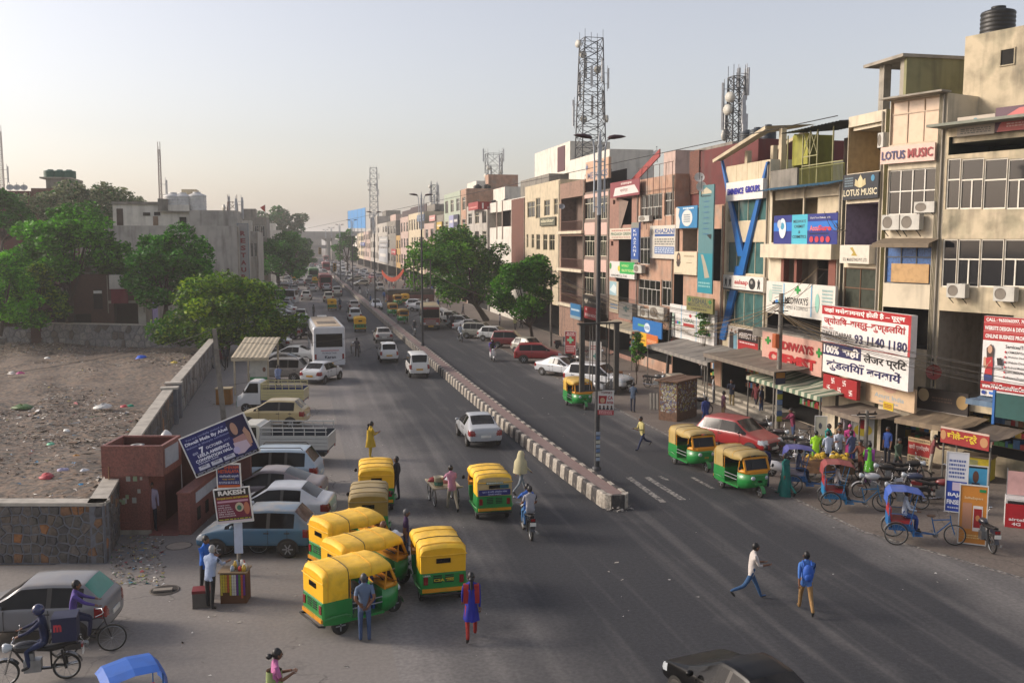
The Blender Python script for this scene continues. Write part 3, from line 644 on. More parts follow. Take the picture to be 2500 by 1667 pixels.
# --- stairwell bay ---
b = B('stairwell_building', 'narrow building of open stairwell bays beside the pale tower', F0, Z6, 40, 352, -420, 12, W_OLD, side=W_OLIVE)
BEI = C('#a8946f', .85, stain=.3)
b.hole((60, 368, 1060, 1465), 1.8, Z=Z5, m=BEI); b.hole((20, 335, 335, 690), 1.8, m=LILREC); b.win((0, 302, 885, 1232), ((.5, 2), (.5, 2)), C('#5d4028', .6), mat('dull_glass', '#3d4038', .2, var=.2)); b.hole((0, 300, 1260, 1560), 1.2); b.hole((0, 300, 2150, 2450), 3); b.finish()
for z in (.55,):
 x = b.W * z
 for (rc, Zz) in (((60, 368, 1060, 1465), Z5), ((20, 335, 335, 690), Z6)):
  q = b.r(rc, Zz); mb = MB(); mb.tube([(x, 1.5, q[2]), (x, 1.5, q[3])], .06, 6); mb.tube([(x - .2, 1.6, q[2]), (x - .2, 1.6, q[3])], .04, 6); mb.build('drain_pipe', BEI, b.t)
# roof stair head
zt = b.top; b.part('stairhead_wall', W_OLIVE, b.W - .5, b.W - .3, 1.2, 6.2, zt - .3, zt + 2.5)
b.part('stairhead_roof', CONC, -.3, b.W - .2, .9, 6.4, zt + 2.5, zt + 2.65)
for x, y in ((.5, 1.3), (.5, 6), (2.2, 1.3)): b.part('stairhead_column', CONC, x, x + .4, y, y + .4, zt - .3, zt + 2.5)
STAIR = b
# --- balcony building ---
b = B('balcony_building', 'deep balcony building with green yellow terrace wall and blue edged canopy', F0, Z4, 662, 1318, 640, 13, W_OLD, side=W_GREY)
b.hole((690, 1300, 668, 1165), 2.2, m=C('#8d7d62', .85, stain=.4)); b.hole((790, 1268, 1318, 1640), 1.6, m=C('#857a6c', .85)); b.hole((640, 1190, 455, 640), 2.0, Z=Z7); q = b.hole((640, 1200, 1000, 1560), 4, Z=Z7); b.finish()
q = b.r((690, 1300, 668, 1165)); x0, x1, z0, z1 = q
b.part('inner_room', W_CREAM, x0 + (x1 - x0) * .62, x1 - .02, .35, 2.0, z0 + .05, z1 - .1); b.part('dark_doorway', INT, x0 + (x1 - x0) * .3, x0 + (x1 - x0) * .55, 2.1, 2.18, z0, z1 - .6)
window(b.t, x1 - .75, x1 - .15, z0 + .25 + (z1 - z0) * .3, z0 + (z1 - z0) * .55, ((1, 1),), BROWN, GLASS2, .35, .06)
b.part('column', W_OLD, x0 + (x1 - x0) * .49, x0 + (x1 - x0) * .49 + .09, .0, .09, z0, z1)
q2 = b.r((885, 1215, 1320, 1600)); window(b.t, q2[0], q2[1], q2[2], q2[3], ((.35, 3), (.65, 3)), BROWN, GLASS2, 1.5, .09)
SB = mat('stone_cladding', '#6b3f33', .8, var=.35, scale=14)
for a, c in ((775, 800), (895, 918), (1208, 1272)): q3 = b.r((a, c, 1315, 1620)); b.part('stone_pillar', SB, q3[0], q3[1], -.04, .3, q3[2], q3[3])
zt = b.top; m_yel = mat('green_yellow_sheet', '#8c8a2c', .75, var=.15, scale=1.2, stain=.5)
mb = MB(); n = 40
for i in range(n): x = -.1 + (b.W + .1) * i / n; x2 = -.1 + (b.W + .1) * (i + 1) / n; h0, h1 = .04 * (i % 2), .04 * ((i + 1) % 2); mb.quad((x, .1, zt + .02 + h0), (x2, .1, zt + .02 + h1), (x2, -1.0, zt - .22 + h1), (x, -1.0, zt - .22 + h0))
mb.build('blue_canopy', C('#2f5870', .6, stain=.2), b.t)
b.part('terrace_back', W_BROWNW, b.W * .36, b.W, 3.0, 3.2, zt - .5, zt + 2.7); b.part('terrace_sheet', m_yel, b.W * .2, b.W * .42, .5, .56, zt + 1.2, zt + 2.9); b.part('terrace_side', m_yel, b.W * .2, b.W * .205, .57, 3.0, zt - .5, zt + 3.0)
mb = MB(); mb.prism([(b.W * .44, zt + 1.6), (b.W * .98, zt + 2.8), (b.W * .44, zt + 2.8)], 2.85, 2.95); mb.build('yellow_gable', m_yel, b.t)
mb = MB()
for x in (.2, .42, .52, .62, .82): mb.bar((b.W * x, .2, zt - .1), (b.W * x, .2, zt + 2.9), .06)
for x in (.42, .52): mb.bar((b.W * x, .2, zt + 1.6), (b.W * (x + .1), .2, zt + 2.9), .04); mb.bar((b.W * x, .2, zt + 2.9), (b.W * (x + .1), .2, zt + 1.6), .04)
mb.bar((b.W * .42, .2, zt + 1.55), (b.W * .62, .2, zt + 1.55), .05); mb.bar((b.W * .42, .2, zt + 1.05), (b.W * .95, .2, zt + 1.05), .05); mb.build('terrace_frame', C('#8e8a60', .6), b.t)
mb = MB(); n = 36
for i in range(n): x = b.W * .24 + b.W * .8 * i / n; x2 = b.W * .24 + b.W * .8 * (i + 1) / n; h0, h1 = .05 * (i % 2), .05 * ((i + 1) % 2); mb.quad((x, -.4, zt + 2.95 + h0), (x2, -.4, zt + 2.95 + h1), (x2, 3.2, zt + 3.25 + h1), (x, 3.2, zt + 3.25 + h0))
mb.build('corrugated_roof', C('#23262a', .6), b.t); rail(b.t, b.W * .42, b.W, .05, zt - .1, 1.0, C('#6a6a30', .6), .12)
b.part('terrace_parapet', W_GREY, b.W * .0, b.W * .4, -.02, .1, zt - .1, zt + 1.0)
q = b.r((665, 1290, 1180, 1310)); b.part('balcony_slab', W_OLD, .0, b.W, -.55, -.005, q[2], q[3])
q = b.r((640, 1200, 625, 740), Z7); b.part('shop_slab', W_GREY, 0, b.W, -.9, -.005, q[2] + .2, q[3]); BALC = b
# --- V building ---
b = B('v_front_building', 'cream tiled building with a giant blue letter V across its front', F0, Z4, 258, 655, 445, 12, W_CREAM, side=W_WHITE)
GT = mat('green_glass', '#3c5c5a', .15, var=.25, scale=.8, spec=.7)
for rc, Z_ in (((295, 640, 768, 970), Z4), ((280, 612, 1160, 1450), Z4), ((270, 635, 250, 570), Z7)): b.win(rc, ((1, 4),), CREAM, GT, Z=Z_, tw=.03)
b.hole((240, 600, 930, 1500), 4, Z=Z7); b.finish()
BLUE = mat('blue_panel', '#155a9c', .35, var=.08, scale=1.5)
def vbar(p, q_, wd0, wd1, name, y0=-.16, y1=-.004):
 (ua, va), (ub, vb) = p, q_; a0, z0_ = F0.hit(ua, va); a1, z1_ = F0.hit(ub, vb); xa, xb = b.af - a0, b.af - a1
 mb = MB(); mb.prism([(xa - wd0 / 2, z0_), (xa + wd0 / 2, z0_), (xb + wd1 / 2, z1_), (xb - wd1 / 2, z1_)][::-1], y0, y1); mb.build(name, BLUE, b.t)
vbar(zc(Z4, 240, 395), zc(Z4, 425, 1290), .12, .85, 'v_arm'); vbar(zc(Z4, 665, 432), zc(Z4, 415, 1460), .18, .85, 'v_arm', -.163); vbar(zc(Z7, 425, 0), zc(Z7, 260, 700), .85, .75, 'v_stem', -.157)
zt = b.top; mb = MB()
mb.add([(-.7, -.6, zt + .45), (b.W * .95, -.2, zt + 1.95), (b.W * 1.2, 2.2, zt + 1.95), (b.W * .9, 2.2, zt + 1.95), (b.W * .75, .6, zt + 1.7), (-.5, -.1, zt + .4)], [(0, 1, 2, 3, 4, 5)])
mb.bar((-.7, -.6, zt + .4), (b.W * .95, -.2, zt + 1.85), .1, .2); mb.bar((.4, 2.2, zt + .6), (b.W * 1.15, 2.2, zt + 1.8), .1, .2); mb.build('roof_pergola', W_CREAM, b.t)
for x, y, h in ((b.W * .3, .4, .85), (b.W * .48, 1.6, 1.1), (b.W * .97, .6, 1.8)): b.part('pergola_post', W_CREAM, x, x + .35, y, y + .3, zt - .6, zt + h)
for k in (.25, .5, .75): b.part('tile_joint', C('#8f7f63', .8), b.W * k, b.W * k + .03, -.006, -.001, zt - 2.2, zt)
VB = b
# --- Vishal building (set back dark red wall) ---
b = B('medical_store_building', 'narrow building of stacked shop boards below a dark red roof wall', F0, Z3, 965, 1440, 485, 7, W_PEACH, side=W_RED)
b.hole((1045, 1185, 702, 915), 1.2, m=C('#8d7f70', .8)); b.hole((960, 1050, 1135, 1445), 1.2); b.hole((1340, 1420, 700, 1200), 1.5); b.hole((1120, 1540, 560, 1000), 4, Z=Z8); b.finish()
zt = b.top; zu = F0.hit(1700, 372, -1.2)[1]; b.part('upper_block', W_RED, .0, b.W * 1.25, 1.2, 8.5, zt - .4, zu); b.part('brick_corner', BRICK, -.02, b.W * .2, 1.1, 3.5, zu - 3, zu + .1)
VIS = b
for i, (dx, cl) in enumerate(((.72, '#2b3238'), (.9, '#2b3238'), (1.08, '#1f2a35'))): tank('dark plastic water tank in the row on the red walled roof', loc_of(b, b.W * dx, 2.6, zu + .01), .5, 1.0, C(cl, .5), 'tanks on the red walled roof')
# --- Khazani building ---
b = B('peach_building', 'peach building with grilled windows and white board of blue lettering', F0, Z3, 622, 962, 205, 12, W_PEACH, side=W_PEACH)
b.win((638, 850, 370, 618), ((.5, 5), (.5, 6))); b.win((868, 965, 350, 575), ((.35, 2), (.65, 2))); b.win((632, 735, 778, 1042), ((.45, 3), (.55, 3))); b.win((612, 830, 1188, 1440), ((.35, 4), (.65, 5))); b.win((840, 940, 1195, 1440), ((.3, 3), (.7, 2)))
b.hole((600, 960, 1640, 1950), 3); b.finish(); zt = b.top
mb = MB()
for k in range(6): x = b.W * (.12 + .17 * k); mb.bar((x, -.12, zt - 4), (x, -.12, zt + .9), .035)
mb.bar((0, -.12, zt + .9), (b.W, -.12, zt + .9), .035); mb.bar((0, -.12, zt - 1), (b.W, -.12, zt - 1), .03); mb.build('wire_guard', C('#4a2f26', .7), b.t)
b.part('roof_room', W_PINK, .2, b.W * .35, 2, 6, zt - .4, zt + 2.2); KHZ = b
# --- pink brown building ---
b = B('pink_brown_building', 'pinkish brown building with hanging sheet over its upper opening', F0, Z3, 345, 620, 330, 12, mat('pinkish_brown', '#8d6a5c', .85, var=.12, stain=.4), side=W_GREY)
b.hole((440, 558, 410, 662), 1.2); b.hole((432, 552, 802, 1012), 1.2); b.hole((410, 530, 1172, 1400), 1.2); b.hole((378, 400, 425, 465), .3); b.hole((360, 382, 820, 862), .3); b.hole((345, 600, 1600, 1900), 3); b.finish(); zt = b.top
q = b.r((440, 530, 410, 700)); mb = MB(); mb.quad((q[0], -.04, q[2]), (q[0] + .7, -.1, q[2] + .1), (q[1], -.05, q[3] - .3), (q[0], -.03, q[3])); mb.build('hanging_sheet', C('#7d6b5f', .9, stain=.3), b.t)
b.part('roof_wall', W_GREY, .0, b.W * 1.6, 6.0, 10, zt - .4, zt + 3.4)
mb = MB(); mb.prism([(0, zt + 1.2), (b.W * .9, zt + 3.2), (b.W * .9, zt + 2.6), (0, zt + .6)][::-1], 2, 2.1); mb.build('red_roof_sheet', C('#8d3a36', .7), b.t); PBR = b
# --- brown and pink window building ---
b = B('brown_grid_building', 'brown banded building with pink panels and pale sliding windows', F0, Z3, 88, 345, 340, 12, W_BROWNW, side=W_BROWNW)
PNK = mat('pink_panel', '#c2a295', .7, var=.06)
for (x0, x1), (x2, x3), y0, y1 in (((106, 206), (242, 322), 400, 608), ((101, 200), (235, 317), 762, 964), ((97, 192), (226, 307), 1105, 1330)):
 for a, c in ((x0, x1), (x2, x3)):
  b.win((a, c, y0, y1), ((.28, 2), (.72, 4)), C('#c6c0a8', .5), GLASS2, tw=.06); q = b.r((a, c, y1 + 34, y1 + 150)); b.part('panel', PNK, q[0], q[1], -.03, -.002, q[2], q[3]) if y1 < 1200 else None
q = b.r((106, 322, 362, 398)); b.part('panel', PNK, .35, b.W - .3, -.03, -.002, q[2], q[3])
b.hole((85, 340, 1500, 1800), 3); b.finish(); zt = b.top
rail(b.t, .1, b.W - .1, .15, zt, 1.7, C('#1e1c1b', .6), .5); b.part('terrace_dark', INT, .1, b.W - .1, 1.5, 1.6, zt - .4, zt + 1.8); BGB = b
# --- open balcony building ---
b = B('brown_balcony_building', 'weathered building of stacked open balconies with rusty railings', F0, Z2, 1045, 1282, 250, 12, mat('brown_plaster', '#84695a', .85, var=.2, stain=.6), side=BRICK2)
for y0, y1 in ((770, 1080), (1112, 1420), (400, 720)):
 q = b.hole((1058, 1262, y0, y1), 1.6, m=mat('balcony_inner', '#6d5c52', .85, var=.2, stain=.4)); rail(b.t, q[0], q[1], .06, q[2], .95)
 b.part('slab', W_OLD, -.02, b.W, -.35, -.003, q[2] - .3, q[2] - .02); b.part('door', BROWN, q[0] + (q[1] - q[0]) * .7, q[0] + (q[1] - q[0]) * .9, 1.5, 1.57, q[2], q[2] + 2)
b.finish(); zt = b.top; b.part('plant_room', W_WHITE, -b.W * .6, b.W * .98, 2.5, 7, zt - .3, zt + 2.9); b.part('plant_door', C('#b3b3b0', .5), b.W * .3, b.W * .6, 2.43, 2.497, zt, zt + 2.2); OBB = b
# --- cream building ---
b = B('cream_building', 'cream building with a rounded corner and dark nameboard between its windows', F0, Z2, 712, 1045, 265, 13, W_CREAM, side=W_CREAM)
for rc in ((735, 806, 440, 592), (815, 858, 405, 602), (895, 950, 425, 576), (988, 1026, 410, 566), (775, 800, 752, 885), (820, 856, 752, 902), (885, 926, 752, 906), (944, 996, 752, 908), (728, 745, 752, 880)): b.win(rc, ((.35, 2), (.65, 2)), C('#a39a7c', .5), GLASS2, tw=.07)
b.hole((720, 1040, 1400, 1700), 3); b.finish(); CRB = b
# --- panelled building with brick flank ---
b = B('panel_front_building', 'white panelled building with bare brick flank rising behind the big tree', F0, Z2, 375, 712, 425, 12, W_WHITE, side=BRICK)
for x0, x1, y0, y1 in ((445, 490, 540, 680), (500, 580, 525, 678), (370, 440, 545, 690)): b.hole((x0, x1, y0, y1), .9, m=BROWN if x0 == 500 else C('#a29b90', .8))
for x in (440, 494): q = b.r((x, x + 8, 430, 800)); b.part('pilaster', W_BROWNW, q[0], q[1], -.05, -.002, q[2], q[3])
b.part('brick_panel', BRICK, b.W * .66, b.W, -.03, -.002, 5, b.top - .1); b.finish(); zt = b.top
b.part('roof_block', W_GREY, b.W * .3, b.W, 3, 11, zt - .4, zt + 2.8); b.part('white_stair_block', W_WHITE, b.W * .3, b.W * 1.1, 5, 10, zt + 2.8, zt + 6.5); b.part('stair_door', C('#4a1f28', .6), b.W * .85, b.W * 1.0, 4.93, 4.995, zt + 3.2, zt + 6.2); PFB = b
# --- farther row: (u0,u1,vtop, wall, side, window grid) ---
FAR = [(1140, 1192, 500, W_LGREY, W_LGREY, 'pale grey building with a red billboard round its top floor', (3, 4)), (1126, 1140, 462, W_PEACH, W_PEACH, 'slim peach building squeezed beside the red billboard building', (1, 4)), (1085, 1126, 470, W_GREEN, W_LGREY, 'mint green and grey building with blue glazed bay', (3, 4)),
  (1062, 1085, 525, W_GREY, W_GREY, 'dark grey rendered house with yellow balcony boxes', (2, 3)), (1036, 1062, 545, W_PINK, W_GREY, 'small pink house behind the lamp post', (2, 3)), (998, 1036, 520, W_CREAM, W_CREAM, 'cream hotel with arched windows and a rooftop screen', (6, 3)), (978, 998, 530, W_PINK, W_PINK, 'pale pink corner building next to the cream hotel', (3, 3)),
  (967, 978, 575, W_YEL, W_YEL, 'narrow ochre house below the pink corner building', (2, 2)), (946, 967, 540, W_GREY, W_GREY, 'bare grey windowless block beyond the ochre house', (3, 3)), (922, 946, 545, W_LGREY, W_PINK, 'pinkish white block covered with stacked signboards', (4, 4)), (905, 922, 530, W_LGREY, W_LGREY, 'pale clad office block under the telecom mast', (4, 4)),
  (888, 905, 565, W_PINK, BRICK2, 'red brick fronted house with pink edge far down the street', (4, 3)), (872, 888, 570, W_CREAM, W_LGREY, 'far cream house near the roadside tree', (4, 3)), (855, 872, 577, W_WHITE, W_GREY, 'white roofed house at the far end of the street', (4, 2))]
for u0, u1, vt, wm, sm, lab, (nx_, nz_) in FAR:
 b = B('street_building', lab, F0, Z0, u0, u1, vt, 14, wm, side=sm)
 H0 = 3.4; hh = (b.top - H0 - .7) / nz_
 for i in range(nx_):
  for k in range(nz_):
   cw = b.W / nx_; x0 = cw * (i + .22); x1 = cw * (i + .78); z0 = H0 + hh * k + hh * .25
   if R.random() < .85: b.win(None, ((.3, 1), (.7, 2)), R.choice((ALU, BROWN, CREAM)), GLASS2, rect=(x0, x1, z0, z0 + hh * .6), tw=.07)
 b.hole(None, 2.5, rect=(.5, b.W - .5, .05, 3)); b.finish(); zt = b.top
 b.part('roof_room', R.choice((sm, W_WHITE, W_GREY)), b.W * .1, b.W * .6, 4, 9, zt - .4, zt + R.uniform(1.2, 2.8))
 for k in range(2): tank('black rooftop water tank on the farther shop row', loc_of(b, b.W * R.uniform(.1, .9), R.uniform(1, 6), zt - .68), .7, 1.4, M_TANK, 'rooftop tanks of the farther row')
 if 'hotel' in lab: b.part('rooftop_screen', C('#3a2b2c', .7), 0, b.W, .5, .65, zt, zt + 1.6)
 if 'red billboard' in lab: AIRT = b
# ================= signs =================
def ATX(u, v, X):
 r = ray(u, v); return CAM + r * ((X - CAM.x) / r.x)
NAVY, INK, RED, WHT, YELO, GRN, BLU = '#1b1a4a', '#1c1a1a', '#9c1016', '#d9d6d0', '#c9a820', '#1f7a35', '#14489a'
def board(name, label, loc, rz, w_, h, bg, th=.12, cat='sign', tilt=0., group=None, edge=None):
 t = thing(name, label, cat, loc, rz, group); t.rotation_euler = (0, 0, rz)
 if tilt: t.rotation_euler = (Matrix.Rotation(rz, 3, 'Z') @ Matrix.Rotation(tilt, 3, 'Y')).to_euler()
 mb = MB(); mb.box(0, w_, 0, th, 0, h); mb.build('panel', C(bg, .5, var=.06), t)
 if edge:
  mb = MB(); e = .035
  for a in ((-e, w_ + e, h, h + e), (-e, w_ + e, -e, 0), (-e, 0, 0, h), (w_, w_ + e, 0, h)): mb.box(a[0], a[1], -.02, th, a[2], a[3])
  mb.build('frame', C(edge, .5), t)
 t['w'], t['h'] = w_, h; return t
def sign(label, pl, Z, rc, bg, texts=(), off=.12, th=.12, name='signboard', cat='sign', edge=None, tilt=0., group=None):
 a, c, zt, zb = zr(pl, Z, rc, off); t = board(name, label, pl.P(a, zb, off), -math.pi / 2 + pl.ang, a - c, zt - zb, bg, th, cat, tilt, group, edge)
 write(t, texts); return t
def write(t, texts):
 w_, h = t['w'], t['h']
 for i, x in enumerate(texts):
  k = x[0]; x0, x1, z0, z1 = x[1] * w_, x[2] * w_, x[3] * h, x[4] * h; m = C(x[5], .5, var=0); y = -.004 - .002 * i
  if k == '#': patch(t, 'printed_band', x0, x1, z0, z1, m, y)
  elif k == '+':
   mb = MB(); cx, cz = (x0 + x1) / 2, (z0 + z1) / 2; a, b_ = (x1 - x0) / 2, (z1 - z0) / 2; mb.prism([(cx - a / 3, cz - b_), (cx + a / 3, cz - b_), (cx + a / 3, cz - b_ / 3), (cx + a, cz - b_ / 3), (cx + a, cz + b_ / 3), (cx + a / 3, cz + b_ / 3), (cx + a / 3, cz + b_), (cx - a / 3, cz + b_), (cx - a / 3, cz + b_ / 3), (cx - a, cz + b_ / 3), (cx - a, cz - b_ / 3), (cx - a / 3, cz - b_ / 3)], y - .02, y); mb.build('cross', m, t)
  elif k == 'o': mb = MB(); disc(mb, (x0 + x1) / 2, (z0 + z1) / 2, (x1 - x0) / 2, (z1 - z0) / 2, y); mb.build('printed_disc', m, t)
  elif k == '~':                     # lines too small to read
   mb = MB(); n = int(x[6]); rr = random.Random(int(x0 * 100 + z0 * 37))
   for j in range(n):
    zz = z1 - (z1 - z0) * (j + .5) / n; hh = (z1 - z0) / n * .28; xx = x0
    while xx < x1 - .02: l_ = rr.uniform(.05, .16) * (x1 - x0); mb.quad((xx, y, zz - hh), (min(xx + l_, x1), y, zz - hh), (min(xx + l_, x1), y, zz + hh), (xx, y, zz + hh)); xx += l_ + .03 * (x1 - x0)
   mb.build('fine_print', m, t)
  elif k == '^':                     # free polygon, points in fractions
   mb = MB(); mb.add([(p[0] * w_, y, p[1] * h) for p in x[6]], [tuple(range(len(x[6])))]); mb.build('printed_shape', m, t)
  else: letter(k, x0, x1, z0, z1, m, t, y=y - (.03 if len(x) > 7 else 0), bold=x[6] if len(x) > 6 else .012)
def poly(c, pts): return ('^', 0, 1, 0, 1, c, pts)
# -- right row, nearest first
t = sign('pale pink board with raised blue and red capitals below the sunlit glazing', F1, Z5, (348, 808, 1235, 1382), '#cfae9e', [('LOTUS', .03, .47, .22, .74, '#2b2558', .03, 1), ('MUSIC', .52, .97, .24, .78, '#8d1a20', .03, 1)], off=.25)
t = sign('dark board with a cream lotus flower on the stairwell bay', F0, Z6, (30, 328, 82, 300), '#1e2026', [('LOTUS MUSIC', .02, .97, .14, .4, '#c9bfa0', .02), ('^', 0, 1, 0, 1, '#c2b48a', [(.5, .95), (.43, .75), (.46, .45), (.54, .45), (.57, .75)]), poly('#b3a57c', [(.36, .8), (.34, .55), (.46, .45), (.44, .7)]), poly('#b3a57c', [(.64, .8), (.56, .7), (.54, .45), (.66, .55)]), ('o', .8, .9, .65, .9, '#3f7d9c'), ('~', .05, .3, .5, .9, '#6d7d84', 4)], off=.2)
t = sign('deep white company box sign with a gold emblem', F0, Z6, (0, 250, 692, 848), '#c5bdae', [('SOL MARKETING PVT. LTD.', .12, .95, .12, .3, INK, .01), poly('#a08a3a', [(.35, .85), (.45, .88), (.58, .5), (.62, .42), (.4, .42), (.47, .6)])], off=.45, th=.4)
t = sign('blue glucose meter banner with a cyan text panel in its middle', F0, Z4, (706, 1285, 908, 1180), '#14206e', [('#', .0, 1, .45, .75, '#1667b8'), ('#', .31, .56, 0, 1, '#3fa3b8'), ('MEDIWAYS', .335, .535, .72, .82, INK, .02), ('CHEMIST', .35, .52, .55, .65, INK, .02), ('&', .42, .45, .36, .46, INK, .01), ('COSMETICS', .325, .545, .2, .3, INK, .02), ('Check Your Diabetes with', .6, .9, .84, .9, WHT, .0), ('Accu', .6, .73, .44, .62, '#d66a66', .03), ('Sure', .73, .92, .44, .62, '#c23030', .04), ('~', .6, .88, .32, .38, '#0c1030', 1)] + [('o', .6 + k * .082, .66 + k * .082, .06, .26, '#b03040') for k in range(4)] + [('o', .10, .22, .2, .9, '#c9ced2'), ('o', .125, .19, .5, .75, '#3a8aa8'), ('o', .07, .14, .55, .85, '#aeb4ba')], off=.15, th=.06, name='banner', cat='banner')
t = sign('white chemist board with one green cross on the balcony building', F0, Z7, (668, 1328, 165, 488), '#c9c5bb', [('+', .45, .53, .68, .92, '#1f8a3c'), ('MEDIWAYS', .3, .64, .36, .56, '#2c2a2b', .02), ('CHEMIST & COSMETICS', .3, .64, .2, .3, '#4a4a4c', .0), ('#', .275, .29, .05, .97, '#6fa8c9'), ('#', .68, .695, .05, .97, '#6fa8c9'), ('o', .04, .1, .35, .75, '#a8bcae'), ('o', .15, .2, .3, .45, '#3a78b8'), ('o', .2, .25, .3, .45, '#4a9a50'), ('o', .74, .8, .2, .75, '#8ab8a8'), ('~', .83, .97, .4, .9, '#9ab4b0', 5), ('~', .1, .25, .6, .92, '#9ab4b0', 4)], off=.62, th=.15)
t = sign('pink chemist board with large raised red letters above the striped awning', F0, Z7, (628, 1202, 672, 992), '#b98f80', [('MEDIWAYS', .2, .88, .56, .82, '#8d1216', .05, 1), ('CHEMIST', .13, .92, .12, .44, '#a01216', .06, 1), ('+', .06, .16, .62, .86, '#1f7a2c'), ('+', .92, 1.0, .55, .82, '#1f7a2c')], off=.95, th=.15)
t = sign('white board with raised blue letters across the giant V', F0, Z4, (272, 606, 602, 776), '#cfcac4', [('EMINENCE', .05, .5, .32, .66, '#14148c', .05, 1), ('GROUPS', .55, .93, .34, .7, '#14148c', .05, 1)], off=.35, th=.25)
fig = lambda x, c: [('o', x - .012, x + .012, .72, .84, c), poly(c, [(x - .03, .72), (x + .03, .72), (x + .02, .45), (x + .03, .22), (x + .015, .22), (x, .42), (x - .02, .22), (x - .035, .22), (x - .02, .45)])]
t = sign('white music school board with red lettering and black dancing figures', F0, Z7, (256, 640, 94, 238), '#cdc8c0', [('aalaap', .3, .64, .34, .74, '#9c1a20', .03), ('~', .3, .6, .2, .28, '#7a7a7a', 1), ('#', 0, 1, 0, .09, '#1a1a1a'), ('o', .66, .82, .16, .9, INK), ('o', .7, .76, .5, .75, '#8a8680')] + fig(.08, INK) + fig(.19, INK) + fig(.9, INK), off=.3, th=.2)
t = sign('black and red clothing shop poster with two standing models', F0, Z7, (305, 592, 592, 832), '#b3aca4', [('#', .34, 1, .5, .95, '#231414'), ('#', .34, 1, .08, .5, '#9c1a1c'), ('PERFECT FIT', .38, .95, .6, .82, '#cfc6c0', .02), ('~', .4, .9, .38, .48, '#d0b8b4', 1), ('#', 0, 1, 0, .07, '#8c181c')] + [('o', .09, .15, .78, .9, '#6a4a3a'), poly('#2a2326', [(.05, .76), (.19, .76), (.2, .1), (.05, .1)]), ('o', .22, .28, .74, .86, '#7a5a46'), poly('#6a90a0', [(.19, .72), (.31, .72), (.31, .1), (.2, .1)])], off=.15, th=.06, name='poster', cat='poster')
# the astrologer's boards
t = sign('large white astrologer board with a red Hindi band and big phone number', F0, Z9, (22, 880, 225, 600), '#cfcbc6', [('#', 0, 1, .76, 1, RED), ('#', .975, 1, 0, .76, '#b03a3a'), ('#', 0, 1, 0, .012, '#b03a3a'), ('जहां मनोकामनाएं होती है – पूर्ण', .03, .94, .79, .97, '#e0dcd6', .03), ('ज्योतिष–वास्तु–कुण्डलियां', .03, .95, .46, .73, RED, .03), ('ESTD: 2002', .02, .155, .38, .43, '#9c3a3a', .0), ('DADU DARBAR', .02, .38, .19, .32, INK, .01), ('93 1140 1180', .41, .97, .1, .34, NAVY, .025)], off=1.25, th=.3)
t = sign('astrologer board below it offering 100% laser print in dark Hindi letters', F0, Z9, (32, 858, 604, 908), '#cfcbc6', [('#', 0, .48, .6, 1, NAVY), ('100%', .01, .21, .66, .94, '#dcd8d2', .04), ('सही', .25, .46, .64, .95, '#dcd8d2', .04), ('लेजर प्रिंट', .51, .98, .52, .9, INK, .03), ('कुंडलियाँ बनवायें', .05, .93, .1, .5, NAVY, .03)], off=1.2, th=.28)
t = sign('small red board with five white Hindu good luck symbols', F0, Z9, (36, 360, 868, 1045), '#8c1014', off=1.12, th=.2)
w_, h = t['w'], t['h']; mb = MB(); ws = C('#d6d2cc', .5)
for fx, fz in ((.3, .74), (.64, .74), (.17, .3), (.5, .3), (.83, .3)):
 cx, cz, s = fx * w_, fz * h, .15 * h; y = -.006
 def q_(x0, x1, z0, z1): mb.quad((cx + x0 * s, y, cz + z0 * s), (cx + x1 * s, y, cz + z0 * s), (cx + x1 * s, y, cz + z1 * s), (cx + x0 * s, y, cz + z1 * s))
 k = .14; q_(-k, k, -1, 1); q_(-1, -k, -k, k); q_(k, 1, -k, k); q_(k, 1, 1 - 2 * k, 1); q_(-1, -k, -1, -1 + 2 * k); q_(-1, -1 + 2 * k, k, 1); q_(1 - 2 * k, 1, -1, -k)
mb.build('printed_symbols', ws, t)
t = sign('cream shop board with faint blue lettering under the astrologer boards', F0, Z9, (442, 915, 930, 1150), '#b79e80', [('Amrit India', .2, .8, .3, .5, '#7d95a0', .01), ('o', .35, .65, .6, 1.0, '#b08a78'), ('~', .3, .7, .1, .2, '#7d8a90', 1)], off=.5, th=.12)
t = sign('dark brown shop fascia with two round cream lamps', F1, Z9, (935, 1425, 990, 1215), '#2a221f', [('~', .3, .7, .45, .7, '#5a4638', 2), ('o', .02, .24, .42, .98, '#b39f7c'), ('o', .78, 1.0, .3, .88, '#a88a58'), ('#', .0, 1, .0, .08, '#9a938a')], off=.25, th=.12)
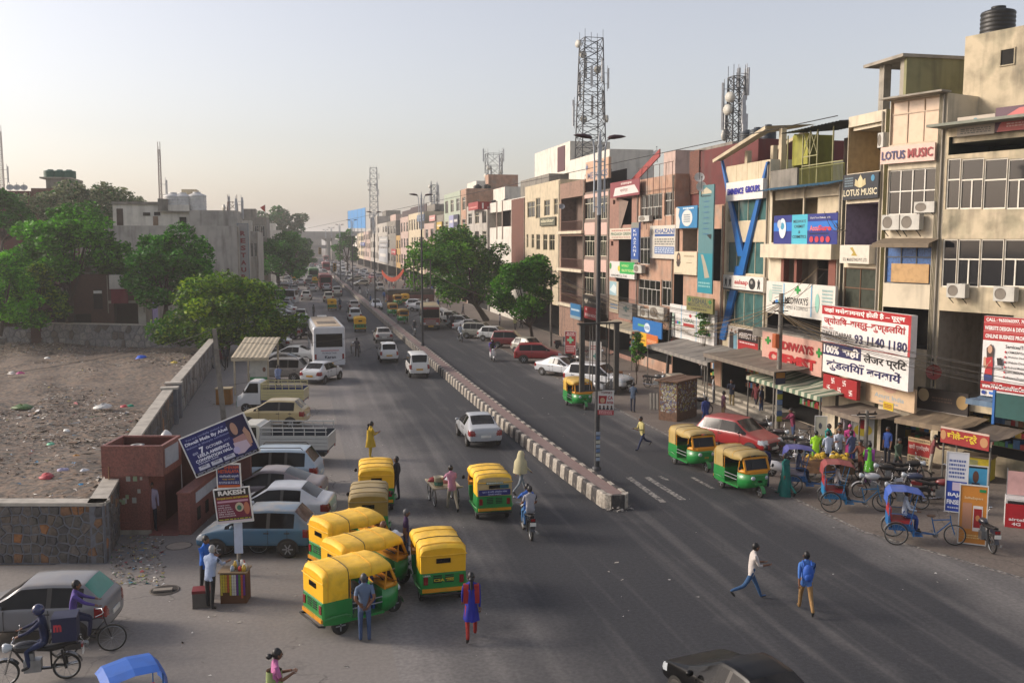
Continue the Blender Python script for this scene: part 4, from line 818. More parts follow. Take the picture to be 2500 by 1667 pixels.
# web billboard
t = sign('tall red and white website billboard with a woman holding a laptop', F1, Z9, (1560, 2010, 292, 1070), '#d0cdca', [('#', 0, 1, .70, 1, RED), ('#', 0, 1, .918, .922, '#c8908c'), ('#', 0, 1, .81, .814, '#c8908c'), ('CALL : 9650360397, 7840', .05, .97, .93, .98, '#dedad6', .03), ('WEBSITE DESIGN & DEVELO', .03, .97, .83, .88, '#dedad6', .03), ('ONLINE BUSINESS PROMO', .05, .97, .73, .78, '#dedad6', .03), ('Services/Tra', .5, .95, .62, .665, '#2a2a2a', .01)]
   + [(s_, .56, .93, .56 - k * .062, .59 - k * .062, '#3a3a3a', .01) for k, s_ in enumerate(('CRM/ERP/Soft', 'Website Desig', 'Website Devel', 'Android Mobile', 'SEO,SMO,PPC', 'Business Promo'))] + [('+', .49, .53, .56 - k * .062, .59 - k * .062, '#b01a2a') for k in range(6)]
   + [('#', 0, 1, .085, .19, RED), ('www.WebChromeNet.Com', .04, .99, .105, .165, '#dedad6', .035), ('o', .03, .13, .02, .07, '#1a3a8a')] + [('#', .2 + .2 * k, .32 + .2 * k, .03, .06, c) for k, c in enumerate(('#2a6ac0', '#c06a6a', '#3a8ac0', '#7a5aa0'))]
   + [poly('#3a2018', [(.1, .6), (.2, .66), (.26, .6), (.25, .5), (.12, .45)]), ('o', .13, .23, .54, .64, '#b58a70'), poly('#a81a20', [(.08, .48), (.24, .5), (.26, .4), (.25, .27), (.08, .27), (.1, .38)]), poly('#22306a', [(.07, .27), (.26, .27), (.25, .19), (.08, .19)]), poly('#b58a70', [(.05, .48), (.09, .5), (.12, .38), (.22, .44), (.22, .47), (.1, .33), (.05, .38)]), poly('#1a1418', [(.36, .4), (.47, .41), (.44, .5), (.34, .49)]), poly('#a8a8aa', [(.28, .37), (.46, .37), (.44, .4), (.3, .4)])], off=.7, th=.2, name='billboard', cat='billboard')
t = sign('two low printed boards on the open top floor of the office building', F1, Z5, (1000, 1318, 985, 1150), '#a89c8c', [('o', .42, .55, .55, .9, '#5a8088'), ('~', .1, .9, .1, .4, '#6a6a66', 3)], off=.1, th=.05, name='banner', cat='banner')
t = sign('coral and purple curved banner on the open top floor', F1, Z5, (1325, 1660, 900, 1110), '#4a2438', [poly('#b85a56', [(.05, 0), (1, 0), (1, .95), (.6, .9), (.3, .65), (.12, .3)]), ('~', .3, .95, .15, .35, '#d8b0a8', 2)], off=.11, th=.05, name='banner', cat='banner')
# mid row
t = sign('olive hanging medical store board with two green crosses', F0, Z3, (1082, 1334, 1356, 1498), '#6d6a3c', [('VISHAL', .2, .8, .56, .92, '#1c2a3a', .02), ('MEDICAL STORE', .06, .95, .34, .54, '#28303a', .01), ('+', .06, .18, .62, .92, '#1f6a3a'), ('+', .84, .96, .62, .92, '#1f6a3a'), ('~', .2, .8, .1, .28, '#3c3c2c', 1)], off=1.4, th=.15)
t = sign('white pharmacy board with blue dividing lines and coloured dots', F0, Z8, (1116, 1545, 195, 520), '#cac7c2', [('VISHAL', .33, .58, .52, .64, '#3c5a44', .01), ('#', .33, .58, .4, .49, '#a02428'), ('o', .46, .52, .68, .78, '#a83038'), ('#', .28, .292, 0, 1, '#6fa8c9'), ('#', .62, .632, 0, 1, '#6fa8c9'), ('o', .05, .13, .3, .75, '#a8bcae'), ('o', .7, .78, .3, .75, '#a8bcae')] + [('o', x, x + .05, z, z + .1, c) for x, z, c in ((.14, .42, '#b05a70'), (.18, .42, '#3a78b8'), (.22, .42, '#4a9a50'), (.78, .25, '#b05a70'), (.83, .25, '#3a78b8'), (.88, .25, '#4a9a50'))], off=.5, th=.2)
t = sign('tall faded teal banner with a bottle picture hanging beside the red wall', F0, Z3, (1194, 1335, 284, 1318), '#4a7478', [('#', 0, 1, 0, .37, '#147a88'), poly('#9a9280', [(.2, .36), (.36, .36), (.56, .28), (.82, .15), (.5, .14), (.38, .25)]), poly('#b0a890', [(.15, .94), (.5, .98), (.85, .94), (.85, .92), (.15, .92)]), ('#', .2, .8, .895, .905, '#22383c')] + [('~', .35, .7, .84 - .05 * k, .86 - .05 * k, '#3a6a88', 1) for k in range(7)] + [poly('#1c2226', [(.6, .54), (.9, .55), (.88, .5), (.8, .51)]), ('~', .1, .9, .05, .11, '#7ab0b0', 2)], off=1.5, th=.08, name='banner', cat='banner')
t = sign('torn blue board with a white oval emblem under the red wall', F0, Z3, (982, 1185, 484, 694), '#1a6e9c', [('o', .28, .78, .08, .84, '#c9c6c0'), poly('#c4bfb6', [(0, 0), (.16, 0), (.2, .35), (.12, .6), (.17, .9), (0, 1)]), ('~', .34, .85, .84, .96, '#c9d4da', 1), ('~', .38, .68, .25, .65, '#6a8088', 4)], off=.3, th=.06)
t = sign('cream board with a drawing of a long haired bearded figure', F0, Z3, (962, 1180, 920, 1138), '#c4b79c', [('o', .12, .3, .4, .96, '#4a3a30'), ('o', .17, .25, .65, .85, '#a88a70'), poly('#3a2c26', [(.1, .55), (.32, .55), (.24, .32), (.16, .34)]), ('~', .45, .9, .76, .86, '#9a8a70', 1), ('~', .55, .8, .5, .55, '#9a8a70', 1), ('~', .03, .4, .02, .06, '#5a5a5a', 1)], off=.35, th=.15)
t = sign('white training school board with blue heading and blue text band', F0, Z3, (732, 974, 668, 985), '#bfb9ac', [('KHAZANI', .2, .97, .76, .9, '#1f4a86', .03), ('#', .2, .97, .67, .74, '#1f4a86'), ('~', .2, .97, .4, .62, '#6a6a66', 3), ('#', .2, .97, .14, .36, '#1f4f8c'), ('~', .22, .95, .16, .34, '#c4ccd4', 3), ('o', .05, .15, .7, .9, '#8a8478')], off=.3, th=.2)
t = sign('vertical blue sign of stacked white capitals', F0, Z3, (552, 624, 640, 1022), '#14458c', [('#', 0, 1, .86, 1, '#7a7a70'), ('#', 0, 1, 0, .08, '#7a7a70')] + [(c, .3 if c != 'I' else .42, .7 if c != 'I' else .58, .76 - i * .1, .83 - i * .1, '#c9ccd0', .02) for i, c in enumerate('KHAZANI')], off=1.3, th=.15)
t = sign('long white sign strip with green capitals', F0, Z3, (347, 555, 696, 800), '#c2b8a6', [('PINGAKSH GREEN', .06, .97, .34, .62, '#2c5a44', .02), ('~', .1, .95, .7, .9, '#a05a50', 1), ('~', .1, .95, .08, .26, '#a07a70', 1)], off=.3, th=.12)
t = sign('green and white medical store board with a yellow fruit drawing', F0, Z3, (347, 584, 1016, 1172), '#c9c6c0', [('#', .42, 1, .28, 1, '#1f9a48'), ('ANAND MEDICAL STORE', .06, .72, .06, .2, '#2a2c2a', .01), ('NATURALLY', .5, .78, .7, .84, '#c0d88a', .02), ('HEALTHY FOR LIFE', .5, .97, .4, .56, '#c0d88a', .02), ('o', .34, .44, .4, .75, '#c0b83a'), ('o', 0, .08, .5, .9, '#3a8a40')], off=.45, th=.2)
t = sign('dark red and white fabric banner slung at a slant', F0, Z3, (352, 632, 240, 392), '#7a2e34', [poly('#cfc4be', [(.12, .1), (.98, .16), (.84, .66), (.18, .62)]), ('हाईलाइफ', .38, .75, .74, .92, '#d6c8c0', .02), ('स्मोर्ड', .36, .62, .26, .54, '#6a3a3c', .01)], off=.5, th=.03, name='banner', cat='banner')
t = sign('tan rooftop board with large grey capitals', F0, Z3, (120, 335, 40, 236), '#b89478', [('MEDICOS', .08, .97, .12, .46, '#5a5f74', .02), ('+', .0, .1, .6, .9, '#5a6a8a'), ('#', 0, 1, 0, .03, '#7a6a5c')], off=.15, th=.25)
t = sign('black gym board with a silver crest', F0, Z3, (88, 262, 1345, 1462), '#24221f', [('THE ROYAL GYM', .35, .95, .36, .54, '#b0a89a', .01), poly('#b8b0a0', [(.1, .6), (.15, .75), (.2, .55), (.26, .75), (.3, .6), (.25, .35), (.15, .35)])], off=.5, th=.15)
t = sign('red shop board with white capitals under the black gym board', F0, Z3, (102, 242, 1455, 1568), '#96161c', [('SRI RAM MEDICOS', .05, .95, .2, .45, '#d6c4c0', .03), ('o', .1, .2, .7, .9, '#d0b0ac'), ('o', .8, .9, .6, .8, '#d0b0ac')], off=.7, th=.15)
t = sign('dark olive nameboard with pale lowercase letters on the cream building', F0, Z2, (852, 998, 590, 672), '#4a4a38', [('alankar', .08, .94, .4, .82, '#b5ae90', .04), ('~', .1, .9, .12, .25, '#9a9478', 1)], off=.2, th=.2)
t = sign('long red billboard with a white curl emblem on the pale grey building', F0, Z2, (170, 262, 448, 522), '#8f2a28', [('~', .1, .9, .2, .5, '#c98a80', 1)], off=.9, th=.1)
t = sign('red billboard with a white hooked emblem facing down the street', Plane(15.4, F0.hit(1195, 590)[0], rad(90)), Z2, (262, 392, 442, 516), '#8c1c1e', [('1', .3, .42, .1, .85, '#d6d0cc', .06), ('airtel', .68, .98, .1, .5, '#c9b0ac', .02)], off=.1, th=.1)
t = sign('small blue shop board with white lettering near the cream building', F0, Z8, (166, 264, 165, 308), '#2a6a98', [('~', .1, .9, .5, .7, '#c0d0d8', 1), ('#', 0, 1, 0, .2, '#8a9aa0')], off=.8, th=.1)
t = sign('grey box sign with a dark green pharmacy cross', F0, Z8, (628, 758, 155, 308), '#6d6a66', [('+', .35, .75, .45, .85, '#2a4a4a'), ('~', .3, .8, .15, .3, '#4a5050', 1)], off=1.0, th=.4)
t = sign('blue mobile shop board with green and white logo', F0, Z8, (762, 1040, 318, 468), '#1a5f9c', [('~', .2, .45, .45, .7, '#6aa84a', 1), ('o', .42, .62, .2, .8, '#bcc8d4'), ('~', .44, .6, .4, .6, '#3a5a8a', 2)], off=1.3, th=.1)
t = sign('yellow purple and orange telecom board below the blue board', F0, Z8, (782, 1003, 445, 572), '#c49a1c', [('#', .52, 1, 0, 1, '#b8622c'), ('o', -.02, .22, .45, 1.0, '#5a2a5a'), ('~', .2, .48, .3, .5, '#7a4a20', 1), ('~', .56, .95, .35, .6, '#d8a880', 2)], off=1.32, th=.06)
t = sign('cream clinic strip with a pale blue drawing below the pink brown building', F0, Z3, (345, 428, 1200, 1500), '#b5a890', [('#', .0, .8, .55, .98, '#8fb0b8'), poly('#c8d4d4', [(0, .7), (.5, .92), (.8, .8), (.7, .6)]), ('~', .1, .95, .1, .3, '#5a7a9a', 2)], off=.2, th=.06)
# -- far signs
for i, (u0, u1, v0, v1, c, l) in enumerate([(1018, 1036, 524, 540, '#5a6a80', 'grey blue screen on the cream hotel top'), (1048, 1062, 526, 540, '#b8837c', 'pink square board beside the lamp post bracket'), (1066, 1078, 542, 560, '#b89a3c', 'yellow balcony box on the dark grey house'), (1096, 1107, 526, 556, '#8d8fb0', 'white blue panel on the mint green building'), (1107, 1118, 524, 553, '#1c1f3a', 'dark blue glazed bay panel'), (925, 946, 578, 592, '#9a9a98', 'pale signboard stacked highest on the signboard block'), (925, 946, 594, 604, '#8a8c90', 'grey signboard in the middle of the signboard block'), (925, 946, 606, 640, '#a0a3a6', 'large pale signboard lowest on the signboard block'), (880, 890, 592, 600, '#1f3f8a', 'small dark blue far board'), (955, 966, 608, 622, '#a83a3a', 'small red far board')]):
 sign(l, F0, Z0, (u0, u1, v0, v1), c, [('~', .15, .85, .3, .7, '#d0ccc4' if i != 0 else '#8a94a4', 1)], off=.3, th=.15)
# ================= air conditioners =================
ACW = mat('ac_casing', '#b9b6ac', .5, var=.08, stain=.3)
def ac_unit():
 t = thing('air_conditioner', 'x', 'air conditioner'); mb = MB(); mb.box(0, .85, -.32, 0, 0, .58); mb.build('casing', ACW, t)
 mb = MB(); mb.lathe([(.23, -.335), (.23, -.325), (.2, -.322), (.05, -.33), (0, -.33)], 18, (.29, 0, .29), 'y'); mb.build('fan_grille', C('#6f675c', .7), t)
 [MB().bar((x, .02, -.02), (x, -.34, -.02), .03).bar((x, -.3, -.02), (x, .03, -.25), .025).build('bracket', DARK, t) for x in (.12, .73)]; return t
AC0 = ac_unit(); first = [True]
for lab, pl, Z, rc, off in [('air conditioner left of a pair under the pale tower window', F1, Z6, (352, 500, 435, 562), .5), ('air conditioner right of the pair under the pale tower window', F1, Z6, (510, 672, 430, 562), .5), ('box air conditioner set into the pale tower window corner', F1, Z6, (628, 800, 322, 415), .2),
       ('air conditioner with brown fan on the stained office wall', F1, Z6, (905, 1062, 1020, 1138), .5), ('air conditioner beside the website billboard top', F1, Z6, (1302, 1480, 1045, 1170), .5), ('air conditioner by the green medical board corner', F0, Z3, (572, 648, 1045, 1122), .6), ('air conditioner hung left of three above the blue mobile board', F0, Z3, (560, 632, 1432, 1532), .6), ('small air conditioner in the middle of three above the blue mobile board', F0, Z3, (640, 708, 1468, 1545), .6), ('large air conditioner right of three above the blue mobile board', F0, Z3, (718, 858, 1442, 1565), .6), ('window air conditioner under the top grilled window of the peach building', F0, Z3, (618, 720, 576, 630), .4), ('white air conditioner high on the stairwell bay edge', F0, Z5, (318, 365, 1130, 1255), .4)]:
 a, c, zt, zb = zr(pl, Z, rc, off); o = AC0 if first[0] else dup(AC0); first[0] = False
 place(o, pl.P(a, zb, off - .35), math.degrees(-math.pi / 2 + pl.ang), lab, 'air conditioner', 'air conditioners on the shop fronts'); o.scale = ((a - c) / .85, 1, (zt - zb) / .58)
# ================= satellite dishes, flags, roof things =================
def dish(label, loc, r, rz, col='#b5b3ae', el=35):
 t = thing('satellite_dish', label, 'satellite dish', loc, rad(rz)); mb = MB(); mb.lathe([(0, 0), (r * .5, r * .06), (r, r * .25)], 18); mb.lathe([(r, r * .26), (r * .5, r * .075), (0, .015)], 18); o = mb.build('reflector', C(col, .5), t); o.rotation_euler = (rad(90 - el), 0, 0); o.location = (0, 0, r + .3)
 mb = MB(); mb.tube([(0, 0, 0), (0, 0, r + .3)], .03, 6); mb.build('mast', DARK, t); mb = MB(); mb.tube([(0, -.1, .4 + r * .3), (0, -r * .95, r + .9)], .015, 5); mb.ball((0, -r * .95, r + .9), .05); mb.build('feed_arm', DARK, t); return t
zt = VB.top
dish('upper of two pale dishes between the teal banner and the blue V', F0.P(F0.hit(1763, 440)[0], F0.hit(1763, 440)[1] - .5, 1.6), .33, -20, el=20); dish('lower of two pale dishes between the teal banner and the blue V', F0.P(F0.hit(1768, 462)[0], F0.hit(1768, 462)[1] - .5, 1.6), .33, -20, el=10)
dish('red rusty dish lying against the stair opening of the office building', F1.P(F1.hit(2290, 922)[0], F1.hit(2290, 942)[1], .3), .34, -50, '#7a2a22', 10); dish('grey dish on the weathered balcony wall', F0.P(F0.hit(1383, 505)[0], F0.hit(1383, 520)[1], .5), .32, -10, '#8d9094', 30)
dish('white dish on the roof behind the tan rooftop board', loc_of(PBR, 1, 4, PBR.top + 2.6), .4, -30)
# ================= telecom masts =================
def mast(label, base, top_z, w0, w1, n, ants=6, m=None, fat=1., legs=4):
 base = Vector(base); H_ = top_z - base.z; t = thing('telecom_mast', label, 'telecom mast', base); m = m or C('#3b3d3f', .6)
 lv = [i / n for i in range(n + 1)]; P_ = lambda k, f: Vector(((w0 + (w1 - w0) * f) / 2 * (1, 1, -1, -1)[k], (w0 + (w1 - w0) * f) / 2 * (1, -1, -1, 1)[k], H_ * f))
 for k in range(4): mb = MB(); mb.tube([P_(k, 0), P_(k, 1)], .075 * fat, 5); mb.build('leg', m, t)
 mb = MB(); h_ = MB()
 for i in range(n):
  for k in range(4): mb.bar(P_(k, lv[i]), P_((k + 1) % 4, lv[i + 1]), .05 * fat); mb.bar(P_((k + 1) % 4, lv[i]), P_(k, lv[i + 1]), .05 * fat); h_.bar(P_(k, lv[i + 1]), P_((k + 1) % 4, lv[i + 1]), .06 * fat)
 mb.build('bracing', m, t)['kind'] = 'stuff'; h_.build('rungs', m, t)['kind'] = 'stuff'; rr = random.Random(n * 7 + ants)
 for i in range(ants):
  f = rr.uniform(.35, .97); a = rr.uniform(0, 6.28) if i > 3 else i * 1.57 + .4; d = w0 * .5 + .55; c = Vector((d * math.cos(a), d * math.sin(a), H_ * f)); mb = MB()
  if i % 3 == 2:
   mb.lathe([(0, 0), (.42, .0), (.42, .2), (.2, .3), (0, .3)], 14, (0, 0, 0), 'y'); mb.bar((0, .3, 0), (0, .7, 0), .06); o = mb.build('drum_antenna', C('#b0aea4', .5), t); o.location = c; o.rotation_euler.z = a + math.pi / 2
  else:
   mb.box(-.14, .14, -.07, .07, -1.1, 1.1); mb.bar((0, .12, -1.4), (0, .12, 1.4), .05); mb.bar((0, .1, -.6), (0, .7, -.6), .05); mb.bar((0, .1, .6), (0, .7, .6), .05); o = mb.build('panel_antenna', C('#a9abac', .5), t); o.location = c; o.rotation_euler.z = a + math.pi / 2
 mb = MB()
 for k in range(4): q = P_(k, 1); mb.tube([q, q + Vector((0, 0, .9))], .025, 4)
 mb.tube([(0, 0, H_ * .9), (0, 0, H_ * 1.05)], .03, 4); mb.build('rods', m, t); return t
def mast_px(label, u, vb, vt, X, w0px, w1px, n, ants, **k):
 p = ATX(u, vb, X); q = ATX(u, vt, X); s = (p - CAM).dot(_f) / FOC; return mast(label, p - Vector((0, 0, 2.2)), q.z, w0px * s / 1.25, w1px * s / 1.25, n, ants, **k)
mast_px('tallest dark lattice telecom mast with panel antennas behind the tan rooftop board', 1441, 388, 98, 22, 78, 56, 13, 16)
mast_px('slender antenna cluster mast on the roof behind the blue V', 1795, 345, 190, 24, 40, 38, 8, 14, m=C('#4a4c4e', .6))
mast_px('distant grey lattice mast over the pale office block', 913, 520, 408, 20, 26, 20, 9, 10, m=C('#7d8082', .6), fat=1.6)
mast_px('short antenna frame on the roof behind the panelled building', 1205, 432, 376, 24, 44, 44, 3, 9, m=C('#5a5c5e', .6))
mast_px('far small antenna mast above the mint green building', 1060, 500, 452, 22, 20, 18, 4, 8, m=C('#6d7072', .6), fat=1.4)
# ================= cables and poles =================
def cable(label, a, b_, sag, r=.012, n=14, m=None, group=None):
 a, b_ = Vector(a), Vector(b_); mb = MB(); mb.tube([a.lerp(b_, i / n) - Vector((0, 0, sag * 4 * (i / n) * (1 - i / n))) for i in range(n + 1)], r, 4)
 return tag(mb.build('overhead_cable', m or C('#1b1a19', .7)), label, 'cable', group)
cable('single long black cable climbing from far lamp posts to the balcony building roof', ATX(2045, 283, 16.5), AT(655, 578, 260), .0, .03, 20)
POLE = mat('old_pole', '#6f6a62', .85, var=.25, stain=.5)
def upole(label, u, v, vt, r=.14, m=None, lean=0):
 p = G(u, v); s = (p - CAM).dot(_f) / FOC; h = (v - vt) * s; t = thing('utility_pole', label, 'utility pole', p); mb = MB(); mb.tube([(0, 0, 0), (lean, 0, h)], [r, r * .8], 8); mb.build('post', m or POLE, t)
 mb = MB(); mb.bar((lean - .5, 0, h * .93), (lean + .5, 0, h * .93), .07); mb.bar((lean - .35, .05, h * .87), (lean + .4, -.05, h * .87), .05); mb.build('cross_arm', DARK, t); mb = MB()
 for k in (-.4, 0, .4): mb.lathe([(.03, 0), (.05, .04), (.03, .1), (0, .11)], 8, (lean + k, 0, h * .93 + .035))
 mb.build('insulators', C('#4a3a30', .4), t); return t, p + Vector((lean, 0, h * .93))
pA, hA = upole('utility pole plastered with blue and yellow bills before the chemist shop', 1898, 1045, 716, .15)
pB, hB = upole('black leaning utility pole beside the shed covered in bills', 1628, 925, 762, .13, C('#2a2826', .7), .25)
pC, hC = upole('grey utility pole with orange box by the cream building', 1345, 845, 650, .13)
pD, hD = upole('utility pole with round sweet shop sign by the fruit sellers', 2112, 1130, 1000, .1)
NIL = C('#2a2622', .8); TAN = C('#6b5a3e', .8)
rr = random.Random(4); G_ = 'tangled cables along the shop fronts'
def wires(a, b_, n, s0, s1, lab, m=None, jit=.5):
 for i in range(n):
  j = Vector((rr.uniform(-jit, jit), rr.uniform(-jit, jit), rr.uniform(-jit, jit) * .6)); cable(lab, a + j * .4, b_ + j, rr.uniform(s0, s1), rr.uniform(.008, .018), 14, m or rr.choice((NIL, NIL, TAN)), G_)
wires(hA, hB - Vector((0, 0, .6)), 12, .3, 1.6, 'sagging cable in the bundle between the billed pole and the leaning black pole')
wires(hB, hC, 8, .3, 1.2, 'sagging cable between the leaning black pole and the pole with orange box')
wires(hA - Vector((0, 0, .5)), F1.P(-2, 5.2, 1.4), 11, .2, 1.0, 'cable running from the billed pole past the astrologer boards')
wires(hA - Vector((0, 0, 1.2)), Vector((14.5, -12, 5.0)), 6, .1, .6, 'thick cable dropping from the billed pole to the near corner')
wires(hC, Vector((9.5, 118, 6.0)), 6, .4, 1.6, 'cable from the pole with orange box towards the big tree')
wires(hB, F0.P(34, 4.4, .3), 7, .2, .9, 'service cable between the leaning black pole and the shop fronts', jit=1.2)
wires(hA, F0.P(11, 8, .1), 6, .1, .7, 'service cable between the billed pole and the balcony building', jit=1.5)
wires(Vector((.98, 52.8, 7.2)), Vector((12.0, 78, 3.2)), 3, .2, .5, 'pale cable slung from the minibus lamp post to the big tree', C('#6b675c', .7), .3)
wires(F1.P(3, 10.6, .2), F0.P(12, 11.5, .1), 4, .2, .6, 'loose wire looped over the tower windows', jit=.4)
wires(F0.P(4, 5, .5), F0.P(62, 5.2, .6), 9, .2, .9, 'cable draped along the shop fronts above the awnings', jit=1.1)
t = thing('meter_box', 'orange metal box on the billed utility pole', 'meter box', hA - Vector((.0, .0, 2.4))); mb = MB(); mb.box(-.35, -.16, -.2, .2, 0, .75); mb.build('case', C('#a85420', .6), t); mb = MB(); mb.box(-.365, -.352, -.17, .17, .05, .7); mb.build('door', C('#96481a', .6), t)
# ================= left side: buildings beyond the lot =================
ZL = (0, 400, 3.136)
PC = Plane(-17.8, 78, rad(90)); PB = Plane(-20, 64, rad(90)); PB2 = Plane(-20, 104, rad(90))
b = B('grey_block', 'large blank grey rendered block with white upper storey beyond the lot', PC, ZL, 820, 1832, 475, 34, W_LGREY)
b.win((1735, 1755, 800, 850), ((1, 2),), BROWN, GLASS2); b.finish(); zt = b.top
u = lambda x: b.r((x, x + 1, 400, 401), ZL)[0]
x0, x1 = u(830), u(1820)
b.part('upper_storey', W_WHITE, u(845), u(1440), 1.5, 9, zt - .3, zt + 2.35); b.part('upper_storey_right', W_LGREY, u(1442), x1 - .1, 1.0, 12, zt - .3, zt + 1.75); b.part('roof_edge', W_GREY, u(840), u(1225), 1.3, 9.2, zt + 2.35, zt + 2.65); b.part('eave', CONC, u(1222), u(1445), .9, 9, zt + 1.55, zt + 1.66); b.part('roof_block', W_CREAM, u(1365), u(1485), 4, 7, zt + 1.75, zt + 4.2); b.part('roof_pier', W_GREY, u(1200), u(1275), 1.2, 3, zt + 1.7, zt + 3.0)
for a, c, y0, y1, m in ((875, 925, 340, 470, BROWN), (1080, 1136, 370, 395, INT), (1166, 1214, 366, 394, INT), (1156, 1196, 400, 470, C('#7a6450', .8)), (1362, 1415, 405, 470, INT)):
 q = b.r((a, c, y0 , y1), ZL); mb = MB(); za = PC.hit(*zc(ZL, a, y1))[1]; zb_ = PC.hit(*zc(ZL, a, y0))[1]; mb.box(u(a), u(c), 1.44, 1.49, max(za, zt + .02), zb_); mb.build('door' if y1 > 440 else 'small_window', m, b.t)
GREYB = b
for i, (a, w_) in enumerate(((1307, .5), (1382, .5), (1495, .38))): tank('white water tank %s on the grey block' % ('beside the slender mast', 'next to the cream roof block', 'right of the cream roof block')[i], loc_of(b, u(a), 2.6, zt + (1.67 if i < 2 else 1.76)), 1.0, 2.0, C('#b9b8b4', .5))
sg = Plane(-17.78, 0, math.pi);
t = board('signboard', 'tall narrow vertical RESTAURANT sign on the street corner of the grey block', (-17.2, 78.6, 2.4), rad(0), 1.15, 9.6, '#8d8a86', .5, edge='#2a5a6a')
write(t, [(c, .26, .74, .86 - i * .085, .915 - i * .085, '#7a1c24', .04) for i, c in enumerate('RESTAURANT')])
for i, (u0, u1, vt, Y, wm, lab) in enumerate([(586, 630, 565, 108, W_LGREY, 'pale block with a strip of small windows behind the restaurant sign'), (585, 652, 530, 150, W_GREY, 'blue grey flat roofed building beyond the small windowed block'), (652, 688, 562, 190, W_WHITE, 'white and black shop building with red rooftop banner')]):
 pl = Plane(-18, Y, rad(90)); b = B('street_building', lab, pl, Z0, u0, u1, vt, 25, wm);
 for k in range(4): b.win(None, ((1, 2),), ALU, GLASS2, rect=(b.W * (.12 + .22 * k), b.W * (.27 + .22 * k), b.top - 3.6, b.top - 1.6))
 b.finish(); b.part('roof_room', wm, b.W * .1, b.W * .6, 3, 8, b.top - .4, b.top + 1.6)
fl = thing('flag', 'small red flag on a pole above the blue grey building', 'flag', AT(648, 545, 152)); mb = MB(); mb.tube([(0, 0, -2), (0, 0, 3.4)], .06, 5); mb.build('pole', DARK, fl); mb = MB(); mb.add([(0, 0, 3.4), (-.9, .2, 2.9), (0, .1, 2.0)], [(0, 1, 2)]); mb.build('cloth', C('#a83a30', .8), fl)
# brick houses behind the back wall
b = B('brick_house', 'sooty brick house with dark doorway and rooftop air conditioner behind the back wall', PB, ZL, 530, 820, 845, 9, BRICK2)
q = b.hole((712, 785, 965, 1112), .4); b.hole((400, 700, 1150, 1300), 1.2); b.finish(); b.part('door_lintel', WHITE, q[0] + .05, q[1] - .05, .05, .1, q[3] - .35, q[3] - .08)
o = dup(AC0); place(o, loc_of(b, .9, 1.2, b.top + .02), 0, 'white air conditioner standing on the sooty brick house roof', 'air conditioner'); o.scale = (1.6, 1, 1.3)
dish('grey dish on the corner of the sooty brick house', loc_of(b, b.W + .2, .3, b.top - 1.2), .36, 40, '#8d9298', 35)
b = B('white_house', 'small white house with brick balcony and open ground floor beyond the wall', PB, ZL, 822, 1095, 850, 8, W_WHITE, side=W_GREY)
b.hole((865, 1060, 1060, 1300), 2.0, m=C('#3a2a24', .9)); b.hole((926, 990, 845, 950), 1.0); b.finish(); q = b.r((838, 1080, 955, 1042)); b.part('balcony', BRICK2, q[0], q[1], -1.1, -.9, q[2], q[3]); b.part('balcony_slab', CONC, q[0], q[1], -1.1, -.003, q[2] - .25, q[2] - .003)
o = b.part('pillar', BRICK2, q[0], q[0] + .45, -1.0, -.6, 0, q[2] - .26); mb = MB(); q2 = b.r((866, 995, 955, 1055))
mb.loft([[(x, -1.13 - .03 * math.sin(x * 9), z) for x in [q2[0] + (q2[1] - q2[0]) * i / 10 for i in range(11)]] for z in (q2[3] + .02, (q2[2] + q2[3]) / 2, q2[2] - .1)], closed=False); clo = mb.build('hanging_cloth', C('#6a1c28', .85)); clo.location = b.t.location; clo.rotation_euler = b.t.rotation_euler; tag(clo, 'dark red cloth hung over the brick balcony', 'cloth')
tm = thing('temple_tower', 'lilac pink and yellow painted temple tower peeping over the white house', 'temple tower', AT(330, 725, 70)); mb = MB()
rings = [[(w_ * sx, w_ * sy, z) for sx, sy in ((-1, -1), (1, -1), (1, 1), (-1, 1))] for w_, z in ((1.9, -3), (1.9, .1), (1.7, .6), (1.25, 2.2), (.7, 3.4), (.35, 3.9), (.1, 4.4))]; mb.loft(rings, smooth=False); mb.build('tower', C('#9a8fbf', .7), tm)
mb = MB(); mb.prism([(-.6, .2), (.6, .2), (.25, 3.3), (-.25, 3.3)], -1.95, -1.85); mb.build('pink_rib', C('#c05a92', .7), tm).rotation_euler = (rad(-13), 0, 0); mb = MB(); mb.prism([(-.4, .2), (.4, .2), (.35, .9), (-.35, .9)], -2.06, -2.0); mb.build('yellow_niche', C('#c9a83a', .7), tm)
b = B('brick_tower_house', 'brick house with grey stair tower and green tanks rising behind the trees', PB2, ZL, 258, 440, 188, 10, BRICK); b.finish(); zt = b.top
b.part('grey_tower', W_GREY, b.W * .6, b.W * 1.65, .5, 8, 3, zt + 1.3); b.part('tower_slab', CONC, b.W * .35, b.W * 1.66, .3, 8.2, zt + 1.3, zt + 1.5)
for k in range(3): tank('dark green water tank in the row on the brick house tower', loc_of(b, b.W * (.62 + .4 * k), 3, zt + 1.51), .85, 1.1, C('#0e4a3a', .5), 'green tanks on the brick house')
b = B('red_brown_house', 'low red brown house with three dishes on its roof', PB2, ZL, -60, 256, 208, 10, W_RED); b.win((150, 215, 235, 310), ((1, 2),), BROWN, GLASS2); b.finish()
for k in range(3): dish('pale dish in the row of three on the red brown house', loc_of(b, b.W * (.45 + .17 * k), 1, b.top - .3), .45, 10, '#a9a8a4', 30)['group'] = 'dishes on the red brown house'
b = B('low_brick_shed', 'low reddish brick shed half hidden by foliage behind the back wall', PB, ZL, 200, 520, 1040, 6, BRICK2); b.hole((420, 500, 1120, 1300), 1); b.finish()
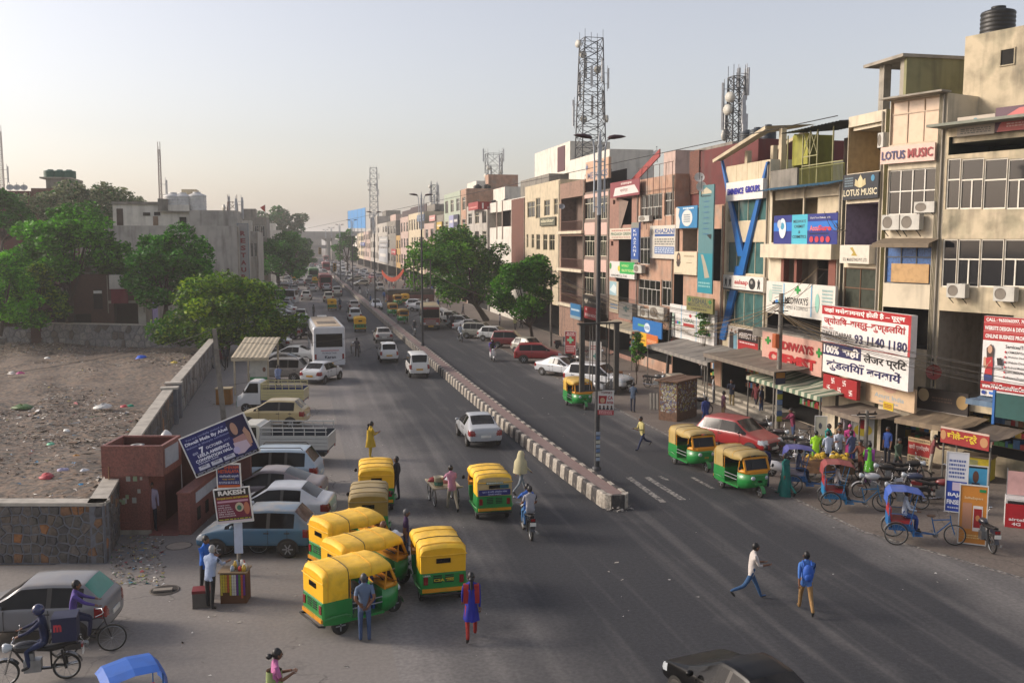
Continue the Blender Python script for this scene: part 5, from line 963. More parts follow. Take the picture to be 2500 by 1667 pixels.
# slender masts on the left
for lab, uu, vb, vt, Y, w_ in (('slender guyed mast on the grey block roof', 393, 500, 366, 84, .32), ('thin mast beyond the red brown house', 5, 470, 322, 110, .6), ('small aerial frame on the grey block roof edge', 568, 518, 494, 86, 1.3)):
 p = AT(uu, vb, Y); q = AT(uu, vt, Y); mast(lab, p - Vector((0, 0, 1)), q.z, w_, w_ * .8, 18 if w_ < 1 else 2, 1 if w_ < 1 else 5, C('#8a7a74', .6), .5 if w_ < 1 else .8)
# ---- far end: viaduct, skyline ----
vd = thing('metro_viaduct', 'grey elevated metro viaduct crossing the far end of the street', 'viaduct', (0, 445, 0)); VM = C('#86847f', .85, stain=.3)
mb = MB(); mb.box(-120, 110, 0, 9, 11.6, 13.0); mb.build('deck', VM, vd); mb = MB(); mb.box(-120, 110, -.3, -.05, 12.6, 14.9); mb.build('parapet', VM, vd); mb = MB(); mb.box(-100, 100, 18, 26, 6.6, 8.2); mb.build('lower_deck', VM, vd)
for x in (-46, -20, 6, 32, 58):
 mb = MB(); mb.tube([(x, 4.5, 0), (x, 4.5, 10.4)], 1.0, 10); mb.prism([(x - 3.6, 11.58), (x - 1.1, 10), (x + 1.1, 10), (x + 3.6, 11.58)], 2.5, 6.5); mb.build('pier', VM, vd)
rr = random.Random(8)
for i in range(26):
 x = -150 + i * 12 + rr.uniform(-4, 4); Y = rr.uniform(475, 620); w_ = rr.uniform(9, 17); h = rr.uniform(10, 17)
 t = thing('distant_block', 'hazy flat roofed block on the skyline behind the viaduct', 'building', (x, Y, 0), 0, 'hazy skyline blocks'); mb = MB(); mb.box(0, w_, 0, 12, 0, h); mb.build('wall', rr.choice((W_LGREY, W_GREY, W_WHITE, W_PINK)), t); mb = MB(); mb.box(w_ * .2, w_ * .6, 2, 8, h, h + rr.uniform(1.5, 3.5)); mb.build('roof_room', W_LGREY, t)
bs = thing('blue_hoarding', 'large curved bright blue hoarding standing above the far rooftops', 'hoarding', (0, 0, 0)); mb = MB()
p0, p1 = AT(850, 557, 330), AT(893, 557, 300); hh = 7.0; n = 10; rg = []
for i in range(n + 1): q = p0.lerp(p1, i / n); q.y += 3 * math.sin(i / n * 3.14); rg.append([q, q + Vector((0, 0, hh * (.9 + .1 * i / n)))])
mb.loft(rg, closed=False); mb.build('blue_sheet', C('#1f78b4', .5), bs); mb = MB()
for r_ in rg[::2]: mb.bar(r_[0] + Vector((0, .4, -9)), r_[1] + Vector((0, .4, 0)), .2)
mb.build('supports', STEEL, bs)
# traffic signals over the far junction
for i, (uu, v, Y, s) in enumerate(((781, 612, 255, 1), (817, 652, 200, .9))):
 p = AT(uu, v, Y); t = thing('traffic_signal', ['yellow traffic signal hanging from an arm over the far junction', 'dark traffic signal pole standing on the far median'][i], 'traffic signal', (p.x, p.y, 0)); mb = MB(); mb.tube([(6 if i == 0 else .0, 0, 0), (6 if i == 0 else .0, 0, p.z + (0 if i else .6)), (0, 0, p.z + .8)], .1, 6); mb.build('pole', STEEL, t); mb = MB(); mb.box(-.4, .4, -.35, -.05, p.z - 1.1, p.z + .9); mb.build('housing', C('#8d6a1c', .6), t)
 for k in range(3): mb = MB(); disc(mb, 0, p.z - .75 + k * .62, .22, .22, -.37); mb.build('lens', INT, t)
tg = thing('tinsel_garland', 'sagging orange festoon strung across the far market side', 'garland', (0, 0, 0)); mb = MB(); a, c = AT(932, 658, 170), AT(990, 645, 165); pts = [a.lerp(c, i / 16) - Vector((0, 0, 2.2 * 4 * (i / 16) * (1 - i / 16))) for i in range(17)]
mb.loft([[p, p - Vector((0, 0, .9))] for p in pts], closed=False); mb.build('festoon', C('#c0431c', .7), tg)
# ================= trees =================
LEAF = {}
def leafmats(key, cols):
 if key not in LEAF:
  LEAF[key] = []
  for i, c in enumerate(cols):          # leaves let some of the low sun through
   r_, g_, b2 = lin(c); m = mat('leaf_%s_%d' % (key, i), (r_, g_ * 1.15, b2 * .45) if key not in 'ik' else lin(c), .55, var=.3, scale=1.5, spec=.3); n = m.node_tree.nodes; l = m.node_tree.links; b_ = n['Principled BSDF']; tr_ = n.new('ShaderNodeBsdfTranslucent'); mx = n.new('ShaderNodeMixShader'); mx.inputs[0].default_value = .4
   l.new(b_.inputs['Base Color'].links[0].from_socket, tr_.inputs[0]); l.new(b_.outputs[0], mx.inputs[1]); l.new(tr_.outputs[0], mx.inputs[2]); l.new(mx.outputs[0], n['Material Output'].inputs[0]); LEAF[key].append(m)
 return LEAF[key]
BARK = mat('bark', '#3d3229', .9, var=.3, scale=6, bump=.5)
def tree(label, base, c, rx, ry, rz, key, cols, n=9000, leaf=.28, clumps=46, seed=1, trunk=.28, lean=None, name='tree', gap=.5, group=None):
 base, c = Vector(base), Vector(c); rs = np.random.RandomState(seed); t = thing(name, label, 'tree', base, 0, group); cl = np.array(c - base)
 # clump centres fill the crown, favouring the outside
 k = clumps; v = rs.normal(size=(k, 3)); v /= np.linalg.norm(v, axis=1)[:, None]; v[:, 2] = np.where(v[:, 2] < -.55, -v[:, 2], v[:, 2]); rad_ = rs.uniform(.35, 1, k) ** .5 * rs.uniform(.75, 1.08, k)
 cc = cl + v * rad_[:, None] * np.array([rx, ry, rz]); cr = rs.uniform(.16, .34, k) * (rx + rz) / 2
 per = np.maximum(20, (n * cr ** 2 / (cr ** 2).sum()).astype(int)); P_ = []; Mi = []
 for i in range(k):
  q = rs.normal(size=(per[i], 3)); q /= np.linalg.norm(q, axis=1)[:, None]; q *= (rs.uniform(.25, 1, per[i]) ** .5)[:, None] * cr[i] * np.array([1, 1, .75]); P_.append(cc[i] + q)
  Mi.append(np.where(rs.rand(per[i]) < gap, i % len(cols), rs.randint(0, len(cols), per[i])))
 P_ = np.concatenate(P_); Mi = np.concatenate(Mi); N = len(P_); P_[:, 2] = np.maximum(P_[:, 2], .3)
 a = rs.normal(size=(N, 3)); a[:, 2] *= .5; a /= np.linalg.norm(a, axis=1)[:, None]; b_ = np.cross(a, rs.normal(size=(N, 3))); b_ /= np.linalg.norm(b_, axis=1)[:, None]; s = leaf * rs.uniform(.6, 1.3, N)[:, None]
 V = np.stack([P_ - a * s, P_ + b_ * s * .5, P_ + a * s, P_ - b_ * s * .5], 1).reshape(-1, 3); o = obj('crown', array_mesh('crown', V, np.arange(N * 4).reshape(-1, 4), leafmats(key, cols), Mi), t)
 mb = MB(); top = Vector(cl) * .55; mb.tube([(0, 0, 0), Vector(cl) * .22 + Vector((.05, 0, 0)), top * .75, top], [trunk, trunk * .8, trunk * .6, trunk * .45], 8); mb.build('trunk', BARK, t)
 mb = MB()
 for i in rs.choice(k, min(k, 22), replace=False):
  e = Vector(cc[i]); st_ = Vector(cl) * float(rs.uniform(.3, .55)); mid = st_.lerp(e, .5) + Vector((0, 0, -.3)); mb.tube([st_, mid, e], [trunk * .38, trunk * .22, trunk * .06], 5)
 mb.build('limbs', BARK, t); return t
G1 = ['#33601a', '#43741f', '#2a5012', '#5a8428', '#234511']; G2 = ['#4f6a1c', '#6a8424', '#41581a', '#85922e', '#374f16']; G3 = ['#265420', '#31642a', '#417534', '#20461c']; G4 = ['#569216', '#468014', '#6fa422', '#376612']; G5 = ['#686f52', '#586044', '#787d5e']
tree('large spreading dark tree leaning over the cars parked on the right', G(1188, 783), AT(1112, 672, 82), 6.3, 6.0, 5.6, 'a', G2[:1] + G1, 24000, .22, 90, 3, .42)
tree('smaller bright green tree beside the cream building', G(1300, 838), AT(1284, 722, 52), 3.1, 2.9, 3.6, 'b', G1, 14000, .17, 50, 4, .2)
NEEM = tree('round dark green neem tree behind the lot wall', AT(170, 790, 63), AT(176, 628, 66), 5.2, 5.0, 4.6, 'c', G1[:3] + G4[:1], 22000, .22, 90, 5, .35)
tree('feathery spreading tree standing before the grey block', AT(400, 790, 60), AT(414, 668, 62), 4.7, 4.0, 4.2, 'd', G3 + G4[1:2], 15000, .22, 60, 6, .28, gap=.3)
tree('low bushy roadside tree leaning over the boundary wall end', G(552, 868), AT(566, 784, 53), 5.8, 4.4, 3.9, 'e', G2 + G1[:1], 22000, .2, 84, 7, .25)
tree('light green tree at the left end of the back wall', AT(0, 820, 58), AT(12, 735, 58), 3.2, 3, 4.6, 'f', G4 + G1[:1], 8000, .19, 40, 8, .2)
tree('leafy pale shrub tree between the left trees', AT(95, 800, 61), AT(92, 735, 61), 2.3, 2.2, 3.4, 'g', G2 + G3[:1], 5000, .2, 34, 9, .15, gap=.2)
tree('dark tree crown before the red brown house', AT(0, 620, 80), AT(15, 545, 82), 3.4, 3, 4.0, 'h', G3, 6000, .24, 36, 10, .2)
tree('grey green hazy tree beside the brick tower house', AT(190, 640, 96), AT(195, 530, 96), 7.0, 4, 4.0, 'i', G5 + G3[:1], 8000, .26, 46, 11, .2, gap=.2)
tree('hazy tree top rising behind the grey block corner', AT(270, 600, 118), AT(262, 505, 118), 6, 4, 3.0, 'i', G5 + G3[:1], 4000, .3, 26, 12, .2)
tree('dense row tree on the left kerb beyond the grey block', AT(680, 690, 150), AT(672, 640, 152), 6.2, 9, 5.4, 'j', G3 + G1[:1], 9000, .32, 52, 13, .4)
tree('second dense tree on the left kerb further along', AT(712, 668, 195), AT(708, 622, 198), 5.4, 9, 5.6, 'j', G3 + G1[:1], 6000, .36, 40, 14, .4)
tree('third hazy tree on the left kerb towards the junction', AT(735, 650, 250), AT(730, 617, 255), 5.0, 9, 5.4, 'j', G3 + G1[:1], 4000, .45, 34, 15, .4)
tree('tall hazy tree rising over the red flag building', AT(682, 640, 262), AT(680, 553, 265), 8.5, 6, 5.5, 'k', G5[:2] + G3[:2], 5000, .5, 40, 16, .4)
tree('narrow roadside tree far along the right pavement', AT(848, 660, 240), AT(848, 610, 240), 3.2, 4, 5.4, 'j', G3 + G1[:1], 4000, .35, 30, 17, .3)
for i in range(9): o = dup(NEEM); place(o, (-46 - 9 * i + (i % 3) * 5, 66 + (i * 37) % 50, 0), i * 50, 'more distant round tree closing the edge of the vacant lot', 'tree', 'trees beyond the lot')
tree('potted leafy plant beside the white jeep', G(1553, 938), G(1553, 938) + Vector((0, 0, 2.2)), .62, .55, 1.3, 'b', G1, 900, .1, 16, 18, .05, name='sapling')
tree('creeper climbing between the pharmacy board and the blue V', F0.P(F0.hit(1748, 800)[0], 0, .9), F0.P(F0.hit(1748, 795)[0], F0.hit(1748, 795)[1], .9), .45, .45, 1.7, 'b', G1, 700, .1, 16, 19, .04, name='creeper')
# ================= vehicles (front towards +x, origin on the ground under the middle) =================
BODY = mat('car_body', '#888888', .3, coat=.6)
TAIL = mat('tail_lens', '#7a0e12', .2, var=0, coat=.5); HEADL = mat('head_lens', '#aeb4b8', .12, var=0, coat=.6); PLAST = mat('black_plastic', '#191919', .55, var=.1, dust=.3)
PLW = C('#c9c7c0', .5); PLY = C('#b98a12', .5); RIM = C('#8d8f92', .4, metal=.5); AMB = mat('amber_lens', '#b85a10', .3, var=0)
def wheel_meshes(r, w_, spokes=5):
 mb = MB(); k = .62; mb.lathe([(r * k, -w_ / 2), (r * .95, -w_ / 2), (r, -w_ * .35), (r, w_ * .35), (r * .95, w_ / 2), (r * k, w_ / 2)], 22, axis='y'); ty = mb.mesh('tyre', RUB)
 mb = MB(); mb.lathe([(0, -w_ * .42), (r * .16, -w_ * .44), (r * .2, -w_ * .3), (r * .5, -w_ * .26), (r * k, -w_ * .44), (r * k, w_ * .4)], 22, axis='y', mi=1)
 for i in range(spokes): a = 6.283 * i / spokes; mb.T = Matrix.Rotation(a, 4, 'Y'); mb.box(r * .08, r * k * .98, -w_ * .46, -w_ * .3, -r * .07, r * .07)
 mb.T = None; return ty, mb.mesh('rim', [RIM, DARK])
WH = {}
def wheels(t, r, w_, pos, spokes=6):
 key = (r, w_, spokes)
 if key not in WH: WH[key] = wheel_meshes(*key)
 ty, rm = WH[key]
 for x, y in pos:
  o = obj('wheel', ty, t); o.location = (x, y, r); o.rotation_euler.z = 0 if y <= 0 else math.pi; obj('rim', rm, o)
def subsurf(me, lv=2):
 o = bpy.data.objects.new('tmp', me); m = o.modifiers.new('s', 'SUBSURF'); m.levels = lv; m.render_levels = lv; return evaluated(o)
def split_ids(me, ids):
 co = np.zeros(len(me.vertices) * 3); me.vertices.foreach_get('co', co); co = co.reshape(-1, 3); out = {}
 for p, i in zip(me.polygons, ids): out.setdefault(i, []).append(tuple(p.vertices))
 r = {}
 for i, fs in out.items():
  us = sorted({v for f in fs for v in f}); mp = {v: k for k, v in enumerate(us)}; mb = MB(); mb.add([co[v] for v in us], [tuple(mp[v] for v in f) for f in fs], 0, True); r[i] = mb
 return r
def make_car(name, label, L, W, H, belt, hood, ws, trunk, rw, zb=.3, wr=.29, th=.72, rear_h=None, boxy=0., noseh=.72, cat='car', side_split=3, rack=False, low_tail=False):
 w_ = W / 2; x0, x1 = -L / 2, L / 2; cowl = x1 - hood; rf = cowl - ws; deck = x0 + trunk; rr_ = deck + rw; t_ = w_ * th; dz = rear_h or belt + .08
 S = [(x0, .80 + .1 * boxy, zb + .1, belt * .74, belt * .8, 0), (x0 + .05, .95, zb, belt * .96, dz * .97, 0)]
 if trunk > .3: S += [(x0 + .2, 1, zb, belt, dz, 0), (deck, 1, zb, belt, dz + .01, 0)]
 else: S += [(deck, 1, zb, belt, dz, 0)]
 S += [(rr_, 1, zb, belt, H * .975, 1), (rr_ + .12, 1, zb, belt, H * .985, 1)]
 span = rf - (rr_ + .12); cuts = [rr_ + .12 + span * k / (side_split - 1) for k in range(1, side_split - 1)]
 wf = []
 for c in cuts: S += [(c - .045, 1, zb, belt, H, 1), (c + .045, 1, zb, belt, H, 1)]
 S += [(rf, 1, zb, belt, H * .985, 1), (cowl, .99, zb, belt * .98, belt * 1.04, 0), (x1 - .28, .97, zb, belt * .86 if noseh < .8 else noseh, noseh + .08, 0), (x1 - .07, .9, zb, noseh * .9, noseh * .96, 0), (x1, .72 + .15 * boxy, zb + .1, noseh * .7, noseh * .76, 0)]
 rings = []
 for x, f, z0, be, tp, cab in S:
  w2 = w_ * f; P_ = [(0, z0), (w2 * .8, z0), (w2 * .97, z0 + .08), (w2, z0 + .45 * (be - z0)), (w2 * .99, be - .06), (w2 * .955, be)]
  P_ += [(t_, tp - .1), (t_ * .93, tp - .035), (0, tp)] if cab else [(w2 * .88, be + (tp - be) * .5), (w2 * .72, tp - .012), (0, tp)]
  rings.append([(x, -y, z) for y, z in P_] + [(x, y, z) for y, z in P_[-2:0:-1]])
 n = 16; k = len(rings); vs = [p for r_ in rings for p in r_]; fs = []; ids = []
 for i in range(k - 1):
  c0, c1 = S[i][5], S[i + 1][5]
  for j in range(n):
   fs.append((i * n + j, i * n + (j + 1) % n, (i + 1) * n + (j + 1) % n, (i + 1) * n + j)[::-1]); d = 0
   if j in (5, 10):
    thin = abs(S[i + 1][0] - S[i][0]) < .1
    if c0 and c1 and not thin: d = 20 + i + (40 if j == 10 else 0)
    elif c0 and c1: d = 9
    elif c0 and not c1: d = 20 + i + (40 if j == 10 else 0)
    elif not c0 and c1 and trunk <= .3 and rw > .3: d = 0
   if j in (7, 8):
    if c0 and not c1: d = 1
    elif c1 and not c0: d = 2
   ids.append(d)
 fs += [tuple(range(n)), tuple(range((k - 1) * n, k * n))[::-1]]; ids += [0, 0]
 me = bpy.data.meshes.new('m'); me.from_pydata(vs, [], fs); me.update(); cr = me.attributes.new('crease_edge', 'FLOAT', 'EDGE')
 for e in me.edges:                # crisp belt line, window frames and pillars
  a, b_ = e.vertices; ja, jb = a % n, b_ % n; ca, cb = S[a // n][5], S[b_ // n][5]
  if ja == jb and ja in (5, 6, 7, 9, 10, 11): cr.data[e.index].value = .6 if ca or cb else .25
  elif ja != jb and ca: cr.data[e.index].value = .6
 um = sorted(set(ids))
 for _ in um: me.materials.append(None)
 me.polygons.foreach_set('material_index', [um.index(i) for i in ids]); sm = subsurf(me, 2); out = []
 for p in sm.polygons:
  i = um[p.material_index]; c = p.center
  if i == 0:
   ay = abs(c.y)
   if c.z < zb + .09: i = 9
   elif c.x < x0 + .3 and ay > w_ * (.62 if not low_tail else .75) and belt * .68 < c.z < belt * (.97 if not low_tail else 1.0): i = 3 if c.y < 0 else 4
   elif c.x > x1 - .42 and ay > w_ * .52 and noseh * .78 < c.z < noseh * 1.02: i = 5 if c.y < 0 else 6
   elif c.x > x1 - .12 and ay < w_ * .5 and noseh * .55 < c.z < noseh * .86: i = 7
  out.append(i)
 t = thing(name, label, cat); nm = {0: ('body', BODY), 1: ('windscreen', CGLASS), 2: ('rear_window', CGLASS), 3: ('tail_light', TAIL), 4: ('tail_light', TAIL), 5: ('headlight', HEADL), 6: ('headlight', HEADL), 7: ('grille', PLAST), 9: ('trim', PLAST)}
 for i, mb in split_ids(sm, out).items(): a, m = nm.get(i, ('side_window', CGLASS)); mb.build(a, m, t)
 wx = (x0 + L * .2, x1 - L * .19); wheels(t, wr, .19, [(x, s * (w_ - .085)) for x in wx for s in (-1, 1)])
 for x in wx:
  for s in (-1, 1): mb = MB(); mb.add([(x + (wr + .07) * math.cos(a), s * (w_ * 1.002), wr + (wr + .07) * math.sin(a)) for a in [i * math.pi / 10 for i in range(-1, 12)]], [tuple(range(13))]); mb.build('wheel_arch', PLAST, t)
 for s in (-1, 1): mb = MB(); mb.ball((rf + ws * .62, s * (w_ + .09), belt + .07), (.06, .1, .07), 8, 5); mb.build('wing_mirror', BODY if not boxy else PLAST, t)
 for x, s in ((rr_ + span * .15, 1), (rr_ + span * .62, 1), (rr_ + span * .15, -1), (rr_ + span * .62, -1)): mb = MB(); mb.cbox((x, s * (w_ * .995), belt - .14), (.17, .03, .03)); mb.build('door_handle', PLAST, t)
 mb = MB(); mb.box(x0 - .03, x0 + .0, -.25, .25, belt * .6, belt * .6 + .12); mb.build('number_plate', PLW, t); mb = MB(); mb.box(x1, x1 + .025, -.25, .25, .42, .54); mb.build('number_plate', PLW, t)
 for x in (rr_ + .2, cuts[len(cuts) // 2], rf + ws * .55):
  for s in (-1, 1): mb = MB(); y0, y1 = sorted((s * w_ * .93, s * (w_ * .998))); mb.box(x - .006, x + .006, y0, y1, zb + .14, belt - .04); mb.build('door_gap', PLAST, t)
 if rack:
  for s in (-1, 1): mb = MB(); mb.tube([(rr_ + .1, s * t_ * .86, H - .04), (rr_ + .2, s * t_ * .86, H + .05), (rf - .15, s * t_ * .86, H + .05), (rf - .05, s * t_ * .86, H - .04)], .02, 5); mb.build('roof_rail', PLAST, t)
 t['roof'] = ((rf + rr_) / 2, H); t['half'] = L / 2
 return t
CARS = {}
CARS['sedan'] = make_car('car', 'x', 4.35, 1.7, 1.48, .93, 1.1, .88, .55, .9, th=.68, rear_h=1.04)
CARS['compact'] = make_car('car', 'x', 3.95, 1.69, 1.5, .95, 1.05, .7, .42, .62)
CARS['hatch'] = make_car('car', 'x', 3.75, 1.66, 1.52, .95, 1.0, .68, .14, .42)
CARS['tall'] = make_car('car', 'x', 3.55, 1.52, 1.64, .98, .8, .55, .1, .2, th=.78, boxy=.6, low_tail=True)
CARS['suv'] = make_car('car', 'x', 4.05, 1.79, 1.66, 1.06, 1.1, .62, .12, .35, zb=.36, wr=.34, th=.76, boxy=.4, noseh=.86)
CARS['jeep'] = make_car('car', 'x', 4.75, 1.85, 1.83, 1.13, 1.3, .68, .12, .45, zb=.42, wr=.38, th=.76, boxy=.5, noseh=.98, side_split=4, rack=True)
CARS['mpv'] = make_car('car', 'x', 4.3, 1.7, 1.68, 1.0, 1.0, .75, .12, .4, zb=.3, wr=.3, th=.75, boxy=.3, noseh=.76, side_split=4, rack=True)
CARS['van'] = make_car('van', 'x', 3.7, 1.48, 1.8, 1.02, .35, .5, .06, .1, th=.84, boxy=1., noseh=.9, side_split=4, low_tail=True, cat='van')
CARS['tempo'] = make_car('van', 'x', 5.6, 1.9, 2.45, 1.3, .75, .8, .06, .1, th=.86, boxy=1., noseh=1.1, side_split=5, low_tail=True, cat='van', wr=.34)
def car(kind, color, pos, rz, label, dust=.35, plate=None, cat=None, group=None, roof=None):
 src = CARS[kind]; o = dup(src); mp = {'car_body': paint(color, dust), 'chrome': CHR}
 if plate == 'y':
  mp['c_#c9c7c0_0.5_'] = PLY
 recolor(o, mp); place(o, pos, rz, label, cat or src['category'], group); return o
def roofpos(kind, u, v, rz): x, z = CARS[kind]['roof']; return anchor(u, v, (x, 0, z), rz)
def rearpos(kind, u, v, rz, z=.0): return anchor(u, v, (-CARS[kind]['half'], 0, z), rz)
def frontpos(kind, u, v, rz, z=.0): return anchor(u, v, (CARS[kind]['half'], 0, z), rz)
# ---------------- auto rickshaw ----------------
YEL = mat('auto_canopy', '#e6b409', .55, var=.14, scale=2.5, dust=.3, bump=.5, bscale=4); GREEN = mat('auto_green', '#0a7830', .35, var=.06, dust=.2, coat=.3); AYEL = mat('auto_trim', '#c8850c', .4, var=.06); REX = mat('rexine', '#141312', .6, var=.2); AREAR = mat('auto_rear_canopy', '#dca50a', .5, var=.06)
def auto():
 t = thing('auto_rickshaw', 'x', 'auto rickshaw')
 def ring(x, zs, k=1., dz=0.):
  h = [(.64 * k, zs), (.65 * k, 1.43), (.635 * k, 1.58 + dz), (.56 * k, 1.665 + dz), (.3 * k, 1.7 + dz), (0, 1.715 + dz)]; return [(x, -y, z) for y, z in h] + [(x, y, z) for y, z in h[-2::-1]]
 mb = MB(); rb = [(-1.30, .97, -.10), (-1.26, .99, -.03), (-1.17, 1., .015), (-.95, 1., -.005), (-.74, 1., .005), (-.6, 1., .02)]
 mb.loft([ring(x, .93, k, dz) for x, k, dz in rb], closed=False, smooth=True); mb.build('canopy_hood', YEL, t)
 mb = MB(); r0 = ring(-1.30, .93, .97, -.10); mb.add(r0, [tuple(range(len(r0)))]); rp = mb.build('canopy_back', AREAR, t)
 mb = MB(); mb.box(-1.325, -1.301, -.2, .2, 1.2, 1.33); mb.build('rear_window', CGLASS, rp); mb = MB(); mb.tube([(-1.315, -.66, 1.43), (-1.33, -.4, 1.425), (-1.33, .4, 1.425), (-1.315, .66, 1.43)], .016, 5); mb.build('hem', YEL, rp)
 mb = MB(); mb.loft([ring(x, 1.45 - .06 * math.sin((x + .6) * 2.8), 1.01, dz) for x, dz in ((-.6, .022), (-.35, -.004), (-.1, .0), (.05, .022), (.25, .0), (.45, .012), (.58, -.03), (.64, -.1))], closed=False); mb.build('canopy_roof', YEL, t)
 for x, zs, dz in ((-.6, .93, .024), (-1.17, .93, .02), (.05, 1.43, .025)): MB().tube([Vector(q) * 1.004 for q in ring(x, zs, 1.006, dz)], .009, 4).build('seam', DARK if x == -.6 else AREAR, t)
 mb = MB(); hw = .63
 mb.loft([[(x, -w_, z0), (x, -w_ - .02, (z0 + z1) / 2), (x, -w_, z1), (x, w_, z1), (x, w_ + .02, (z0 + z1) / 2), (x, w_, z0)] for x, w_, z0, z1 in ((-1.32, hw - .05, .4, .9), (-1.28, hw, .34, .93), (-.95, hw + .01, .3, .94), (-.55, hw, .3, .92), (-.5, hw - .01, .32, .9))], cap=True, smooth=False); mb.build('rear_tub', GREEN, t)
 mb = MB(); mb.box(-.52, .42, -.62, .62, .3, .36); mb.build('floor', GREEN, t)
 mb = MB()
 mb.loft([[(x, -w_ * .9, z0), (x, -w_, z0 + .25), (x, -w_, z1), (x, w_, z1), (x, w_, z0 + .25), (x, w_ * .9, z0)] for x, w_, z0, z1 in ((.36, .62, .3, .93), (.55, .61, .31, .95), (.8, .53, .36, .94), (.95, .4, .42, .92), (1.02, .25, .5, .88))], cap=True); mb.build('front_shroud', GREEN, t)
 mb = MB(); mb.loft([[(x, -w_, .935 + dz), (x, -w_, 1.04 + dz), (x, w_, 1.04 + dz), (x, w_, .935 + dz)] for x, w_, dz in ((.42, .625, .0), (.62, .61, .01), (.82, .535, .0), (.93, .4, -.01))], cap=True); mb.build('trim_band', AYEL, t)
 fw = [(-.57, .8, 1.03), (.57, .8, 1.03), (.53, .6, 1.5), (-.53, .6, 1.5)]; P_ = lambda s, z: (.82 - (z - 1.03) * .42, s, z)
 mb = MB(); mb.add([P_(-.5, 1.05), P_(.5, 1.05), P_(.48, 1.46), P_(-.48, 1.46)], [(0, 1, 2, 3)]); wsn = mb.build('windscreen', CGLASS, t)
 mb = MB()
 for a, c in ((P_(-.55, 1.02), P_(-.53, 1.52)), (P_(.55, 1.02), P_(.53, 1.52)), (P_(-.53, 1.5), P_(.53, 1.5)), (P_(-.55, 1.04), P_(.55, 1.04))): mb.bar(a, c, .07)
 mb.build('windscreen_frame', AYEL, t)
 mb = MB(); mb.bar((.805, -.25, 1.05), (.70, -.2, 1.36), .02); mb.build('wiper', DARK, wsn)
 for s in (-1, 1):
  MB().tube([(-.55, s * .62, .9), (-.55, s * .62, 1.5)], .02, 5).build('pillar', AYEL, t); MB().tube([(.45, s * .62, .93), (.5, s * .61, 1.5)], .022, 5).build('pillar', AYEL, t)
  mb = MB(); mb.lathe([(0, .05), (.075, .05), (.085, 0), (.06, -.1), (0, -.12)], 12, (.98, s * .3, .78), 'x'); o = mb.build('headlight', HEADL, t)
  mb = MB(); mb.box(-1.345, -1.32, s * .5 - .06, s * .5 + .06, .62, .84); mb.build('tail_light', TAIL, t)
  mb = MB(); mb.tube([(-1.28, s * .62, .48), (-1.1, s * .72, .55), (-.7, s * .72, .55), (-.55, s * .64, .45)], .025, 5); mb.build('mud_rail', GREEN, t)
 mb = MB(); mb.tube([(-.5, -.63, .62), (.36, -.63, .62)], .018, 5); mb.tube([(-.5, -.63, .76), (.36, -.63, .76)], .018, 5); mb.build('door_bars', STEEL, t)
 mb = MB(); mb.box(-1.36, -1.3, -.6, .6, .4, .5); mb.build('rear_strip', AYEL, t); mb = MB(); mb.tube([(-1.25, -.6, .3), (-1.42, -.6, .34), (-1.42, .6, .34), (-1.25, .6, .3)], .03, 6); mb.build('bumper', DARK, t)
 mb = MB()
 for k in range(4):
  for s in (-.28, .05): mb.box(-1.34, -1.318, s, s + .24, .66 + k * .06, .685 + k * .06)
 mb.build('louvres', DARK, t)
 mb = MB(); mb.box(-1.2, -.62, -.55, .55, .36, .62); mb.box(-1.28, -1.12, -.55, .55, .6, 1.1); mb.build('passenger_seat', REX, t)
 mb = MB(); mb.box(.0, .3, -.28, .28, .36, .66); mb.box(-.1, .0, -.3, .3, .36, 1.0); mb.build('driver_seat', REX, t)
 mb = MB(); mb.tube([(.5, 0, .8), (.62, 0, 1.05)], .025, 6); mb.tube([(.55, -.32, 1.08), (.62, 0, 1.05), (.55, .32, 1.08)], .018, 6); mb.build('handlebar', DARK, t)
 mb = MB(); mb.loft([[(1.02 + .27 * math.cos(a), y, .22 + .27 * math.sin(a)) for y in (-.09, -.05, .05, .09)] for a in [i * math.pi / 8 for i in range(0, 8)]], closed=False); mb.tube([(.9, 0, .8), (1.02, 0, .25)], .04, 6); mb.build('front_mudguard', GREEN, t)
 mb = MB(); mb.box(1.0, 1.02, -.1, .1, .6, .68); mb.build('number_plate', PLY, t); mb = MB(); mb.box(-1.37, -1.361, -.12, .12, .405, .495); mb.build('number_plate', PLY, t)
 wheels(t, .23, .1, [(1.02, 0), (-.82, -.56), (-.82, .56)], 4)
 for s in (-1, 1): mb = MB(); mb.tube([(.66, s * .6, 1.1), (.74, s * .74, 1.16)], .01, 4); mb.ball((.75, s * .77, 1.17), (.02, .06, .08), 8, 5); mb.build('mirror', DARK, t)
 return t
AUTO = auto()
def place_auto(pos, rz, label, canopy=None, group=None, rear=None):
 o = dup(AUTO)
 mp = {}
 if canopy: mp['auto_canopy'] = mat('canopy_' + canopy, canopy, .6, var=.1, dust=.4)
 if rear: mp['auto_rear_canopy'] = mat('canopy_' + rear, rear, .6, var=.1)
 recolor(o, mp); return place(o, pos, rz, label, 'auto rickshaw', group)
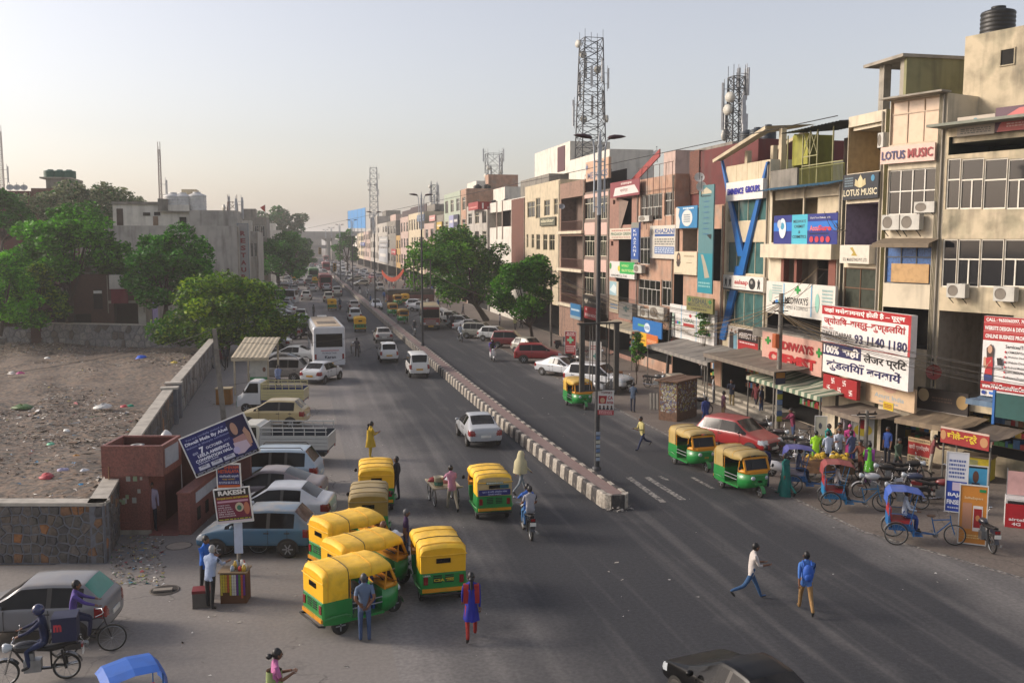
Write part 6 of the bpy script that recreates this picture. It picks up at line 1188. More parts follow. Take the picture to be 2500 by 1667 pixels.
# ---------------- two wheelers ----------------
def wire_wheel(t, x, r, w_=.035, spokes=14, name='wheel', rimc=None, y=0.):
 mb = MB(); mb.lathe([(r - .03, -w_ / 2), (r, -w_ * .3), (r, w_ * .3), (r - .03, w_ / 2), (r - .045, 0), (r - .03, -w_ / 2)], 24, axis='y'); o = mb.build(name, RUB, t); o.location = (x, y, r)
 mb = MB(); mb.lathe([(r - .05, -.012), (r - .035, -.014), (r - .035, .014), (r - .05, .012), (r - .05, -.012)], 24, axis='y')
 for i in range(spokes): a = 6.283 * i / spokes; mb.bar((.02 * math.cos(a + 1), .02 * (-1) ** i, .02 * math.sin(a + 1)), ((r - .045) * math.cos(a), 0, (r - .045) * math.sin(a)), .005)
 mb.tube([(0, -.05, 0), (0, .05, 0)], .025, 6); mb.build('spokes', rimc or STEEL, o); return o
TANKM = mat('bike_tank', '#1a1a1c', .25, coat=.5)
def motorbike():
 t = thing('motorcycle', 'x', 'motorcycle'); P = PLAST
 for x in (-.62, .66): wire_wheel(t, x, .3, .09, 10)
 mb = MB(); mb.tube([(.66, -.07, .3), (.5, -.07, .85)], .022, 6); mb.tube([(.66, .07, .3), (.5, .07, .85)], .022, 6); mb.build('fork', CHR, t)
 mb = MB(); mb.tube([(.48, 0, .9), (.1, 0, .78), (-.3, 0, .72), (-.75, 0, .78)], .03, 6); mb.tube([(.45, 0, .8), (.15, 0, .3), (-.3, 0, .3), (-.3, 0, .7)], .028, 6); mb.tube([(-.3, -.09, .33), (-.62, -.09, .3)], .03, 6); mb.tube([(-.62, .11, .3), (-.55, .14, .75)], .03, 6); mb.tube([(-.62, -.11, .3), (-.55, -.14, .75)], .03, 6); mb.build('frame', DARK, t)
 mb = MB(); mb.cbox((.08, 0, .42), (.36, .24, .28)); mb.cbox((.14, 0, .62), (.18, .18, .2)); mb.build('engine', STEEL, t)
 mb = MB(); mb.ball((.2, 0, .86), (.33, .15, .14), 12, 8); mb.build('fuel_tank', TANKM, t)
 mb = MB(); mb.loft([[(x, -w_, z - .05), (x, -w_ * .9, z), (x, w_ * .9, z), (x, w_, z - .05)] for x, w_, z in ((.02, .08, .86), (-.2, .13, .82), (-.55, .12, .86), (-.85, .07, .9))], cap=True); mb.build('seat', REX, t)
 mb = MB(); mb.box(-.95, -.6, -.09, .09, .7, .84); mb.build('tail_cowl', TANKM, t); mb = MB(); mb.box(-.985, -.95, -.07, .07, .74, .82); mb.build('tail_light', TAIL, t); mb = MB(); mb.box(-.99, -.975, -.1, .1, .58, .7); mb.build('number_plate', PLW, t)
 mb = MB(); mb.tube([(.36, -.34, 1.04), (.48, -.12, 1.0), (.5, 0, .98), (.48, .12, 1.0), (.36, .34, 1.04)], .016, 6); mb.build('handlebar', CHR, t)
 mb = MB(); mb.lathe([(0, .14), (.1, .12), (.11, .06), (.06, -.08), (0, -.1)], 14, (.56, 0, .88), 'x'); mb.build('headlight', HEADL, t)
 mb = MB(); mb.tube([(.1, -.13, .3), (-.3, -.15, .24), (-.85, -.17, .3)], [.025, .035, .045], 7); mb.build('exhaust', CHR, t)
 for xc, a0, a1 in ((.66, .4, 2.6), (-.62, .8, 2.9)):
  mb = MB(); mb.loft([[(xc + .34 * math.cos(a), y, .3 + .34 * math.sin(a)) for y in (-.07, 0, .07)] for a in [a0 + (a1 - a0) * i / 8 for i in range(9)]], closed=False); mb.build('mudguard', TANKM, t)
 for s in (-1, 1): mb = MB(); mb.tube([(.4, s * .25, 1.04), (.38, s * .33, 1.2)], .007, 4); mb.ball((.38, s * .36, 1.23), (.015, .06, .04), 8, 5); mb.build('mirror', CHR, t)
 return t
BIKE = motorbike()
SCB = mat('scooter_body', '#c9c7c2', .3, coat=.5)
def scooter():
 t = thing('scooter', 'x', 'scooter')
 wheels(t, .22, .1, [(-.55, 0), (.6, 0)], 5)
 mb = MB(); mb.loft([[(x, -w_, z0), (x, -w_ * 1.05, (z0 + z1) / 2), (x, -w_ * .8, z1), (x, w_ * .8, z1), (x, w_ * 1.05, (z0 + z1) / 2), (x, w_, z0)] for x, w_, z0, z1 in ((-.9, .08, .55, .72), (-.7, .16, .38, .74), (-.3, .19, .3, .72), (-.1, .15, .26, .6))], cap=True); mb.build('rear_body', SCB, t)
 mb = MB(); mb.loft([[(x, -w_, z), (x + .05, 0, z), (x, w_, z)] for x, w_, z in ((.22, .17, .24), (.4, .21, .35), (.48, .22, .6), (.44, .16, .85), (.4, .1, .98))], closed=False); mb.loft([[(x + .1, -w_ * .6, z), (x + .14, 0, z), (x + .1, w_ * .6, z)] for x, w_, z in ((.45, .2, .42), (.5, .2, .65), (.44, .14, .9))], closed=False); mb.build('front_apron', SCB, t)
 mb = MB(); mb.box(-.15, .3, -.17, .17, .22, .27); mb.build('floor_board', PLAST, t); mb = MB(); mb.loft([[(x, -w_, z - .06), (x, -w_ * .9, z), (x, w_ * .9, z), (x, w_, z - .06)] for x, w_, z in ((-.05, .1, .77), (-.35, .15, .79), (-.8, .12, .82))], cap=True); mb.build('seat', REX, t)
 mb = MB(); mb.ball((.42, 0, 1.0), (.12, .15, .09), 10, 6); mb.build('head_cowl', SCB, t); mb = MB(); mb.ball((.52, 0, 1.0), (.03, .08, .06), 8, 5); mb.build('headlight', HEADL, t); mb = MB(); mb.tube([(.34, -.33, 1.06), (.42, 0, 1.04), (.34, .33, 1.06)], .016, 6); mb.build('handlebar', DARK, t)
 mb = MB(); mb.ball((.62, 0, .36), (.2, .08, .12), 10, 6); mb.build('front_mudguard', SCB, t); mb = MB(); mb.box(-.93, -.89, -.08, .08, .6, .68); mb.build('tail_light', TAIL, t); mb = MB(); mb.tube([(.6, -.06, .22), (.44, -.03, .9)], .02, 6); mb.tube([(.6, .06, .22), (.44, .03, .9)], .02, 6); mb.build('fork', STEEL, t)
 for s in (-1, 1): mb = MB(); mb.tube([(.36, s * .22, 1.06), (.34, s * .3, 1.22)], .007, 4); mb.ball((.34, s * .33, 1.25), (.015, .06, .04), 8, 5); mb.build('mirror', CHR, t)
 return t
SCOOT = scooter(); CYC = mat('cycle_frame', '#15161a', .4)
def bicycle():
 t = thing('bicycle', 'x', 'bicycle')
 for x in (-.52, .55): wire_wheel(t, x, .34)
 mb = MB(); A_, Bq, S_, Hd = (-.52, 0, .34), (-.05, 0, .3), (-.2, 0, .88), (.38, 0, .88)
 for p, q in ((A_, Bq), (Bq, S_), (S_, Hd), (Bq, (.4, 0, .8)), (A_, S_)): mb.tube([p, q], .016, 6)
 mb.build('frame', CYC, t); mb = MB(); mb.tube([(.36, 0, .98), (.42, 0, .75), (.5, 0, .5), (.55, 0, .34)], .015, 6); mb.build('fork', CYC, t)
 mb = MB(); mb.tube([(.2, -.27, 1.02), (.34, -.2, 1.04), (.38, 0, 1.0), (.34, .2, 1.04), (.2, .27, 1.02)], .012, 6); mb.build('handlebar', CHR, t); mb = MB(); mb.ball((-.24, 0, .96), (.14, .09, .04), 10, 6); mb.build('saddle', REX, t)
 mb = MB(); mb.lathe([(.02, -.03), (.09, -.02), (.09, .0), (.02, .01)], 14, (-.05, 0, .3), 'y'); mb.tube([(-.05, -.1, .3), (.05, -.1, .18), (.05, -.18, .18)], .012, 5); mb.tube([(-.05, .1, .3), (-.15, .1, .42), (-.15, .18, .42)], .012, 5); mb.build('crank', STEEL, t); mb = MB(); mb.box(-.8, -.35, -.08, .08, .72, .74); mb.bar((-.75, -.07, .72), (-.52, -.05, .34), .012); mb.bar((-.75, .07, .72), (-.52, .05, .34), .012); mb.build('carrier', STEEL, t)
 for xc in (-.52, .55): mb = MB(); mb.loft([[(xc + .37 * math.cos(a), y, .34 + .37 * math.sin(a)) for y in (-.03, .03)] for a in [.6 + 2.2 * i / 8 for i in range(9)]], closed=False); mb.build('mudguard', CYC, t)
 return t
CYCLE = bicycle(); RKF = mat('rickshaw_frame', '#12568c', .5); RKT = mat('rickshaw_hood', '#1f4a8c', .7, dust=.25); RKS = mat('rickshaw_seat', '#8c1c20', .6)
def cycle_rickshaw():
 t = thing('cycle_rickshaw', 'x', 'cycle rickshaw')
 wire_wheel(t, 1.15, .35); wire_wheel(t, -.72, .38, y=-.48); wire_wheel(t, -.72, .38, y=.48)
 mb = MB()
 for s in (-1, 1): mb.tube([(-.95, s * .4, .5), (-.4, s * .4, .5), (.1, s * .1, .35), (.55, 0, .32)], .02, 6)
 mb.tube([(.55, 0, .32), (.42, 0, .88)], .02, 6); mb.tube([(.45, 0, .8), (1.0, 0, .86)], .02, 6); mb.tube([(.55, 0, .32), (1.0, 0, .78)], .02, 6); mb.tube([(-.72, -.48, .38), (-.72, .48, .38)], .025, 6); mb.build('frame', RKF, t)
 mb = MB(); mb.tube([(.98, 0, 1.0), (1.03, 0, .7), (1.15, 0, .35)], .018, 6); mb.build('fork', RKF, t); mb = MB(); mb.tube([(.8, -.28, 1.06), (.95, -.18, 1.07), (.98, 0, 1.02), (.95, .18, 1.07), (.8, .28, 1.06)], .013, 6); mb.build('handlebar', CHR, t); mb = MB(); mb.ball((.4, 0, .95), (.15, .1, .05), 10, 6); mb.build('saddle', C('#6a5240', .7), t)
 mb = MB(); mb.box(-.95, -.15, -.42, .42, .5, .56); mb.box(-.98, -.9, -.42, .42, .56, .95); mb.box(-.2, -.15, -.42, .42, .3, .52); mb.box(-.15, .12, -.36, .36, .3, .33); mb.build('tub', RKF, t)
 mb = MB(); mb.box(-.88, -.25, -.42, .42, .72, .82); mb.build('seat', RKS, t); mb = MB(); mb.box(-.97, -.88, -.42, .42, .82, 1.2); mb.build('backrest', RKS, t); mb = MB(); mb.box(-.85, -.25, -.4, .4, .561, .72); mb.build('seat_box', RKF, t)
 mb = MB()
 for s in (-1, 1): mb.tube([(-.95, s * .45, .55), (-.95, s * .45, 1.75)], .014, 5); mb.tube([(-.35, s * .45, .55), (-.1, s * .45, 1.7)], .014, 5); mb.tube([(-.9, s * .45, 1.05), (-.3, s * .45, 1.05), (-.2, s * .45, .6)], .014, 5)
 mb.build('hood_frame', RKF, t)
 mb = MB(); mb.loft([[(x, y, z + (.05 if abs(y) < .3 else 0)) for y in (-.5, -.25, .25, .5)] for x, z in ((-1.05, 1.3), (-1.02, 1.66), (-.9, 1.8), (-.45, 1.82), (.0, 1.74), (.12, 1.62))], closed=False, smooth=False); mb.build('hood', RKT, t)
 mb = MB()
 for s in (-1, 1): mb.loft([[(-.72 + .42 * math.cos(a), s * .48 + y, .38 + .42 * math.sin(a)) for y in (-.04, .04)] for a in [.5 + 2.3 * i / 8 for i in range(9)]], closed=False)
 mb.build('mudguards', STEEL, t); mb = MB(); mb.lathe([(.02, -.02), (.1, -.01), (.1, .01), (.02, .02)], 14, (.55, 0, .32), 'y'); mb.tube([(.55, -.1, .32), (.65, -.1, .2), (.65, -.18, .2)], .012, 5); mb.tube([(.55, .1, .32), (.45, .1, .44), (.45, .18, .44)], .012, 5); mb.build('crank', STEEL, t)
 return t
RICK = cycle_rickshaw()
def put(src, pos, rz, label, mp=None, group=None, cat=None):
 o = dup(src)
 if mp: recolor(o, mp)
 return place(o, pos, rz, label, cat, group)
# ---------------- buses and trucks ----------------
def bus(name, label, L, W, H, c_low, c_up, c_roof, nwin, wz0, wz1, front='flat', cat='bus', rear_win=True, band=None, zb=.45):
 t = thing(name, label, cat); w_ = W / 2; bl, bu, br_ = paint(c_low, .3), paint(c_up, .3), mat('bus_roof_' + c_roof, c_roof, .6, var=.15, scale=1.2, dust=.5)
 def ring(x, k, z0, z1, r=.16): return [(x, -w_ * k, z0), (x, -w_ * k, z1 - r), (x, -w_ * k + r * .3, z1 - r * .3), (x, -w_ * k + r * 1.2, z1), (x, w_ * k - r * 1.2, z1), (x, w_ * k - r * .3, z1 - r * .3), (x, w_ * k, z1 - r), (x, w_ * k, z0)]
 zm = wz0 - .12
 mb = MB(); xs = [(-L / 2, .95, -.06), (-L / 2 + .12, 1, 0), (L / 2 - .15, 1, 0), (L / 2, .95, -.06)]
 lo = [[(x, -w_ * k, zb), (x, -w_ * k, zm), (x, w_ * k, zm), (x, w_ * k, zb)] for x, k, d in xs]; mb.loft(lo, cap=True, smooth=False); mb.build('lower_body', bl, t)
 mb = MB(); up = [ring(x, k, zm, H + d) for x, k, d in xs]; mb.loft(up, closed=False, smooth=False); mb.add(up[0], [tuple(range(8))[::-1]]); mb.add(up[-1], [tuple(range(8))]); mb.build('upper_body', bu, t)
 mb = MB(); mb.loft([[(x, -w_ * .78, H + z), (x, -w_ * .6, H + z + .03), (x, w_ * .6, H + z + .03), (x, w_ * .78, H + z)] for x, z in ((-L / 2 + .15, -.0), (-L / 2 + .4, .02), (L / 2 - .5, .02), (L / 2 - .2, -.0))], closed=False); rf = mb.build('roof_panel', br_, t)
 a0, a1 = -L / 2 + .5, L / 2 - .9
 for s in (-1, 1):
  for i in range(nwin):
   x0 = a0 + (a1 - a0) * i / nwin; x1 = a0 + (a1 - a0) * (i + 1) / nwin - .09; mb = MB(); y0, y1 = sorted((s * (w_ + .002), s * (w_ + .012))); mb.box(x0, x1, y0, y1, wz0, wz1); mb.build('side_window', CGLASS, t)
  if band: mb = MB(); y0, y1 = sorted((s * (w_ + .001), s * (w_ + .008))); mb.box(-L / 2 + .2, L / 2 - .2, y0, y1, zb + .35, zm - .05); mb.build('side_stripe', paint(band, .2), t)
 if rear_win: mb = MB(); mb.box(-L / 2 - .02, -L / 2 - .005, -w_ * .82, w_ * .82, wz0, wz1 + .05); mb.build('rear_window', CGLASS, t)
 mb = MB(); mb.box(L / 2 + .005, L / 2 + .02, -w_ * .9, w_ * .9, wz0 - .05, wz1 + .2); mb.build('windscreen', CGLASS, t)
 for s in (-1, 1):
  mb = MB(); mb.box(-L / 2 - .03, -L / 2 - .004, s * w_ * .85 - .07, s * w_ * .85 + .07, zb + .35, zb + .75); mb.build('tail_light', TAIL, t)
  mb = MB(); mb.box(L / 2 + .004, L / 2 + .04, s * w_ * .7 - .14, s * w_ * .7 + .14, zb + .2, zb + .42); mb.build('headlight', HEADL, t)
  mb = MB(); mb.tube([(L / 2, s * w_, wz1), (L / 2 + .3, s * (w_ + .2), wz1 - .1)], .02, 5); mb.cbox((L / 2 + .3, s * (w_ + .2), wz1 - .35), (.06, .2, .4)); mb.build('mirror', PLAST, t)
 mb = MB(); mb.box(-L / 2 - .1, -L / 2 - .002, -w_ * .96, w_ * .96, zb - .12, zb + .12); mb.build('rear_bumper', bl, t); mb = MB(); mb.box(L / 2 + .002, L / 2 + .14, -w_ * .97, w_ * .97, zb - .15, zb + .12); mb.build('front_bumper', PLAST, t)
 mb = MB(); mb.box(-L / 2 - .125, -L / 2 - .101, -.3, .3, zb - .05, zb + .1); mb.build('number_plate', PLY, t); mb = MB(); mb.box(L / 2 + .141, L / 2 + .16, -.3, .3, zb - .08, zb + .08); mb.build('number_plate', PLY, t)
 wheels(t, .48, .28, [(x, s * (w_ - .13)) for x in (-L * .28, L * .3) for s in (-1, 1)], 6)
 mb = MB(); mb.box(-L / 2 + .3, L / 2 - .3, -w_ * .9, w_ * .9, zb - .1, zb - .003); mb.build('chassis', DARK, t); return t
# ================= people =================
SKIN = mat('skin', '#6b4630', .55, var=.05); HAIR = mat('hair', '#0f0c0b', .5, var=.1); SHIRT = mat('shirt', '#888888', .85, var=.1, scale=6); TROU = mat('trousers', '#333333', .85, var=.1, scale=6); SHOE = mat('shoes', '#1c1917', .6, var=.1)
def pose_pts(legs, arms, lean=0., head=0., inw=0.):
 """legs: ((thigh, knee) left, right); arms: ((upper, spread, elbow) left, right); degrees; the figure faces +x"""
 S, Cc = lambda d: math.sin(rad(d)), lambda d: math.cos(rad(d)); p = {}; e = []
 p['pel'] = Vector((0, 0, .93)); sp = lambda h: Vector((S(lean) * h, 0, .93 + Cc(lean) * h))
 p['sp'], p['ch'], p['nk'], p['hd0'], p['hd1'] = sp(.2), sp(.42), sp(.56), sp(.63) + Vector((.015, 0, 0)), sp(.69) + Vector((.025 + S(head) * .05, 0, 0))
 for s, n, (th, kn) in ((1, 'L', legs[0]), (-1, 'R', legs[1])):
  p['hip' + n] = Vector((0, s * .095, .88)); p['kn' + n] = p['hip' + n] + Vector((S(th), s * .02, -Cc(th))) * .42; p['an' + n] = p['kn' + n] + Vector((S(th - kn), 0, -Cc(th - kn))) * .40; f = max(-40, min(30, th - kn + 4)); p['toe' + n] = p['an' + n] + Vector((Cc(f) * .17, s * .02, S(f) * .17 - .045))
 for s, n, (up, sd, el) in ((1, 'L', arms[0]), (-1, 'R', arms[1])):
  p['sh' + n] = sp(.47) + Vector((0, s * .175, 0)); p['el' + n] = p['sh' + n] + Vector((S(up) * Cc(sd), s * S(sd), -Cc(up) * Cc(sd))) * .28; q = up + el; iv = -s * inw; p['wr' + n] = p['el' + n] + Vector((S(q), iv, -Cc(q))).normalized() * .24; p['hn' + n] = p['wr' + n] + (p['wr' + n] - p['el' + n]).normalized() * .085
 return p
EDG = [('pel', 'sp'), ('sp', 'ch'), ('ch', 'nk'), ('nk', 'hd0')] + [(a + n, b_ + n) for n in 'LR' for a, b_ in (('hip', 'kn'), ('kn', 'an'), ('an', 'toe'), ('sh', 'el'), ('el', 'wr'), ('wr', 'hn'))] + [('pel', 'hipL'), ('pel', 'hipR'), ('ch', 'shL'), ('ch', 'shR')]
RADI = {'pel': (.13, .115), 'sp': (.125, .105), 'ch': (.145, .115), 'nk': (.06, .06), 'hd0': (.05, .05), 'hd1': (.05, .05), 'hip': (.085, .09), 'kn': (.06, .06), 'an': (.045, .048), 'toe': (.035, .03), 'sh': (.062, .062), 'el': (.046, .046), 'wr': (.03, .03), 'hn': (.034, .02)}
def person_mesh(p, sleeve=.5, fat=1.):
 names = [k_ for k_ in p if k_ != 'hd1']; idx = {n: i for i, n in enumerate(names)}; me = bpy.data.meshes.new('figure'); me.from_pydata([tuple(p[n]) for n in names], [(idx[a], idx[b_]) for a, b_ in EDG], []); me.update()
 o = bpy.data.objects.new('figure', me); m = o.modifiers.new('k', 'SKIN'); m.use_smooth_shade = True; s_ = o.modifiers.new('s', 'SUBSURF'); s_.levels = 1; s_.render_levels = 1
 for n in names: d = me.skin_vertices[0].data[idx[n]]; r = RADI[n.rstrip('LR') if n not in ('pel',) else n]; k = fat if n in ('pel', 'sp', 'ch') else 1; d.radius = (r[0] * k, r[1] * k); d.use_root = n == 'pel'
 ev = evaluated(o); V = [tuple(v.co) for v in ev.vertices]; mb = MB(); hd = p['hd1']; up_ = (p['hd1'] - p['nk']).normalized()
 def dseg(c, a, b_): ab = b_ - a; t = max(0, min(1, (c - a).dot(ab) / ab.length_squared)); return (c - a - ab * t).length, t
 fs, mi = [], []
 for q in ev.polygons:
  c = q.center; bst = min(((dseg(c, p[a], p[b_]) + (a, b_)) for a, b_ in EDG), key=lambda x: x[0] / (1.6 if x[2] in ('pel', 'sp', 'ch') else 1)); a, b_, t = bst[2], bst[3], bst[1]
  if b_ == 'hd0': k = 0
  elif a[:2] == 'sh': k = 2
  elif a[:2] == 'el': k = 2 if t < sleeve * 2 - 1 else 0
  elif a[:2] == 'wr': k = 0
  elif a[:2] == 'an' : k = 4 if c.z < p[a].z + .03 else 3
  elif a[:3] == 'hip' or a[:2] == 'kn' or b_[:3] == 'hip': k = 2 if (a[:3] == 'hip' or b_[:3] == 'hip') and (c - p['pel']).length < .16 else 3
  else: k = 2
  if a[:2] == 'sh' and sleeve < .5 and t > .65: k = 0
  fs.append(tuple(q.vertices)); mi.append(k)
 mb.v = V; mb.f = fs; mb.m = mi; mb.sm = [True] * len(fs)
 f0 = len(mb.f); mb.ball(hd, (.1, .08, .125), 14, 10, 0)
 for i in range(f0, len(mb.f)):
  c = sum((Vector(mb.v[k]) for k in mb.f[i]), Vector()) / 4 - hd; mb.m[i] = 1 if c.z > .055 or (c.x < .01 and c.z > -.06) else 0
 mb.ball(hd + Vector((-.012, 0, .02)), (.102, .088, .118), 12, 8, 1); mb.ball(hd + Vector((.1, 0, -.015)), (.018, .013, .022), 6, 4, 0); mb.ball(hd + Vector((.092, 0, -.06)), (.01, .025, .008), 6, 4, 1)
 for s in (-1, 1): mb.ball(hd + Vector((.01, s * .085, -.015)), (.02, .012, .03), 6, 4, 0); mb.ball(hd + Vector((.09, s * .034, .01)), (.012, .014, .009), 6, 4, 1)
 for n in 'LR':                    # fingers rooted in the palm, thumb from its side
  d = (p['hn' + n] - p['wr' + n]).normalized(); w_ = d.cross(Vector((1, 0, 0)) if abs(d.x) < .8 else Vector((0, 0, 1))).normalized(); c_ = w_.cross(d); b_ = p['hn' + n] + d * .008
  for k, (o_, l_) in enumerate(((-.026, .062), (-.009, .074), (.009, .07), (.026, .054))): a0 = b_ + w_ * o_; mb.tube([a0, a0 + d * l_ * .55, a0 + d * l_ * .9 + c_ * l_ * .35], [.009, .0085, .006], 5, 0)
  a0 = p['wr' + n] + d * .03 + w_ * .026; mb.tube([a0, a0 + d * .03 + w_ * .025, a0 + d * .06 + w_ * .03], [.01, .009, .007], 5, 0)
 return mb.mesh('figure', [SKIN, HAIR, SHIRT, TROU, SHOE])
POSES = {'stand': (((2, 2), (-3, 1)), ((4, 6, 12), (-4, 6, 14)), 0, 0, 0), 'walk': (((24, 8), (-20, 28)), ((-22, 6, 15), (22, 6, 25)), 3, 0, 0), 'walk2': (((-16, 22), (18, 4)), ((15, 8, 18), (-18, 6, 12)), 3, 0, 0), 'stride': (((28, 6), (-34, 38)), ((12, 6, 80), (18, 6, 75)), 8, 0, .2),
   'behind': (((2, 2), (-2, 1)), ((-30, 14, 30), (-32, 14, 32)), 2, 0, .75), 'phone': (((2, 2), (-4, 2)), ((15, 8, 85), (18, 6, 90)), 3, 20, .35), 'push': (((22, 10), (-22, 20)), ((48, 10, 25), (45, 10, 28)), 14, 0, 0), 'ride': (((72, 80), (72, 80)), ((52, 14, 18), (52, 14, 18)), 8, 0, 0), 'pillion': (((70, 78), (70, 78)), ((22, 12, 45), (22, 12, 45)), 5, 0, 0),
   'sit': (((82, 88), (80, 84)), ((25, 8, 50), (20, 10, 55)), 6, 0, .2), 'reach': (((3, 3), (-6, 2)), ((60, 10, 25), (40, 10, 50)), 10, 10, 0), 'lean': (((10, 4), (-4, 2)), ((10, 8, 70), (-6, 10, 20)), -3, 0, .3)}
PM = {}
def figure(pose, sleeve):
 k = (pose, sleeve)
 if k not in PM: p = pose_pts(*POSES[pose]); PM[k] = (person_mesh(p, sleeve), min(p['anL'].z, p['anR'].z, p['toeL'].z + .02, p['toeR'].z + .02) - .05, p)
 return PM[k]
def person(label, pos, rz, pose='stand', shirt='#888888', trou='#2a2c33', hair='#0f0c0b', skin='#6b4630', shoe='#1c1917', sleeve=1., seat=None, sc_=1., group=None, kurta=None, skirt=None, scarf=None, bun=False, helmet=None, bag=None):
 me, drop, p = figure(pose, sleeve); t = tag(obj('person', me), label, 'person', group); z = (seat - .86 * sc_) if seat is not None else -drop * sc_
 t.location = Vector(pos) + Vector((0, 0, z)); t.rotation_euler.z = rad(rz); t.scale = (sc_,) * 3
 for i, (h, r) in enumerate(((skin, .55), (hair, .5), (shirt, .85), (trou, .85), (shoe, .6))): sl = t.material_slots[i]; sl.link = 'OBJECT'; sl.material = C(h, r, bump=.6, bscale=11) if i in (2, 3) else C(h, r)
 def cloth(name, col, prof, ry=.85, fold=.04, n=22, dx=0):
  mb = MB(); rg = []
  for k, (r, zz, sx) in enumerate(prof): rg.append([(dx + sx + (r + fold * (k / len(prof)) * math.sin(a * 7 + k)) * math.cos(a), (r * ry + fold * (k / len(prof)) * math.sin(a * 9)) * math.sin(a), zz) for a in [6.283 * j / n for j in range(n)]])
  mb.loft(rg); return mb.build(name, C(col, .85), t)
 if kurta: cloth('kurta', kurta, ((.16, 1.36, 0), (.165, 1.15, 0), (.17, .95, 0), (.21, .75, 0), (.24, .55, 0)))
 if skirt: cloth('sari', skirt, ((.16, 1.3, 0), (.165, 1.05, 0), (.185, .85, 0), (.2, .5, .01), (.24, .1, .0), (.25, .03, 0)), fold=.05)
 if scarf:
  mb = MB()
  for s in (-1, 1): mb.loft([[(x, s * y, zz) for x, y in ((x0, .07), (x0 + .0, .2))] for x0, zz in ((-.13, 1.0), (-.14, 1.3), (-.08, 1.46), (.06, 1.46), (.13, 1.3), (.14, .95))], closed=False)
  mb.build('scarf', C(scarf, .85), t)
 if bun: mb = MB(); mb.ball((-.09, 0, 1.6), (.07, .07, .06), 8, 6); (mb.tube([(-.08, 0, 1.58), (-.13, 0, 1.4), (-.14, .01, 1.05)], [.045, .035, .015], 7) if bun == 2 else None); mb.build('hair_bun', C(hair, .5), t)
 if helmet: mb = MB(); h_ = p['hd1']; mb.ball(h_ + Vector((-.005, 0, .02)), (.14, .125, .14), 14, 9); o = mb.build('helmet', C(helmet, .25, coat=.5), t); mb = MB(); mb.ball(h_ + Vector((.045, 0, .015)), (.105, .1, .055), 10, 6); mb.build('visor', CGLASS, o)
 if bag: mb = MB(); mb.ball((-.21, 0, 1.22), (.1, .15, .24), 10, 8); mb.ball((-.28, 0, 1.12), (.05, .11, .12), 8, 6); mb.build('backpack', C(bag, .7), t); mb = MB(); [mb.tube([(-.14, s * .1, 1.4), (.0, s * .11, 1.5), (.13, s * .11, 1.35), (.1, s * .13, 1.1)], .02, 5) for s in (-1, 1)]; mb.build('straps', C(bag, .7), t)
 return t
def P(label, u, v, rz, pose='stand', shirt='#888888', trou='#2a2c33', **k): return person(label, G(u, v), rz, pose, shirt, trou, **k)
# ================= left foreground =================
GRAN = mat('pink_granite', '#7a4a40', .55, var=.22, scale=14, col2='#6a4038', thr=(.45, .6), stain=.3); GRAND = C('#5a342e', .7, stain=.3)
p0, p1 = G(262, 1303), G(368, 1303); tb = thing('toilet_block', 'pink granite public toilet booth with a rooftop tank tray beside the lot wall', 'toilet booth', p0, math.atan2(p1.y - p0.y, p1.x - p0.x)); W_ = (p1 - p0).length
def tpart(name, m, *a): mb = MB(); mb.box(*a); return mb.build(name, m, tb)
tpart('tower', GRAN, 0, W_, 0, 1.5, 0, 2.05); tpart('plinth', CONC, -.08, W_ + .05, -.08, -.002, 0, .14)
x1 = W_ + .55
for nm, a in (('tank_tray_front', (-.05, x1, -.1, .02, 2.052, 3.1)), ('tank_tray_back', (-.05, x1, 1.6, 1.72, 2.052, 3.1)), ('tank_tray_side', (-.05, .06, .021, 1.599, 2.052, 3.1)), ('tank_tray_side', (x1 - .11, x1, .021, 1.599, 2.052, 3.1)), ('tank_tray_floor', (.061, x1 - .111, .021, 1.599, 2.052, 2.2))): tpart(nm, GRAN, *a)
tpart('tank_tray_lining', C('#4a2018', .8), .07, x1 - .12, 1.57, 1.598, 2.3, 3.05)
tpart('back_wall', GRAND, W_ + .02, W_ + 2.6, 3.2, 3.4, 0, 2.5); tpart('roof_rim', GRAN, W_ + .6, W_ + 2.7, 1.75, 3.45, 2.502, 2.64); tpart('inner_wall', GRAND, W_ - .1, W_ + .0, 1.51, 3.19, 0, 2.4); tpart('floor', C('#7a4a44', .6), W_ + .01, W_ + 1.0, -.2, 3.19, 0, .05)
tpart('low_wall', GRAN, W_ + 1.0, W_ + 1.42, -.1, 3.6, 0, 1.42); tpart('low_wall_cap', GRAN, W_ + .97, W_ + 1.45, -.13, 3.63, 1.422, 1.48); tpart('white_plaque', C('#a9abaf', .6), W_ + 1.421, W_ + 1.44, .5, 2.9, .95, 1.32)
for k in range(3): tpart('vent_opening', INT, W_ + 1.421, W_ + 1.43, .6 + k * .9, .95 + k * .9, .3, .75)
tpart('side_plaque', C('#9a9fa6', .6), x1 + .001, x1 + .015, .1, 1.4, 2.3, 2.95)
rr = random.Random(2)
for i in range(11): x, z = rr.uniform(.2, W_ - .25), rr.uniform(.9, 1.95); s = rr.uniform(.08, .16); patch(tb, 'pasted_bill', x, x + s, z, z + s * 1.3, C(rr.choice(('#a9a69a', '#9a9a92', '#8a9a7a')), .8), -.004 - i * .0005)
tt = thing('tank', 'white square lidded plastic tank in the granite tray of the toilet booth', 'water tank', tb.location + Matrix.Rotation(tb.rotation_euler.z, 3, 'Z') @ Vector((.85, .8, 2.21)), tb.rotation_euler.z); mb = MB(); mb.ball((0, 0, .33), (.5, .42, .4), 12, 8); mb.build('tank_body', C('#a8a8a4', .5), tt); mb = MB(); mb.lathe([(.2, .7), (.24, .74), (.1, .74), (.1, .68), (0, .68)], 14); mb.build('rim', C('#8e8e8a', .5), tt)
